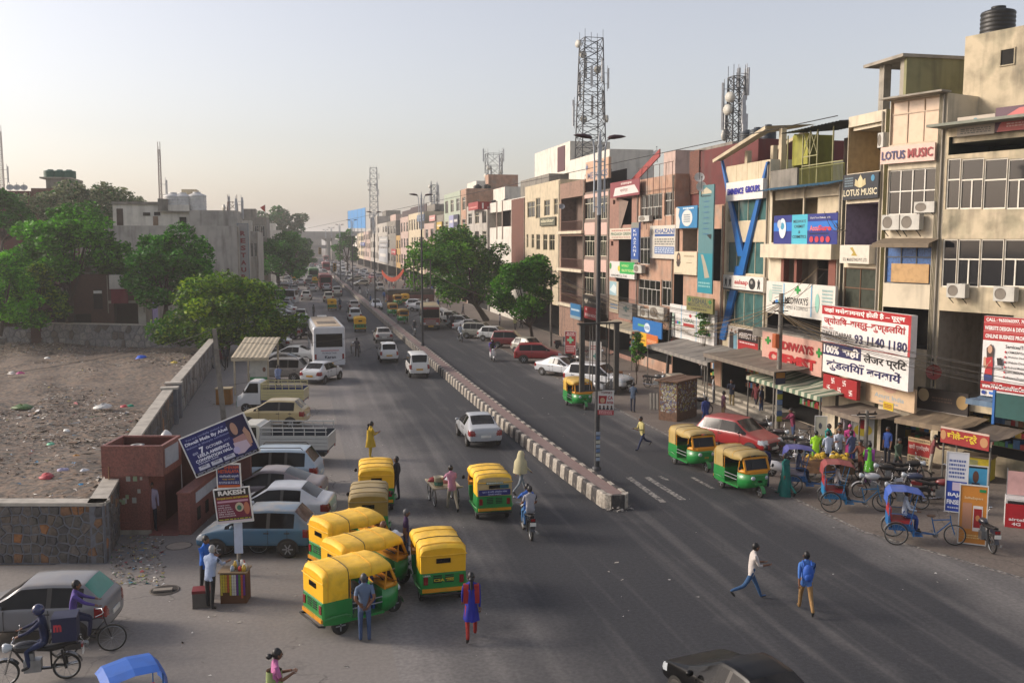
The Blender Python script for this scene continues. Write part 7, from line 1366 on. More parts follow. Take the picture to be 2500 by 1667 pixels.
mb = MB(); mb.tube([(.18, -.16, 0), (.2, -.13, 2.4)], .02, 6); o = mb.build('bamboo_stick', C('#8a6a4a', .7)); o.location = p0; o.rotation_euler.z = tb.rotation_euler.z; tag(o, 'thin bamboo stick leaning on the toilet booth front', 'stick')
rag('cement_bag', 'white bag left on the toilet booth roof', 'bag', G(407, 1072, 2.65), .28, '#c4c4c2', 51, 1.2)
mh = G(402, 1440); mb = MB(); mb.lathe([(.38, .012), (.42, .014), (.42, .0)], 24); mb.lathe([(0, .008), (.38, .008)], 24, mi=1); o = mb.build('manhole', [C('#5a544c', .9), C('#2a2420', .9)]); o.location = mh; tag(o, 'open broken manhole in the parking apron', 'manhole'); mb = MB(); mb.box(-.3, .22, -.18, .02, .02, .07); mb.build('broken_slab', C('#7d766c', .9), o)
mb = MB(); mb.lathe([(.40, .008), (.43, .008)], 26); o = mb.build('manhole', C('#4a443c', .9)); o.location = G(437, 1332); tag(o, 'closed round manhole cover before the toilet booth', 'manhole'); mb = MB(); mb.lathe([(0, .006), (.39, .006)], 26); mb.build('cover', C('#8a8074', .9), o)
bm = np.array([[*G(rr.uniform(270, 400), rr.uniform(1305, 1430))] for _ in range(500)]); bm[:, 2] = .02; chips('debris', bm, NP.uniform(.02, .06, 500), LIT, NP.choice(len(LIT), 500), 'swept rubbish and rubble along the foot of the lot wall', 'litter', .4)
# concrete pole, boards
cp = thing('concrete_pole', 'leaning square concrete pole behind the slanted festival board', 'utility pole', G(548, 1040)); mb = MB(); q = AT(523, 803, G(548, 1040).y) - G(548, 1040); mb.tube([(0, 0, 0), q], [.2, .15], 4, smooth=False); mb.build('post', POLE, cp); mb = MB(); mb.tube([q * .96, q * .96 + Vector((.2, 0, -.1))], .04, 5); mb.build('bolt', DARK, cp)
ctop = G(548, 1040) + q
for i, e in enumerate((AT(640, 740, 60), AT(420, 840, 55), AT(0, 905, 40), Vector((-30, 10, 4.2)), AT(700, 700, 70))): cable('thin wire strung from the concrete pole over the lot and tree', ctop, e, .7, .012, 16, None, 'wires from the concrete pole')
cable('slack black wire crossing low over the traffic to the median lamp post', ctop - Vector((0, 0, .6)), Vector((.9, 52.8, 4.0)), 1.3, .014, 20); cable('second slack wire crossing the carriageway further back', AT(560, 940, 22), Vector((.9, 52.5, 3.2)), .9, .012, 20)
upole('wooden pole with wire arms below the restaurant sign', 617, 745, 600, .2)
PP = G(585, 1405); sp_ = thing('sign_pole', 'grey pole carrying three event boards beside the blue hatchback', 'sign pole', PP); mb = MB(); mb.tube([(0, .06, 0), (-.05, .06, 3.9)], .06, 8); mb.build('post', POLE, sp_); rz_ = -YAW
patch(sp_, 'paper_strip', -.13, .13, .7, 1.75, C('#a9b4c6', .7), -.01).rotation_euler.z = rz_
def pxboard(name, label, u, v, w_, h, bg, tilt, texts, edge='#c9c9c6'):
 t = board(name, label, AT(u, v, PP.y - .02), rz_, w_, h, bg, .03, 'poster board', rad(-tilt), edge=edge); write(t, texts); return t
pxboard('poster_board', 'slanted dark blue festival fair board with a woman in jewellery', 481, 1163, 2.02, 1.2, '#121a5e', 22.7, [('You are cordially invited at', .06, .66, .87, .93, '#9aa4d0', 0), ('Diwali Mela By Aheli', .03, .72, .745, .85, '#d0d4e4', .04), ('fashion & lifestyle exhibition', .03, .7, .67, .73, '#9aa4d0', 0), ('on', .08, .16, .5, .56, '#c0c6e0', 0), ('7', .2, .27, .48, .64, '#dcdfea', .05), ('OCTOBER', .3, .56, .53, .6, '#d4d8e8', .03), ('2017', .58, .68, .54, .59, '#9aa4d0', 0), ('LEELA AMBIENCE', .14, .64, .4, .48, '#d4d8e8', .04), ('CONVENTION HALL', .08, .66, .29, .37, '#d4d8e8', .04), ('SURAJMAL VIHAR', .1, .42, .23, .275, '#c0c6e0', .02)]
  + [('#', .08 + k * .2, .25 + k * .2, .1, .2, '#b9bdcc') for k in range(3)] + [('FREE', .12 + k * .2, .21 + k * .2, .155, .19, '#15184a', .02) for k in range(3)] + [('#', 0, 1, 0, .075, '#0e0e14'), ('~', .03, .97, .01, .065, '#8a8ea4', 2)]
  + [poly('#18103a', [(.72, .98), (.99, .98), (.99, .4), (.9, .3), (.7, .6)]), ('o', .745, .845, .58, .9, '#a8826e'), poly('#a07a78', [(.72, .52), (.9, .55), (.95, .2), (.78, .12), (.7, .2)]), poly('#b8a8b8', [(.7, .42), (.9, .38), (.92, .2), (.8, .1), (.7, .12)]), poly('#a8826e', [(.9, .62), (.95, .7), (.99, .5), (.97, .25), (.93, .25)]), ('o', .66, .76, .14, .32, '#a9a4c8')])
pxboard('poster_board', 'small orange and navy eye clinic board between two larger boards', 533, 1190, .66, .68, '#1a1e5a', 1.5, [('#', 0, 1, .68, 1, '#2a2050'), ('SHIVAM', .3, .96, .82, .97, '#c0502c', .04), ('NETRALAYA', .04, .97, .64, .79, '#c0502c', .04), ('मोतियाबिंद सर्जरी', .08, .95, .42, .56, '#c6cadc', .02), ('मात्र 6000/-', .2, .8, .32, .4, '#c0a23a', .02), ('~', .05, .95, .16, .28, '#b0b4cc', 2), ('#', 0, 1, 0, .12, '#b0501c')])
pxboard('poster_board', 'maroon and black drum entertainer board under the eye clinic board', 534, 1277, 1.02, 1.0, '#6a1830', 6, [('#', 0, 1, .78, 1, '#17130f'), ('RAKESH', .1, .9, .82, .97, '#d6d2cc', .05), ('PUNJABI DHOL ENTERTAINER', .05, .97, .69, .76, '#c2b02c', .03), ('#', .05, .95, .6, .66, '#b88a9c')] + [(s_, .05, .4 + .03 * i, .5 - i * .065, .54 - i * .065, '#cfc4c8', .02) for i, s_ in enumerate(('PUNJABI DHOL', 'NASIK DHOL', 'D.J. SOUND', 'PUPPET SHOW', 'FIRE DANCE', 'BALOON DECORATOR'))] + [('o', .55, .8, .3, .58, '#b8a890'), ('o', .6, .74, .34, .5, '#2c6a52'), ('o', .8, .97, .2, .58, '#b06a50'), ('#', 0, 1, 0, .06, '#c6b8bc'), ('#', 0, 1, .065, .13, '#1c2a14'), ('~', .04, .96, .075, .12, '#b8a83a', 1)])
# snack stall
st = thing('snack_stall', 'small vendor stand hung with strips of coloured packets', 'vendor stall', G(571, 1472), rad(-YAW * 57.3 + 3)); mb = MB(); mb.box(-.36, .36, -.02, .5, .0, .86); mb.build('box', C('#5a3a22', .8), st); mb = MB(); mb.box(-.4, .4, -.06, .54, .862, .9); mb.build('tray', C('#7d6a50', .7), st); rr = random.Random(6)
for i in range(11): x = -.34 + i * .062; l_ = rr.uniform(.5, .72); mb = MB(); [mb.box(x, x + .05, -.05, -.03, .84 - (k + 1) * .085, .84 - k * .085 - .012) for k in range(int(l_ / .085))]; mb.build('packet_strip', C(rr.choice(('#b8962c', '#5a2a7a', '#c0bdb2', '#3a7a3a', '#a84a2a', '#2a6a8a', '#b8a83a')), .5), st)
for i in range(9):
 x, y = rr.uniform(-.3, .3), rr.uniform(.05, .42); h = rr.uniform(.12, .26); mb = MB(); mb.lathe([(.0, 0), (.06, 0), (.06, h * .7), (.035, h * .85), (.04, h), (0, h)], 10, (x, y, .901)); mb.build('jar', C(rr.choice(('#b0a08a', '#a83030', '#c0c0ba', '#3a7a40', '#b89a3a', '#8a9aa8')), .3), st)
mb = MB(); mb.box(-.25, .25, -.2, .2, 0, .42); o = mb.build('crate_seat', C('#55504a', .8)); o.location = G(495, 1478); tag(o, 'dark crate with red lid beside the snack stall', 'crate'); mb = MB(); mb.box(-.26, .26, -.21, .21, .422, .5); mb.build('lid', C('#6a1a1c', .6), o)
# booth shelter
kb = thing('booth_shelter', 'metal booth with a ribbed cream roof and portrait panel under the bushy tree', 'booth', G(590, 962), rad(-YAW * 57.3)); RFM = C('#a89c84', .6, stain=.3); n = 16; mb = MB(); xa, xb = -.5, 1.95
for i in range(n): x0, x2 = xa + (xb - xa) * i / n, xa + (xb - xa) * (i + 1) / n; a, c = .03 * (i % 2), .03 * ((i + 1) % 2); mb.quad((x0, -.5, 2.47 + a), (x2, -.5, 2.47 + c), (x2, 2.9, 3.47 + c), (x0, 2.9, 3.47 + a))
mb.build('roof', RFM, kb); mb = MB(); mb.quad((xa, -.5, 2.25), (xb, -.5, 2.3), (xb, -.5, 2.49), (xa, -.5, 2.44)); mb.build('fascia', RFM, kb)
for x, y in ((-.4, -.3), (1.8, -.3), (-.3, 2.6), (1.75, 2.6)): mb = MB(); mb.box(x, x + .1, y, y + .1, 0, 2.5 + (y + .4) * .3); mb.build('post', RFM, kb)
mb = MB(); mb.box(.5, 1.75, .3, .36, .9, 2.2); pn = mb.build('panel', C('#a8a8a0', .6), kb); patch(pn, 'green_band', .5, 1.75, .9, 1.1, C('#2a7a44', .6), .295); mb = MB(); disc(mb, 1.45, 1.6, .11, .16, .292); mb.build('portrait', C('#6a4838', .7), pn)
mb = MB(); mb.box(-.6, .3, -.4, .25, 0, .95); o = mb.build('wooden_counter', C('#8a5a14', .7, stain=.3)); o.location = G(555, 985); o.rotation_euler.z = rad(-8); tag(o, 'yellow brown wooden counter box beside the booth', 'counter'); mb = MB(); mb.box(-.65, .35, -.45, .3, .952, 1.02); mb.build('top', C('#9a8a6a', .7), o)
# ================= parked and moving cars =================
def rc(kind, col, u, v, rz, lab, **k): return car(kind, col, roofpos(kind, u, v, rz), rz, lab, **k)
def re_(kind, col, u, v, rz, lab, **k): return car(kind, col, rearpos(kind, u, v, rz), rz, lab, **k)
def fr_(kind, col, u, v, rz, lab, **k): return car(kind, col, frontpos(kind, u, v, rz), rz, lab, **k)
rc('hatch', '#1d5878', 672, 1231, 167, 'dusty blue hatchback parked beside the sign pole', dust=.75)
rc('compact', '#b9bcc0', 703, 1177, 167, 'silver white saloon parked behind the blue hatchback', dust=.2)
rc('sedan', '#6a5f66', 672, 1139, 167, 'mauve grey saloon parked between two pale cars', dust=.5)
rc('mpv', '#8fa3b3', 692, 1089, 167, 'pale blue estate with roof rails parked next to the white pickup', dust=.25)
rc('hatch', '#a8976a', 692, 972, 165, 'beige gold hatchback parked before the open pickup', dust=.4)
rc('mpv', '#77736e', 700, 872, 166, 'grey people carrier parked beside the ribbed booth', dust=.4)
rc('sedan', '#2c2c2e', 690, 860, 166, 'dark saloon hidden behind the grey people carrier', dust=.4); rc('sedan', '#c2c2be', 720, 842, 166, 'white saloon parked under the bushy tree', dust=.2); rc('compact', '#bdbdb8', 668, 815, 166, 'white car glimpsed through the bushy tree leaves', dust=.2)
rc('tall', '#8d8a88', 706, 789, 168, 'silver grey small hatchback parked behind the white coach', dust=.4)
o = re_('compact', '#c3c6c8', 756, 940, 62, 'white taxi saloon with yellow plate and green side line pulling out', dust=.1, plate='y')
re_('suv', '#15151a', 752, 828, 84, 'small black off roader squeezed beside the white coach'); re_('hatch', '#b9bcbd', 738, 800, 88, 'white hatchback parked ahead of the black off roader'); re_('hatch', '#a9a49c', 734, 785, 88, 'cream car parked ahead of the white hatchback')
rc('tempo', '#b9bec4', 694, 706, 160, 'white and blue minivan parked across the left kerb'); rc('van', '#b4b2b0', 687, 727, 165, 'white van with dark red tail beside the minivan'); rc('sedan', '#b5b9be', 690, 741, 166, 'pale saloon nearest the tree beside the parked vans'); re_('mpv', '#b9b7b2', 747, 734, 86, 'white people carrier standing at the left kerb end'); rc('van', '#9ea3ad', 700, 690, 170, 'pale blue van far along the left kerb'); rc('hatch', '#b5b5b2', 718, 695, 100, 'white hatchback far along the left kerb'); rc('sedan', '#a9adb0', 626, 742, 150, 'white car half hidden under the left kerb trees')
# moving away on the left carriageway
re_('sedan', '#9c9fa2', 1187, 1096, 90, 'shining silver saloon driving alone beside the median', dust=.05)
re_('van', '#c9c9c6', 1025, 924, 89, 'white van with yellow plate and black bumper close to the median', dust=.1, plate='y'); re_('tall', '#c5c6c4', 951, 887, 89, 'white tall hatchback with yellow plate behind the white van', dust=.1, plate='y'); re_('compact', '#96948f', 939, 839, 90, 'silver grey saloon behind the tall white hatchback')
re_('mpv', '#bdbcb8', 868, 786, 90, 'white people carrier just ahead of a yellow auto'); re_('hatch', '#a59a92', 866, 760, 90, 'brownish silver hatchback beside the median ahead of the people carrier'); re_('mpv', '#b8b19a', 803, 738, 90, 'cream people carrier ahead of the scooter rider'); re_('jeep', '#a39f94', 823, 724, 88, 'pale off roader with spare wheel beside the median'); re_('hatch', '#b3b5b8', 798, 711, 90, 'white hatchback right behind the red bus'); re_('hatch', '#b8b8b8', 763, 713, 92, 'white hatchback braking left of the red bus'); re_('hatch', '#b0b0b0', 735, 697, 92, 'white car stopped far ahead by the left kerb'); re_('suv', '#26241f', 753, 700, 90, 'dark pickup far ahead between white cars')
# right side, facing the camera or parked
rc('suv', '#8c1216', 1779, 1013, -62, 'red crossover parked behind the two front autos', dust=.15)
rc('sedan', '#b9bcbf', 1366, 869, -58, 'white saloon with a body stripe parked behind the white jeep', dust=.1); rc('jeep', '#c4c6c7', 1440, 884, -48, 'big white off roader parked behind the lamp post frame', dust=.1)
rc('suv', '#8e1018', 1296, 836, -15, 'red crossover with black roof parked side on under the trees', dust=.1); rc('hatch', '#a9a698', 1284, 822, -65, 'cream hatchback parked between two red cars'); rc('tall', '#7a1218', 1232, 806, -25, 'dark red hatchback parked side on before the cream hatchback'); rc('hatch', '#b3b6b6', 1200, 795, -40, 'white hatchback parked under the large tree'); rc('mpv', '#8e8d82', 1160, 786, -30, 'dusty estate parked under the large tree trunk')
for i, (u_, v_, c) in enumerate(((1148, 778, '#8a8c8e'), (1118, 768, '#b0b2b4'), (1098, 758, '#b4b6b8'), (1052, 741, '#aeb2b8'), (1028, 735, '#b0b3b6'), (1012, 729, '#a8acb0'))): rc('hatch' if i % 2 else 'sedan', c, u_, v_, -35, ('grey saloon parked under the dark tree edge', 'white hatchback parked behind the minibus', 'white saloon with a red stripe behind the minibus', 'pale hatchback in the row left of the minibus', 'white saloon in the row left of the minibus', 'silver hatchback last in the row left of the minibus')[i])
fr_('sedan', '#b9bdc0', 921, 757, -90, 'white saloon coming past the third lamp post'); fr_('van', '#b3ada0', 930, 712, -88, 'cream van coming out of the far market'); rc('hatch', '#b0aa98', 888, 682, 190, 'cream hatchback turning across the far junction'); rc('hatch', '#a39f90', 872, 672, 195, 'second pale car turning across the far junction')
# close to the camera
o = rc('hatch', '#66686d', 150, 1404, 172, 'silver small hatchback with green film in its rear window, nearest the stone wall', dust=.35)
for x in kids(o):
 if x.name.startswith('rear_window'): x.material_slots[0].link = 'OBJECT'; x.material_slots[0].material = mat('green_film', '#2c7a68', .15, var=.1)
pos = anchor(1808, 1592, (.28, 0, 1.47), 101); car('sedan', '#050506', pos, 101, 'glossy black saloon driving off past the crossing men', dust=.0)
# ---- buses ----
bs1 = bus('coach', 'long white tourist coach with a sandy ribbed roof and wide dark rear window', 10.5, 2.5, 3.35, '#b9bcc0', '#bfc1c4', '#b09c80', 8, 1.75, 2.75); place(bs1, anchor(805, 901, (-5.25, 0, 0), 91.5), 91.5)
def rear_text(t, body, y0, y1, z0, z1, c, x, bold=.03): o = letter(body, y0, y1, z0, z1, C(c, .5), t, y=0, bold=bold); o.rotation_euler.z = -math.pi / 2; o.location.x = x; return o
rear_text(bs1, 'Shiv Baba Jat Travels', -.55, .55, 1.18, 1.36, '#4a4e5a', -5.27, .01); rear_text(bs1, 'Karan', -.35, .5, .85, 1.08, '#23283a', -5.27, .03)
mb = MB(); mb.box(-5.27, -5.26, -.75, .65, 1.45, 1.5); mb.build('red_stripe', C('#a02a34', .5), bs1)
for x, c in ((-1.4, '#5a5248'), (-2.9, '#4a4540')): mb = MB(); mb.box(x, x + .9, -.75, .75, 3.385, 3.42); mb.build('roof_hatch', C(c, .7), bs1)
mb = MB(); mb.box(4.2, 5.0, -.4, .4, 3.38, 3.5); mb.build('roof_vent', WHITE, bs1)
bs2 = bus('minibus', 'red fronted white minibus with a teal and yellow side stripe', 6.6, 2.1, 2.75, '#b0a48a', '#b5a992', '#b3a27c', 6, 1.45, 2.2, band='#3f8f8a'); place(bs2, anchor(1052, 806, (3.3, 0, 0), -96), -96)
mb = MB(); mb.box(3.304, 3.318, -1.0, 1.0, .62, 1.35); mb.build('red_front', paint('#7a1a1c', .2), bs2); mb = MB(); mb.box(3.304, 3.33, -.95, .95, 2.35, 2.62); mb.build('destination_panel', paint('#7a1a1c', .2), bs2); mb = MB(); [mb.box(3.32, 3.335, -.6, .6, .7 + k * .13, .76 + k * .13) for k in range(4)]; mb.build('grille', CHR, bs2)
for i, (u_, v_, c, l) in enumerate(((796, 709, '#7a1426', 'red city bus seen from behind just ahead of a white hatchback'), (766, 686, '#1f6a30', 'green city bus ahead of the auto between buses'), (797, 664, '#80202c', 'second red bus further along the carriageway'), (797, 640, '#82303a', 'farthest hazy red bus'))):
 b_ = bus('city_bus', l, 11, 2.5, 3.2, c, c, c, 8, 1.6, 2.6); place(b_, anchor(u_, v_, (-5.5, 0, 0), 90), 90)
tr = bus('lorry', 'dark red cargo lorry with a long black load bed beside the market', 7.5, 2.2, 2.4, '#5a1a18', '#1f1c1a', '#1f1c1a', 1, 1.6, 1.7, cat='truck', rear_win=False); place(tr, anchor(1000, 705, (0, 0, 2.4), 185), 185)
# ---- white pickup and mini truck ----
def pickup(label, L, cabw, W, col, bed, pos, rz, hb=1.75, inner='#1b2430', green=False):
 t = thing('pickup_truck', label, 'pickup truck', pos, rad(rz)); w_ = W / 2; pm = paint(col, .4); bm_ = paint(bed, .4); xf = L / 2; xc = xf - cabw
 mb = MB(); sec = [(xc, .62, 1.78), (xc + .15, .62, 1.86), (xf - .75, .62, 1.86), (xf - .28, .55, 1.1), (xf - .05, .5, 1.0), (xf, .5, .8)]
 mb.loft([[(x, -w_ * .94, z0 - .1), (x, -w_ * .95, (z0 + z1) / 2), (x, -w_ * .86, z1), (x, w_ * .86, z1), (x, w_ * .95, (z0 + z1) / 2), (x, w_ * .94, z0 - .1)] for x, z0, z1 in sec], cap=True, smooth=False); mb.build('cab', pm, t)
 mb = MB(); mb.add([(xf - .30, -w_ * .8, 1.14), (xf - .30, w_ * .8, 1.14), (xf - .72, w_ * .74, 1.8), (xf - .72, -w_ * .74, 1.8)], [(0, 1, 2, 3)]); [setattr(v, 'x', 0) for v in ()]; mb.v = [(x + .02, y, z + .015) for x, y, z in mb.v]; mb.build('windscreen', CGLASS, t)
 for s in (-1, 1):
  mb = MB(); mb.add([(xc + .12, s * (w_ * .955), 1.2), (xf - .45, s * (w_ * .955), 1.2), (xf - .78, s * (w_ * .885), 1.76), (xc + .14, s * (w_ * .885), 1.76)], [(0, 1, 2, 3)]); mb.build('side_window', CGLASS, t); mb = MB(); mb.box(xf - .02, xf + .03, s * w_ * .65 - .13, s * w_ * .65 + .13, .68, .82); mb.build('headlight', HEADL, t); mb = MB(); mb.box(-L / 2 - .03, -L / 2, s * w_ * .85 - .06, s * w_ * .85 + .06, .62, .8); mb.build('tail_light', TAIL, t)
  mb = MB(); mb.tube([(xf - .6, s * w_ * .93, 1.25), (xf - .5, s * (w_ + .12), 1.32)], .015, 5); mb.cbox((xf - .5, s * (w_ + .15), 1.32), (.05, .12, .2)); mb.build('mirror', PLAST, t)
 x0, x1 = -L / 2, xc - .08
 mb = MB(); mb.box(x0, x1, -w_, w_, .68, .76); mb.build('bed_floor', C(inner, .7), t)
 for s in (-1, 1):
  for k in range(4): mb = MB(); y0, y1 = sorted((s * (w_ - .04), s * w_)); z0 = .78 + k * .16; mb.box(x0, x1, y0, y1, z0, z0 + .145); mb.build('side_board', bm_, t)
  mb = MB(); y = s * (w_ - .02)
  for i in range(7): x = x0 + .05 + (x1 - x0 - .1) * i / 6; mb.bar((x, y, 1.42), (x, y, hb), .035)
  mb.bar((x0, y, hb), (x1, y, hb), .05); mb.bar((x0, y, (1.42 + hb) / 2), (x1, y, (1.42 + hb) / 2), .035); mb.build('side_rail', bm_, t); mb = MB(); y0, y1 = sorted((s * (w_ - .05), s * (w_ - .042))); mb.box(x0, x1, y0, y1, .78, 1.42); mb.build('bed_lining', C(inner, .7), t)
 mb = MB(); mb.box(x1, x1 + .05, -w_, w_, .78, hb + .05); mb.build('headboard', bm_, t); mb = MB(); mb.box(x0 - .04, x0, -w_, w_, .78, 1.38); mb.build('tailgate', bm_, t)
 if green: mb = MB(); mb.loft([[(x, -w_ * .97, z), (x + .02, 0, z), (x, w_ * .97, z)] for x, z in ((xf + .0, .35), (xf + .04, .6), (xf - .06, .98))], closed=False); mb.build('green_apron', C('#1c7a2a', .6), t)
 wheels(t, .3, .18, [(x, s * (w_ - .1)) for x in (-L * .28, L * .36) for s in (-1, 1)], 5); mb = MB(); mb.box(x0 + .2, xf - .3, -w_ * .6, w_ * .6, .4, .67); mb.build('chassis', DARK, t); return t
pickup('white open pickup with slatted steel bed parked beside the pale blue estate', 4.6, 1.55, 1.75, '#b9b6a6', '#a9aaa6', anchor(722, 1036, (-.7, 0, 1.75), 166), 166)
pickup('white mini truck with green apron and cream bed parked by the booth', 3.9, 1.4, 1.55, '#c2c4c4', '#b5ac7c', anchor(690, 938, (-.6, 0, 1.6), 168), 168, 1.72, '#1c2a5a', True)
# ================= autos =================
def pa(u, v, lp, rz, lab, **k): return place_auto(anchor(u, v, lp, rz), rz, lab, **k)
RB = (-1.35, 0, .25)
o = pa(1084, 1456, RB, 92, 'auto with yellow letters between louvres on its back, driving away'); rear_text(o, 'CSA', -.28, .02, .7, .78, '#c0a21c', -1.36); rear_text(o, 'भारत', .05, .28, .7, .79, '#c0a21c', -1.36); rear_text(o, 'UBER', -.58, -.36, .85, .89, '#c9c6bc', -1.335)
o = pa(1208, 1256, RB, 90, 'auto with a GST advertisement across its cream back', rear='#b39a68')
gb = MB(); gb.box(-1.34, -1.33, -.58, .58, .96, 1.17); gb.build('advert_band', C('#1f2060', .5), o); gb = MB(); gb.box(-1.34, -1.33, -.32, .32, 1.37, 1.45); gb.build('advert_band', C('#12605a', .5), o); rear_text(o, '9350356275', -.3, .3, 1.385, 1.435, '#d0d4d0', -1.345); gb = MB(); gb.box(-1.34, -1.33, -.52, -.2, 1.2, 1.34); gb.build('advert_band', C('#12605a', .5), o); rear_text(o, 'GST', .22, .5, 1.22, 1.32, '#1c2f5a', -1.345, .04); rear_text(o, 'GST के लिए डिजिटल सेवा', -.45, .45, 1.05, 1.13, '#b8bcd8', -1.345, .01); rear_text(o, 'आपके नजदीक', -.25, .25, .975, 1.03, '#b8bcd8', -1.345, .01)
a0 = G(793, 1533); a1 = G(980, 1498); rzA = math.degrees(math.atan2(a1.y - a0.y, a1.x - a0.x)) + 8
pa(850, 1366, (-.3, 0, 1.7), rzA, 'parked auto with a man standing at its open door'); pa(886, 1306, (-.3, 0, 1.7), rzA + 3, 'middle parked auto with a white bundle on its canopy'); pa(820, 1260, (-.7, 0, 1.7), rzA + 4, 'back one of three autos parked nose out')
pa(900, 1192, (-.6, 0, 1.7), 84, 'dull khaki topped auto between yellow autos', canopy='#8d7a4a', rear='#8a6f28'); pa(918, 1132, (-.6, 0, 1.7), 86, 'yellow auto parked ahead of the khaki one with a square rear window')
rag('white_bundle', 'white cloth bundle tied on the middle parked auto', 'bundle', G(962, 1306, 1.5), .25, '#b4bac4', 5, .6)
pa(880, 806, RB, 90, 'auto driving away right behind the white people carrier'); pa(811, 755, RB, 90, 'auto driving away left of the scooter rider')
FA = (1.0, 0, .0)
pa(1428, 1000, FA, -88, 'auto coming towards the camera beside the lamp post frame', canopy='#b8942c'); pa(1724, 1152, FA, -84, 'auto waiting behind another with a dusty cream top', canopy='#a38a4c'); pa(1854, 1214, FA, -82, 'front waiting auto with white wiper bars on its windscreen', canopy='#a38a4c')
for i, (u_, v_) in enumerate(((987, 790), (961, 772), (973, 747), (960, 735))): pa(u_, v_, FA, -90, ('auto nearest the minibus in the oncoming bunch', 'auto second in the oncoming bunch by the median', 'auto behind the two leading oncoming autos', 'rearmost auto in the oncoming bunch')[i], canopy='#9a7a30')
for i, (u_, v_) in enumerate(((769, 692), (727, 683), (716, 686), (751, 650), (748, 645), (990, 740))): pa(u_, v_, RB, 90, ('auto between the green and red buses', 'auto stopped by the distant kerb trees', 'second auto stopped by the distant kerb trees', 'distant auto in the far traffic', 'distant auto in the far traffic', 'green cargo three wheeler in the oncoming bunch')[i], group='distant autos' if i in (3, 4) else None)
# ================= two wheelers and riders =================
def ride(kind, u, v, rz, lab, plab, shirt, trou='#23252b', helmet=None, tank=None, second=None, hair='#0f0c0b', grp=None, **k):
 src, seat, lp = (BIKE, .86, (-.62, 0, 0)) if kind == 'm' else (SCOOT, .82, (-.55, 0, 0))
 if kind == 'c': src, seat, lp = CYCLE, 1.0, (-.52, 0, 0)
 pos = anchor(u, v, lp, rz); o = put(src, pos, rz, lab, {'bike_tank': paint(tank, .15), 'scooter_body': paint(tank, .1)} if tank else None, 'motorcycles coming from the market' if grp else None); a = rad(rz); d = Vector((math.cos(a), math.sin(a), 0))
 person(plab, pos + d * (-.12 if second else -.2), rz, 'ride', shirt, trou, seat=seat + .06, helmet=helmet, hair=hair, group='riders coming from the market' if grp else None, **k)
 if second: person(second[0], pos + d * -.5, rz, 'pillion', second[1], second[2], seat=seat + .08, **(second[3] if len(second) > 3 else {}))
 return o
ride('m', 1296, 1318, 88, 'black motorcycle carrying two men past the median nose', 'man in blue steering the motorcycle by the median nose', '#1f4f9a', '#2f5f8a', second=('man in grey t-shirt riding pillion by the median nose', '#8d8c92', '#2f5a86', dict(sleeve=.4)))
ride('s', 831, 757, 92, 'dark scooter with glowing tail light behind the traffic', 'man in dark blue on the dark scooter', '#1c2a4a', helmet='#2a2f3a', tank='#5a1418')
ride('s', 1200, 879, -92, 'white scooter with two riders passing the parked red cars', 'driver in black on the white scooter', '#17171c', helmet='#141416', tank='#c4c4c2', second=('woman in purple and pink riding pillion on the white scooter', '#3a1f8c', '#8c2a5a'))
ride('m', 1122, 833, -90, 'motorcycle coming between minibus and median', 'man in light shirt on the motorcycle by the parked cars', '#a9b4c0', helmet=None); ride('m', 1012, 822, -95, 'dark motorcycle with two men beside the minibus', 'helmeted man riding beside the minibus', '#2a2e38', helmet='#3a2a2a', second=('man in dark shirt riding pillion beside the minibus', '#1f2128', '#23252b'))
for i, (u_, v_, h) in enumerate(((878, 720, '#23262e'), (896, 726, '#8a8d92'), (857, 704, '#a8a8a8'), (845, 693, '#3a3a40'), (862, 690, '#5a5a60'), (905, 700, '#7a4a3a'), (917, 696, '#4a4f5a'), (848, 684, '#6a6a70'))): ride('m' if i % 3 else 's', u_, v_, -90, 'motorcycle coming from the far market crossing', 'rider coming from the far market crossing', h, helmet='#1a1a1c' if i % 2 else None, grp=True)
bk = ride('m', 165, 1655, 184, 'black delivery motorcycle beside the silver hatchback', 'helmeted courier in dark blue on the delivery motorcycle', '#101a3c', '#1a2748', helmet='#16224a')
dbp = anchor(165, 1655, (-.62, 0, 0), 184) + Vector((.62, .1, .95)); db = thing('delivery_box', 'dark blue delivery box with red mark strapped behind the courier', 'delivery box', dbp, rad(4)); mb = MB(); mb.box(-.26, .26, -.25, .25, 0, .5); mb.build('box', C('#0e1638', .6), db); mb = MB(); mb.box(-.27, .27, -.26, .26, .502, .56); mb.build('lid', C('#0e1638', .6), db); o = letter('m', -.22, -.05, .25, .42, C('#b0303a', .5), db, y=-.256, bold=.05)
cyp = anchor(275, 1588, (.55, 0, 0), 10); put(CYCLE, cyp, 10, 'black bicycle ridden past the rear of the silver hatchback'); person('man in purple shirt riding the black bicycle', cyp + Vector((-.3, -.05, 0)), 10, 'ride', '#4a3a7c', '#1c1f3a', seat=1.02)
put(CYCLE, G(592, 1352), 172, 'bicycle propped behind the sign pole against the blue hatchback')
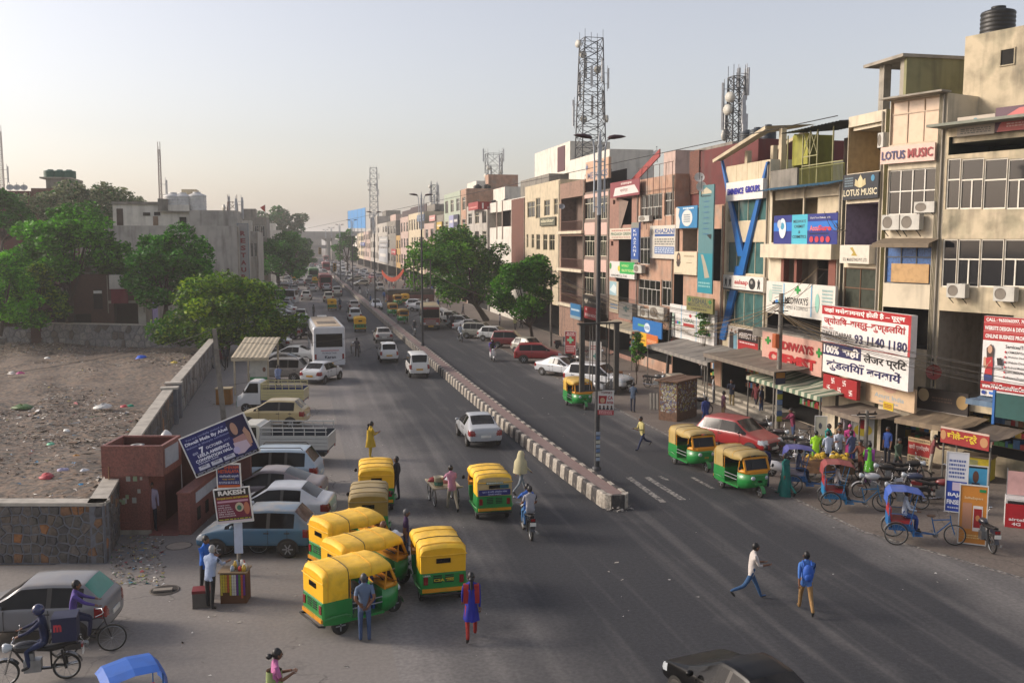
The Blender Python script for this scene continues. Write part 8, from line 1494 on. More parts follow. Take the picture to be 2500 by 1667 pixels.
# parked two wheelers on the right
PK = [(1640, 985, 40, '#151517', 'black motorcycle parked against the shed of bills'), (1700, 1010, -30, '#1a1a1e', 'black motorcycle parked between shed and red crossover'), (1518, 955, -60, '#17171a', 'motorcycle loaded with a carton by the potted plant'), (1478, 962, -50, '#8c8f92', 'pale scooter parked by the lamp post frame'), (1890, 1095, -40, '#2a1418', 'maroon motorcycle at the bonnet of the red crossover'), (1925, 1110, -45, '#17171a', 'black motorcycle second beside the red crossover'), (1950, 1128, -40, '#17171a', 'black motorcycle with white stripes behind the blue hooded rickshaw'), (1990, 1120, -50, '#1c1c20', 'black motorcycle parked before the fruit cart'), (2140, 1215, 160, '#b5b7ba', 'white tanked motorcycle beside the red hooded rickshaw'), (2175, 1190, 150, '#1a1a1c', 'black motorcycle behind the white tanked one'), (2215, 1180, -20, '#17171a', 'black motorcycle parked by the brown vendor'), (2290, 1230, -30, '#6a1418', 'red tanked motorcycle behind the bright blue rickshaw'), (2400, 1335, 75, '#0f1424', 'dark motorcycle parked beside the orange phone standee'), (1370, 850, 30, '#3a3c44', 'grey scooter parked by the billed pole'), (1400, 885, 20, '#23232a', 'black scooter near the red pharmacy standee'), (1040, 770, -80, '#1a1a1c', 'motorcycle waiting behind the oncoming autos'), (1030, 780, -90, '#1a1a1c', 'second motorcycle waiting behind the oncoming autos'), (1600, 948, -50, '#1a1a1e', 'black motorcycle behind the shed of bills'), (1455, 880, -40, '#3a1418', 'maroon motorcycle behind the white off roader'), (2065, 1165, 140, '#17171a', 'black motorcycle between two rickshaws'), (2245, 1215, 150, '#1c2a4a', 'navy motorcycle behind the blue hooded rickshaw'), (2205, 1240, 155, '#1a1a1c', 'black motorcycle with bright exhaust by the blue hooded rickshaw'), (1850, 1075, -30, '#17171a', 'black motorcycle behind the red crossover bonnet'), (2330, 1215, 60, '#8c9094', 'silver motorcycle behind the finance standee')]
for i, (u_, v_, rz, c, l) in enumerate(PK): put(SCOOT if 'scooter' in l else BIKE, G(u_, v_), rz, l, {'bike_tank': paint(c, .2), 'scooter_body': paint(c, .2)})
ws2 = put(SCOOT, G(1915, 1165), -35, 'white scooter between front auto and the blue hooded rickshaw', {'scooter_body': paint('#c2c2c4', .1)})
put(CYCLE, G(1985, 1090), -60, 'bicycle leaning on the billed utility pole')
# rickshaws
def rick(u, v, rz, lab, hood, seat='#8c1c20', frame=None): return put(RICK, anchor(u, v, (-.72, -.48, 0), rz), rz, lab, {'rickshaw_hood': C(hood, .7, dust=.2), 'rickshaw_seat': C(seat, .6), **({'rickshaw_frame': C(frame, .5)} if frame else {})})
rick(2028, 1250, -24, 'cycle rickshaw with a faded red hood and blue frame', '#7c2a2c', frame='#1a6a96'); rick(2187, 1330, -28, 'cycle rickshaw with a bright blue hood nearest the kerb', '#1f4a9a'); rick(1935, 1205, -22, 'cycle rickshaw with a purple hood patched in white', '#3a3f86', '#8a8490')
bl = put(RICK, anchor(318, 1628, (-.45, 0, 1.8), 200), 200, 'blue hooded cycle rickshaw behind the delivery motorcycle', {'rickshaw_hood': C('#1450a0', .6)})
# ================= right pavement: steps, awnings, stalls =================
for i in range(3): mb = MB(); mb.box(14.2 + i * .45, 16.2, 14.5, 31, i * .16, i * .16 + .155); struct(mb.build('steps', CONC))
def awn(label, pl, Z, rc, out, cols, back=.1, drop=.22, posts=True):
 (u0, v0), (u1, v1) = zc(Z, rc[0], rc[2]), zc(Z, rc[1], rc[3]); um = (u0 + u1) / 2; a0, a1 = pl.hit(u0, v1, out)[0], pl.hit(u1, v1, out)[0]; zt = pl.hit(um, v0, back)[1]; zb = pl.hit(um, v1, out)[1]; t = thing('awning', label, 'awning', pl.P(a0, 0, 0), -math.pi / 2 + pl.ang); L = a0 - a1; n = max(6, int(L / .3)); mb = MB()
 for i in range(n):
  x, x2 = L * i / n, L * (i + 1) / n; s0, s1 = (.05 * math.sin(i * 1.7) for _ in (0, 1)); mb.add([(x, -back, zt), (x2, -back, zt), (x2, -(out + back) / 2, (zt + zb) / 2 - .08 - .05 * math.sin((i + 1) * 1.3)), (x, -(out + back) / 2, (zt + zb) / 2 - .08 - .05 * math.sin(i * 1.3)), (x2, -out, zb), (x, -out, zb), (x2, -out - .02, zb - drop), (x, -out - .02, zb - drop)], [(0, 1, 2, 3), (3, 2, 4, 5), (5, 4, 6, 7)], i % len(cols))
 mb.build('cloth', [C(c, .85, stain=.3) for c in cols], t)
 if posts:
  for x in (.1, L - .1): mb = MB(); mb.tube([(x, -out + .06, 0), (x, -out + .06, zb)], .04, 6); mb.build('post', POLE, t)
 return t
awn('wide grey striped tarpaulin awning over the arcade shops', F0, Z8, (895, 1480, 455, 640), 3.2, ('#77726c', '#6a6660', '#7d7870')); awn('brown dusty awning over the arcade steps', F0, Z8, (1440, 2120, 560, 725), 3.0, ('#6d6357', '#665c51')); awn('green and white striped awning of the chemist', F0, Z7, (480, 1190, 960, 1150), 2.4, ('#a5a590', '#4f6350')); awn('sagging brown awning under the good luck board', F0, Z9, (0, 390, 1050, 1200), 2.3, ('#6e6255', '#655a4e'))
awn('brown awning with a yellow hem over the bakery', F1, Z9, (720, 1340, 1165, 1310), 2.2, ('#7a6a55', '#6e5f4c')); awn('taupe awning over the chole bhature counter', F1, Z9, (1165, 1660, 1275, 1440), 2.4, ('#6a5f55', '#625850')); awn('cream sheet awning under the grey box sign', F0, Z8, (410, 755, 305, 385), 2.0, ('#9a917c', '#8f8672')); awn('blue grey corrugated shade beside the website billboard', F1, Z9, (1400, 1960, 1020, 1110), 1.6, ('#5f7488', '#52687c'), posts=False)
sign('red chole bhature banner with yellow Hindi letters', F1, Z9, (1160, 1628, 1372, 1530), '#8c1c1c', [('#', 0, 1, .88, 1, '#b9a898'), ('छोले–भटूरे', .14, .76, .22, .8, '#c9b020', .04), ('o', .82, .98, .15, .75, '#a87a50'), ('o', .0, .12, .2, .8, '#a87a50')], off=2.45, th=.03, name='banner', cat='banner')
sign('red and cream Hindi cloth store board on the pavement shop', F1, Z9, (848, 1062, 1450, 1690), '#94241f', [('#', 0, 1, .82, 1, '#b59a74'), ('Khadi Gram Udyog Bhandar', .03, .97, .86, .95, '#2a2420', .02), ('खादी ग्रामोद्योग', .04, .96, .5, .74, '#d2b8b0', .02), ('#', 0, 1, 0, .3, '#b0a080'), ('~', .06, .94, .05, .26, '#5a4a34', 2)], off=1.2, th=.05)
sign('yellow juice stall sign cloth hung on the wires', F0, Z9, (612, 708, 1105, 1180), '#b89c1c', [('~', .1, .9, .2, .8, '#7a2a1c', 3)], off=3.4, th=.02)
t = thing('blue_green_screen', 'green mesh screen with a blue post at the corner shop', 'screen', F1.P(F1.hit(2428, 1010, 1.8)[0], 0, 1.8), -math.pi / 2 + F1.ang); mb = MB(); mb.box(0, 1.3, 0, .05, 2.9, 3.9); mb.build('mesh', C('#1c4a46', .7), t); mb = MB(); mb.box(-.1, .0, -.03, .06, 2.6, 4.0); mb.build('post', C('#1a5a9c', .6), t)
for i, (pl, a, lab) in enumerate(((F0, 28, 'shelf of coloured goods inside the arcade shop'), (F0, 22.5, 'shelf of packets inside the second arcade shop'), (F0, 15.5, 'medicine shelves inside the chemist shop'), (F0, 8.5, 'goods shelves inside the shop under the good luck board'), (F1, -1.5, 'snack shelves inside the bakery'), (F1, -5, 'shelves inside the chole bhature shop'), (F0, 36, 'goods shelves inside the telecom shop'), (F0, 45, 'goods shelves under the peach building'))):
 t = thing('shop_shelf', lab, 'shelf', pl.P(a, 0, -1.6), -math.pi / 2 + pl.ang); mb = MB(); gd = MB()
 for k in range(4):
  mb.box(-1.6, 1.6, 0, .4, .45 + k * .5, .48 + k * .5); x = -1.55
  while x < 1.5: w_ = R.uniform(.1, .3); gd.box(x, x + w_, .0, .3, .482 + k * .5, .482 + k * .5 + R.uniform(.15, .4), R.randrange(6)); x += w_ + .02
 mb.build('boards', C('#6a5a48', .7), t); gd.build('goods', [C(c, .5) for c in ('#a83030', '#b89a3a', '#3a6a9a', '#b0aca4', '#4a8a4a', '#8a5a3a')], t)['kind'] = 'stuff'
def standee(label, u0, u1, vb, vt, bg, texts, rz=-40, name='standee', edge='#b9b9b6'):
 p = G((u0 + u1) / 2, vb); s = (p - CAM).dot(_f) / FOC; w_, h = (u1 - u0) * s / math.cos(rad(rz + 12.85)), (vb - vt) * s * 1.02; t = board(name, label, p + Vector((-math.cos(rad(rz)) * w_ / 2, -math.sin(rad(rz)) * w_ / 2, .06)), rad(rz), w_, h, bg, .04, 'standee', edge=edge); write(t, texts)
 for x in (0, w_): mb = MB(); mb.bar((x, 0, -.06), (x, .35, -.06), .04); mb.bar((x, .02, h * .7), (x, .35, -.05), .025); mb.build('foot', STEEL, t)
 return t
standee('red pharmacy standee with a green cross', 1380, 1405, 868, 812, '#8e151b', [('SRI RAM', .15, .85, .9, .96, '#d4c8c4', .03), ('MEDICOS', .1, .9, .82, .88, '#d4c8c4', .03), ('+', .2, .8, .5, .78, '#7ab08a'), ('~', .1, .9, .12, .42, '#c8a8a4', 4)])
standee('orange phone standee with a red and gold handset', 2345, 2398, 1330, 1190, '#b5762c', [('#', .1, .45, .25, .7, '#a87a60'), ('#', .5, .86, .22, .66, '#c9c4c0'), ('#', .53, .83, .28, .61, '#8c1418'), ('o', .6, .76, .4, .5, '#b87a4a'), ('SelfieExpert', .15, .85, .76, .81, '#d0b890', .02), ('#', .7, .95, .9, .95, '#1c7a44'), ('~', .2, .8, .08, .16, '#d0b070', 2)], rz=-38)
standee('blue and white finance standee with text lines', 2312, 2352, 1252, 1110, '#15368c', [('#', 0, 1, .52, 1, '#b9bcc4'), ('~', .1, .9, .56, .9, '#4a5a8a', 5), ('BAJAJ', .1, .9, .24, .32, '#cfd4de', .03), ('FINSERV', .06, .94, .12, .2, '#cfd4de', .03), ('#', .3, .7, .36, .5, '#b0a4b8'), ('~', .1, .9, .04, .09, '#a0a8c4', 1)], rz=-42)
standee('pale blue phone shaped standee with a man pictured', 2362, 2402, 1215, 1142, '#3a8ab0', [('o', .3, .6, .45, .85, '#5a3a2c'), poly('#1c2a44', [(.15, .1), (.8, .1), (.65, .45), (.28, .45)]), ('#', 0, 1, .94, 1, '#16161a')], rz=-40)
standee('white restaurant board with a round red and yellow emblem', 2080, 2126, 1115, 1020, '#a3a39c', [('o', .1, .95, .5, .8, '#a8962c'), ('o', .3, .7, .68, .92, '#8c1a1c'), ('~', .12, .9, .08, .42, '#4a4a48', 5)], rz=-35)
standee('white sheet shop board leaning at the kerb shop', 1990, 2014, 1095, 1020, '#a7a594', [('#', 0, 1, 0, .4, '#9a9a5a'), ('o', .3, .6, .6, .8, '#4a4a52')], rz=-35); standee('pale mobile board beside the lamp post frame', 1440, 1466, 905, 838, '#a29d98', [('+', .3, .75, .4, .6, '#2a6a62'), ('~', .1, .9, .7, .9, '#8a4a48', 2)], rz=-45)
ak = thing('phone_kiosk', 'white phone kiosk with a red side panel and pink back sheet', 'kiosk', G(2452, 1285), rad(-38)); mb = MB(); mb.box(0, .75, 0, .7, .95, 1.02); mb.box(0, .06, 0, .7, 0, .95); mb.box(.69, .75, 0, .7, 0, .95); mb.box(.06, .69, .6, .7, 0, .95); mb.build('cabinet', C('#b9b7b4', .5), ak); patch(ak, 'red_panel', 0, .75, .0, .85, C('#9a1620', .5), -.01); letter('airtel', .12, .6, .25, .36, C('#d4c4c4', .5), ak, y=-.02, bold=.03); letter('4G', .22, .5, .08, .2, C('#d4c4c4', .5), ak, y=-.02, bold=.03); mb = MB(); mb.box(.05, .7, .55, .57, 1.05, 1.9); mb.build('back_sheet', C('#b8908c', .6), ak); [MB().tube([(x, .56, 1.0), (x, .56, 2.0)], .015, 5).build('rod', STEEL, ak) for x in (.04, .71)]
yc = thing('food_counter', 'yellow shop counter under the chole bhature banner', 'counter', G(2385, 1170), rad(-55)); mb = MB(); mb.box(-.6, .6, -.35, .35, .08, 1.0); mb.build('cabinet', C('#b09c1c', .5), yc); mb = MB(); mb.box(-.65, .65, -.4, .4, 1.002, 1.08); mb.build('top', C('#6a5a48', .6), yc); patch(yc, 'menu_print', -.5, .1, .6, .9, C('#8a8a5a', .6), -.355)
# shed covered in bills
sh = thing('bill_covered_shed', 'small kerb shed plastered all over with torn paper bills', 'shed', G(1652, 1030), rad(38)); SHM = mat('shed_boards', '#5a4232', .9, var=.3, scale=4); mb = MB(); mb.box(0, 2.3, 0, 1.15, 0, 2.2); mb.build('walls', SHM, sh); rr = random.Random(12)
for k in range(4): mb = MB(); mb.box(-.25, 2.55, -.2 + k * .38, .16 + k * .38, 2.21 + rr.uniform(0, .05), 2.27 + rr.uniform(0, .06)); mb.build('roof_plank', SHM, sh)
mb = MB(); BC = ['#8f8a7a', '#7a7a84', '#5c5a66', '#8d8a4a', '#6a4a3a', '#a39f94', '#4a4f6a']
for i in range(900):
 s = rr.uniform(.03, .11); x, z = rr.uniform(.03, 2.2), rr.uniform(.45, 2.08); y = -.004 - .001 * (i % 7)
 if i % 2: mb.quad((x, y, z), (min(x + s, 2.3), y, z), (min(x + s, 2.3), y, z + s), (x, y, z + s), rr.randrange(7))
 else: x *= .45; mb.quad((y, x + s, z), (y, x, z), (y, x, z + s), (y, x + s, z + s), rr.randrange(7))
mb.build('paper_bills', [C(c, .85) for c in BC], sh)['kind'] = 'stuff'
mb = MB(); [mb.quad((-.1 + i * .1, 0, 0 + .03 * (i % 2)), (0 + i * .1, 0, .03 * ((i + 1) % 2)), (0 + i * .1, 1.3, .4 + .03 * ((i + 1) % 2)), (-.1 + i * .1, 1.3, .4 + .03 * (i % 2))) for i in range(12)]; o = mb.build('corrugated_sheet', C('#6a655c', .7, stain=.4)); o.location = G(1590, 1000); o.rotation_euler = (.35, 0, rad(-20)); tag(o, 'bent corrugated sheet leaning beside the shed', 'metal sheet')
mb = MB(); mb.box(-.25, .25, -.2, .2, .0, .3); o = mb.build('carton', C('#8a5a34', .8)); o.location = G(1518, 955) + Vector((-.1, .5, .95)); tag(o, 'brown carton strapped on the loaded motorcycle', 'carton'); mb = MB(); mb.box(-.26, .26, -.21, .21, .301, .33); mb.build('flap', C('#7a4e2c', .8), o)
# fruit cart and banana bunches
fc = thing('fruit_cart', 'wooden fruit barrow with brown sacking full of bananas', 'cart', G(2020, 1172), rad(-20)); mb = MB(); mb.box(-.95, .95, -.5, .5, .82, .9); mb.build('deck', C('#6a4a30', .8), fc); mb = MB(); mb.loft([[(x, y, z) for x, y in ((-.97, -.52), (.97, -.52), (.97, .52), (-.97, .52))] for z in (.9, .6, .4)]); mb.build('sacking', C('#5a3f28', .9, var=.25), fc)
for x in (-.6, .6): [wire_wheel(fc, x, .3, .04, 8, y=s * .5) for s in (-1, 1)]
rr = random.Random(3); bm_ = []
for k in range(4):
 mb = MB()
 for j in range(7): a = j * .22 - .6; mb.tube([(0, 0, .12), (.09 * math.cos(a), .09 * math.sin(a), .13), (.16 * math.cos(a), .16 * math.sin(a), .08), (.19 * math.cos(a), .19 * math.sin(a), .0)], [.012, .022, .022, .008], 5)
 bm_.append(mb.mesh('bananas', C('#b8961c', .5)))
for i in range(26): o = obj('banana_bunch', rr.choice(bm_)); o.location = fc.location + Matrix.Rotation(rad(-20), 3, 'Z') @ Vector((rr.uniform(-.8, .8), rr.uniform(-.35, .35), .91 + rr.uniform(0, .14))); o.rotation_euler = (rr.uniform(-.3, .3), rr.uniform(-.3, .3), rr.uniform(0, 6.28)); tag(o, 'bunch of ripe yellow bananas heaped on the fruit barrow', 'bananas', 'banana bunches on the barrow')
# push cart on the road
pcx = G(1082, 1226); pc = thing('push_cart', 'wooden four wheeled handcart loaded with buckets and bundles', 'cart', pcx, rad(94)); mb = MB(); [mb.box(-.75, .85, -.48 + k * .2, -.3 + k * .2, .72, .76) for k in range(5)]; mb.build('deck', C('#9a8a6a', .8), pc); mb = MB(); mb.bar((-.75, -.5, .74), (.85, -.5, .74), .06); mb.bar((-.75, .5, .74), (.85, .5, .74), .06); mb.bar((-.8, -.6, .78), (-.8, .6, .78), .05); mb.build('rails', C('#a89c84', .8), pc)
for x in (-.45, .5): [wire_wheel(pc, x, .34, .045, 10, y=s * .44) for s in (-1, 1)]
rzp = Matrix.Rotation(rad(94), 3, 'Z'); mb = MB(); mb.lathe([(0, 0), (.15, 0), (.18, .36), (.2, .38), (.17, .38), (.16, .02), (0, .02)], 16); o = mb.build('bucket', C('#b0a890', .5)); o.location = pcx + rzp @ Vector((-.45, .27, .765)); tag(o, 'large cream paint bucket on the handcart', 'bucket'); mb = MB(); mb.lathe([(.168, .06), (.178, .2)], 16); mb.build('label_band', C('#2a5a4a', .6), o)
for lab, x, y, s, c, hh in (('red cloth bundle on the handcart', .4, .3, .2, '#8c1f24', .8), ('black bag on the handcart', .35, .05, .18, '#17171a', .8), ('white sack on the handcart', .3, -.3, .25, '#b5b8c0', 1.0), ('pink tray bundle on the handcart', .0, -.05, .22, '#a05a50', .5)): rag('bundle', lab, 'bundle', pcx + rzp @ Vector((x, y, .765)), s, c, int(x * 100) + 9, hh)
pcx2 = G(868, 862); pc2 = thing('push_cart', 'small loaded handcart beside the white coach', 'cart', pcx2, rad(90)); mb = MB(); mb.box(-.5, .6, -.4, .4, .72, .78); mb.build('deck', C('#7a6a52', .8), pc2); mb = MB(); mb.box(-.3, .4, -.3, .3, .782, 1.0); mb.build('load', C('#a9aaac', .7), pc2); [wire_wheel(pc2, x, .33, .045, 8, y=s * .38) for x in (-.3, .4) for s in (-1, 1)]
# exam poster on the first lamp post
t = board('poster_board', "white and red exam coaching board with portraits on the lamp post", AT(1459, 1012, lp.y - .14), rz_ - .12, .66, 1.02, '#b5b2ae', .03, 'poster board'); write(t, [("TOPPER'S", .2, .9, .86, .95, '#5a1a20', .03), ('CA', .62, .94, .62, .78, '#8c1a24', .03), ('INTER', .58, .97, .45, .56, '#8c1a24', .03), poly('#8c1a24', [(.06, .46), (.5, .46), (.58, .78), (.06, .78)]), ('o', .15, .45, .48, .7, '#a88a70'), ('#', 0, 1, 0, .2, '#8c1a24'), ('~', .08, .92, .03, .17, '#c8a4a4', 3)] + [('o', .08 + k * .24, .2 + k * .24, .3, .4, '#5a4034') for k in range(4)] + [poly('#22242c', [(.05 + k * .24, .22), (.23 + k * .24, .22), (.19 + k * .24, .31), (.09 + k * .24, .31)]) for k in range(4)])
for i in range(7): patch(lamp_objs[0], 'pasted_bill', -.09, .09, .9 + i * .17, 1.03 + i * .17, C(('#8a94a0', '#a3a294', '#5a7090')[i % 3], .8), -.135)
bl_ = thing('bill_strip', 'blue and yellow bills wrapped round the utility pole', 'poster', pA.location); [patch(bl_, 'bill', -.16, .16, .4 + i * .3, .67 + i * .3, C(('#a8a83a', '#4a6a9a', '#9aa4a8', '#6a86b0')[i % 4], .7), -.16) for i in range(6)]; [patch(bl_, 'poster_panel', -.3, .3, 2.4, 3.1, C('#2a2f4a', .6), -.17), patch(bl_, 'poster_panel', -.26, .26, 2.75, 3.05, C('#a8782c', .6), -.175)]
# ================= people =================
P('man in grey blue shirt with hands behind his back at an auto door', 891, 1566, 95, 'behind', '#55657c', '#36496a', sleeve=.4, hair='#3a3a3c')
P('man in dark purple shirt standing behind the parked autos', 992, 1376, -10, 'stand', '#33183f', '#22304e', sleeve=.4, hair='#4a4a4c')
P('woman in royal blue kurta with red scarf walking away', 1151, 1562, 82, 'walk2', '#141c80', '#86180f', kurta='#141c80', scarf='#86181a', bun=2)
P('woman in yellow dress waiting beside the yellow auto', 905, 1120, 20, 'phone', '#b0901a', '#b0901a', kurta='#b0901a', bun=2)
P('dark clothed man leaning on the yellow auto', 968, 1222, 150, 'lean', '#17181f', '#1a1f30')
P('man in pink shirt pushing the loaded handcart', 1104, 1247, 97, 'push', '#a87488', '#8a8272', sleeve=.4)
o = P('person wrapped in a pale shawl walking beside the median', 1272, 1206, 20, 'walk', '#a59d7c', '#727a80', hair='#a59d7c'); mb = MB(); mb.loft([[(x0 + r * math.cos(a), r * 1.1 * math.sin(a), z) for a in [6.283 * j / 14 for j in range(14)]] for r, z, x0 in ((.02, 1.81, .0), (.1, 1.77, .0), (.135, 1.66, -.01), (.15, 1.5, -.03), (.25, 1.35, -.02), (.27, 1.1, -.03), (.28, .92, -.05))]); mb.build('shawl', C('#a59d7c', .85), o)
P('young man in white shirt and jeans striding across the road', 1832, 1464, -8, 'stride', '#b0a8a2', '#27496e', sleeve=.7); P('young man with bright blue backpack walking away', 1966, 1496, 72, 'walk', '#3a66a8', '#87683f', bag='#174a9c', sleeve=.7); P('man in pale yellow shirt crossing the right carriageway', 1568, 1098, 195, 'stride', '#aaa068', '#1c2848', sleeve=1.)
person('woman in pink blouse and green sari with hair in a bun', G(668, 1602, 1.6).xy.to_3d(), 10, 'phone', '#a8608c', '#7a7a52', skirt='#7d8a58', bun=1, sleeve=.4)
P('grey haired man in pale shirt buying at the snack stall', 515, 1486, 60, 'reach', '#8c9ab4', '#16161a', hair='#8f8f8e', sleeve=.8); person('snack vendor in bright blue shirt behind the stall', G(497, 1320, 1.6).xy.to_3d(), -30, 'phone', '#1c58ac', '#1c1c22', sleeve=.8)
P('man standing half hidden in the toilet booth passage', 373, 1297, -70, 'stand', '#8d8496', '#1c1f2c')
for lab, d_, sh_, tr_ in (('driver in blue seated inside the auto with the man at its door', (.16, .1), '#1f3f8a', '#2a4a86'), ('passenger in teal blue seated inside the auto with the man at its door', (-.75, -.2), '#1c4a6a', '#2a3a4a')):
 A_ = anchor(850, 1366, (-.3, 0, 1.7), rzA); person(lab, A_ + Matrix.Rotation(rad(rzA), 3, 'Z') @ Vector((*d_, 0)), rzA - (60 if d_[0] > 0 else 0), 'sit', sh_, tr_, seat=.72)
person('bald man beside the back parked auto', G(937, 1280, 1.65).xy.to_3d(), 200, 'stand', '#4a4f5c', '#23252b', hair='#5a3a2a')
P('woman in teal sari walking past the front auto', 1917, 1210, 110, 'walk', '#0d625a', '#0d625a', skirt='#0d625a', bun=1); P('man in dark blue behind the front auto', 1868, 1190, 100, 'stand', '#1a2650', '#1a2a54')
FR = [(1990, 1148, 60, '#8fc41c', '#6a9a2a', 'boy in neon green shirt at the fruit barrow'), (2020, 1150, 80, '#a9b2c4', '#1c2030', 'man in white t-shirt with his back turned at the fruit barrow'), (2046, 1140, -110, '#a9b0bc', '#2a2c33', 'fruit seller in white shirt behind the bananas'), (2018, 1126, -60, '#1a8a82', '#23252b', 'man in turquoise shirt by the fruit barrow'), (2044, 1122, -80, '#a08a68', '#4a4a4c', 'man in beige shirt by the fruit barrow'), (2072, 1128, -120, '#b03a78', '#b03a78', 'woman in a pink veil near the round emblem board'), (2078, 1148, 100, '#4a5270', '#23407a', 'man in striped shirt before the emblem board'), (2102, 1172, -150, '#5a2c1c', '#4a2418', 'man in brown bending by the emblem board'), (2120, 1182, 60, '#5aa82a', '#5a2a6a', 'woman in green and purple beside the motorcycles')]
for u_, v_, rz, s_, t_, l in FR: P(l, u_, v_, rz, 'reach' if 'bend' in l else 'phone', s_, t_, sleeve=.5, skirt=s_ if 'veil' in l else None, kurta=s_ if 'purple' in l else None, scarf='#6a2a6a' if 'purple' in l else None, hair='#b03a78' if 'veil' in l else '#0f0c0b')
SHP = [(1765, 1030, '#4a2438', '#7a6444', 'man in maroon shirt and khaki trousers before the arcade steps'), (1722, 1044, '#1f2f6a', '#24406a', 'man in navy walking past the shed of bills'), (1742, 985, '#a9a8a8', '#5a5a5c', 'man in white sitting out on the arcade steps'), (1786, 995, '#23283a', '#8a7a54', 'man in khaki trousers on the arcade steps'), (1858, 1015, '#23283f', '#22375a', 'man in dark blue at the chemist steps'), (1845, 1005, '#5a1c22', '#1c1f2a', 'man in dark red at the chemist steps'), (1716, 930, '#a5a3a0', '#2a2c33', 'man in white at the arcade shop counter'), (1935, 1080, '#6a1f3c', '#3a4a6a', 'man in striped crimson shirt behind the bicycle'), (2062, 1090, '#a39aa0', '#8a7a5c', 'man in pale shirt at the kerb shop door'), (2272, 1158, '#6a3434', '#9a9284', 'man in brick red shirt reaching into the food stall'), (1545, 1006, '#3d4c60', '#23283a', 'man in blue check shirt loading the motorcycle'), (1505, 905, '#23232a', '#1c1c20', 'dark clothed man by the potted plant'), (2165, 1135, '#1a3a7a', '#1c1f2a', 'person in blue beside the fruit sellers'), (2190, 1165, '#3a4a3a', '#2a2c33', 'person in olive beside the parked motorcycles')]
for i, (u_, v_, s_, t_, l) in enumerate(SHP): P(l, u_, v_, (i * 77) % 360, ('stand', 'walk', 'phone', 'reach')[i % 4 if 'reach' not in l else 3], s_, t_, sleeve=.5 + .4 * (i % 2))
for lab, u_, v_, rz, off_, sh_, tr_ in (('man dozing in white vest on the red hooded rickshaw', 2028, 1250, -24, -.5, '#b0a8a4', '#3a2a28'), ('man in white shirt sitting in the bright blue rickshaw', 2187, 1330, -28, -.45, '#a9b2c0', '#1c3a7a'), ('man in check shirt sitting in the purple hooded rickshaw', 1935, 1205, -22, -.5, '#4a4f66', '#1c2236')): A_ = anchor(u_, v_, (-.72, -.48, 0), rz); person(lab, A_ + Matrix.Rotation(rad(rz), 3, 'Z') @ Vector((off_, 0, 0)), rz, 'sit', sh_, tr_, seat=.9)
MID = [(1220, 802, '#8a8488', '#17171a', 'man in grey shirt walking near the large tree'), (1258, 806, '#8a8a5a', '#17171a', 'man in olive shirt beside the smaller tree'), (1272, 801, '#6a2a2c', '#17171a', 'man in red shirt walking by the smaller tree'), (1093, 800, '#1a1c24', '#17171a', 'dark dressed man standing by the minibus door'), (1104, 802, '#23252e', '#17171a', 'second dark dressed man by the minibus'), (1118, 800, '#5a1a20', '#1c1f33', 'person in dark red standing by the minibus'), (766, 775, '#5a5854', '#23252b', 'man in grey walking ahead of the white coach'), (680, 952, '#7a8ab0', '#23252b', 'man with black bag beside the booth'), (540, 905, '#4a1f24', '#1c1c20', 'person in dark red in the shade of the wall'), (553, 898, '#1c1f2a', '#1c1c20', 'dark figure under the bushy tree'), (512, 900, '#23252e', '#1c1c20', 'dark figure against the lot wall'), (1130, 775, '#2a2c36', '#1c1c20', 'man in dark shirt behind the parked row'), (938, 735, '#2a5a9a', '#23252b', 'man in blue beside the cream van'), (905, 745, '#2a4a7a', '#23252b', 'man in blue by the third lamp post')]
for i, (u_, v_, s_, t_, l) in enumerate(MID): P(l, u_, v_, (i * 67) % 360, ('stand', 'walk', 'walk2')[i % 3], s_, t_)
person('handcart man in grey shirt beside the coach', G(872, 872), 92, 'push', '#4a4448', '#3a322c'); person('auto driver head and shoulders behind the oncoming auto', G(1398, 925), -90, 'stand', '#17171a', '#1c1c20')
rr = random.Random(21); CC = ['#8d8f94', '#3a3f52', '#7a2a30', '#a9a7a2', '#23262e', '#6a5a3a', '#2f4f7a', '#7a5a6a', '#4a4a4c', '#9a8a6a']
for i in range(70): p = Vector((rr.uniform(7.6, 15.5), rr.uniform(105, 205), 0)) if i < 52 else Vector((rr.uniform(-17, -12), rr.uniform(95, 230), 0)); person('pedestrian in the dense crowd of the far market pavement' if i < 52 else 'pedestrian on the tree lined far pavement', p, rr.uniform(0, 360), rr.choice(('stand', 'walk', 'walk2')), rr.choice(CC), rr.choice(('#23252b', '#2a3a5a', '#4a4238')), sleeve=rr.choice((.5, 1.)), group='far market crowd' if i < 52 else 'pedestrians by the kerb trees', sc_=rr.uniform(.93, 1.03))
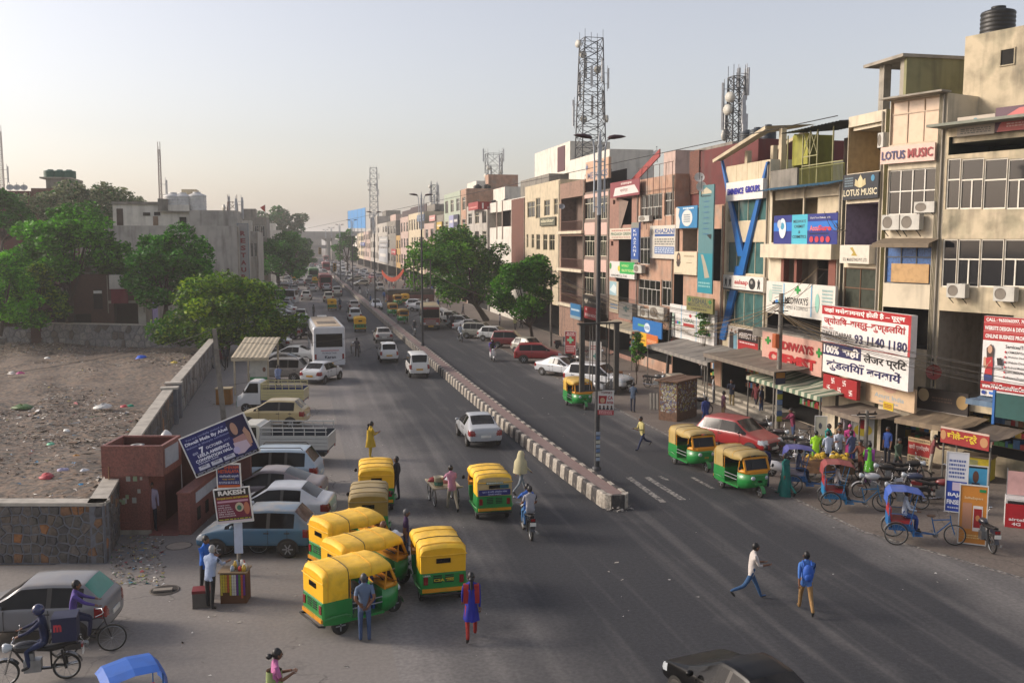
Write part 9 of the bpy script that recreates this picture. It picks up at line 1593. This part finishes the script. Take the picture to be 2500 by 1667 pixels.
# ---- distant traffic without parts ----
src = [[next(x for x in kids(CARS[k]) if x.name.startswith(n)).data for n in ('body', 'windscreen', 'rear_window', 'tail_light')] for k in ('hatch', 'sedan', 'mpv')]
for i in range(150):
 s = rr.uniform(205, 430) if i < 130 else 88 + (i - 130) * 6.2; lane = rr.choice((-7.2, -4.6, -2.2, 2.0, 4.2, 6.2)) if i < 90 else rr.choice((-15, -12.5, 9, 11)) if i < 130 else -13.5; q = rr.choice(src); o = obj('car', q[0]); [obj(n, m_, o) for n, m_ in zip(('windscreen', 'rear_window', 'tail_light'), q[1:])]; o.location = (lane + rr.uniform(-.3, .3), s, 0); o.rotation_euler.z = rad(90 if lane < 0 else -90) + (1.2 if i >= 130 else 0); sl = o.material_slots[0]; sl.link = 'OBJECT'; sl.material = paint(rr.choice(('#b5b7b9', '#b0b0ac', '#8f9194', '#b8b8b6', '#5a5c60', '#7a1c20', '#c2c2c0', '#2f3a4a')), .3)
 tag(o, 'distant car in the jam on the %s' % ('carriageway leading away' if lane < 0 and i < 90 else 'carriageway coming nearer' if i < 90 else 'left kerb beyond the parked vans' if i >= 130 else 'kerb of the far street'), 'car', 'distant cars in the jam')
# ================= haze =================
mb = MB(); mb.box(-905, 905, -205, 2605, -1, 42); hz_m = bpy.data.materials.new('haze_air'); hz_m.use_nodes = True
_n = hz_m.node_tree.nodes; _n.clear(); vo = _n.new('ShaderNodeVolumePrincipled'); mo = _n.new('ShaderNodeOutputMaterial'); hz_m.node_tree.links.new(vo.outputs[0], mo.inputs['Volume'])
vo.inputs['Color'].default_value = (.93, .92, .9, 1); vo.inputs['Density'].default_value = .0005; vo.inputs['Anisotropy'].default_value = .35
hb = mb.build('haze', hz_m); hb['kind'] = 'stuff'; tag(hb, 'thin pale haze filling the air over the street', 'haze')
for s_ in list(CARS.values()) + [AUTO, BIKE, SCOOT, CYCLE, RICK]:       # the pattern vehicles themselves go
 for o in list(walk(s_))[::-1]: bpy.data.objects.remove(o)
bpy.data.scenes.remove(TS)
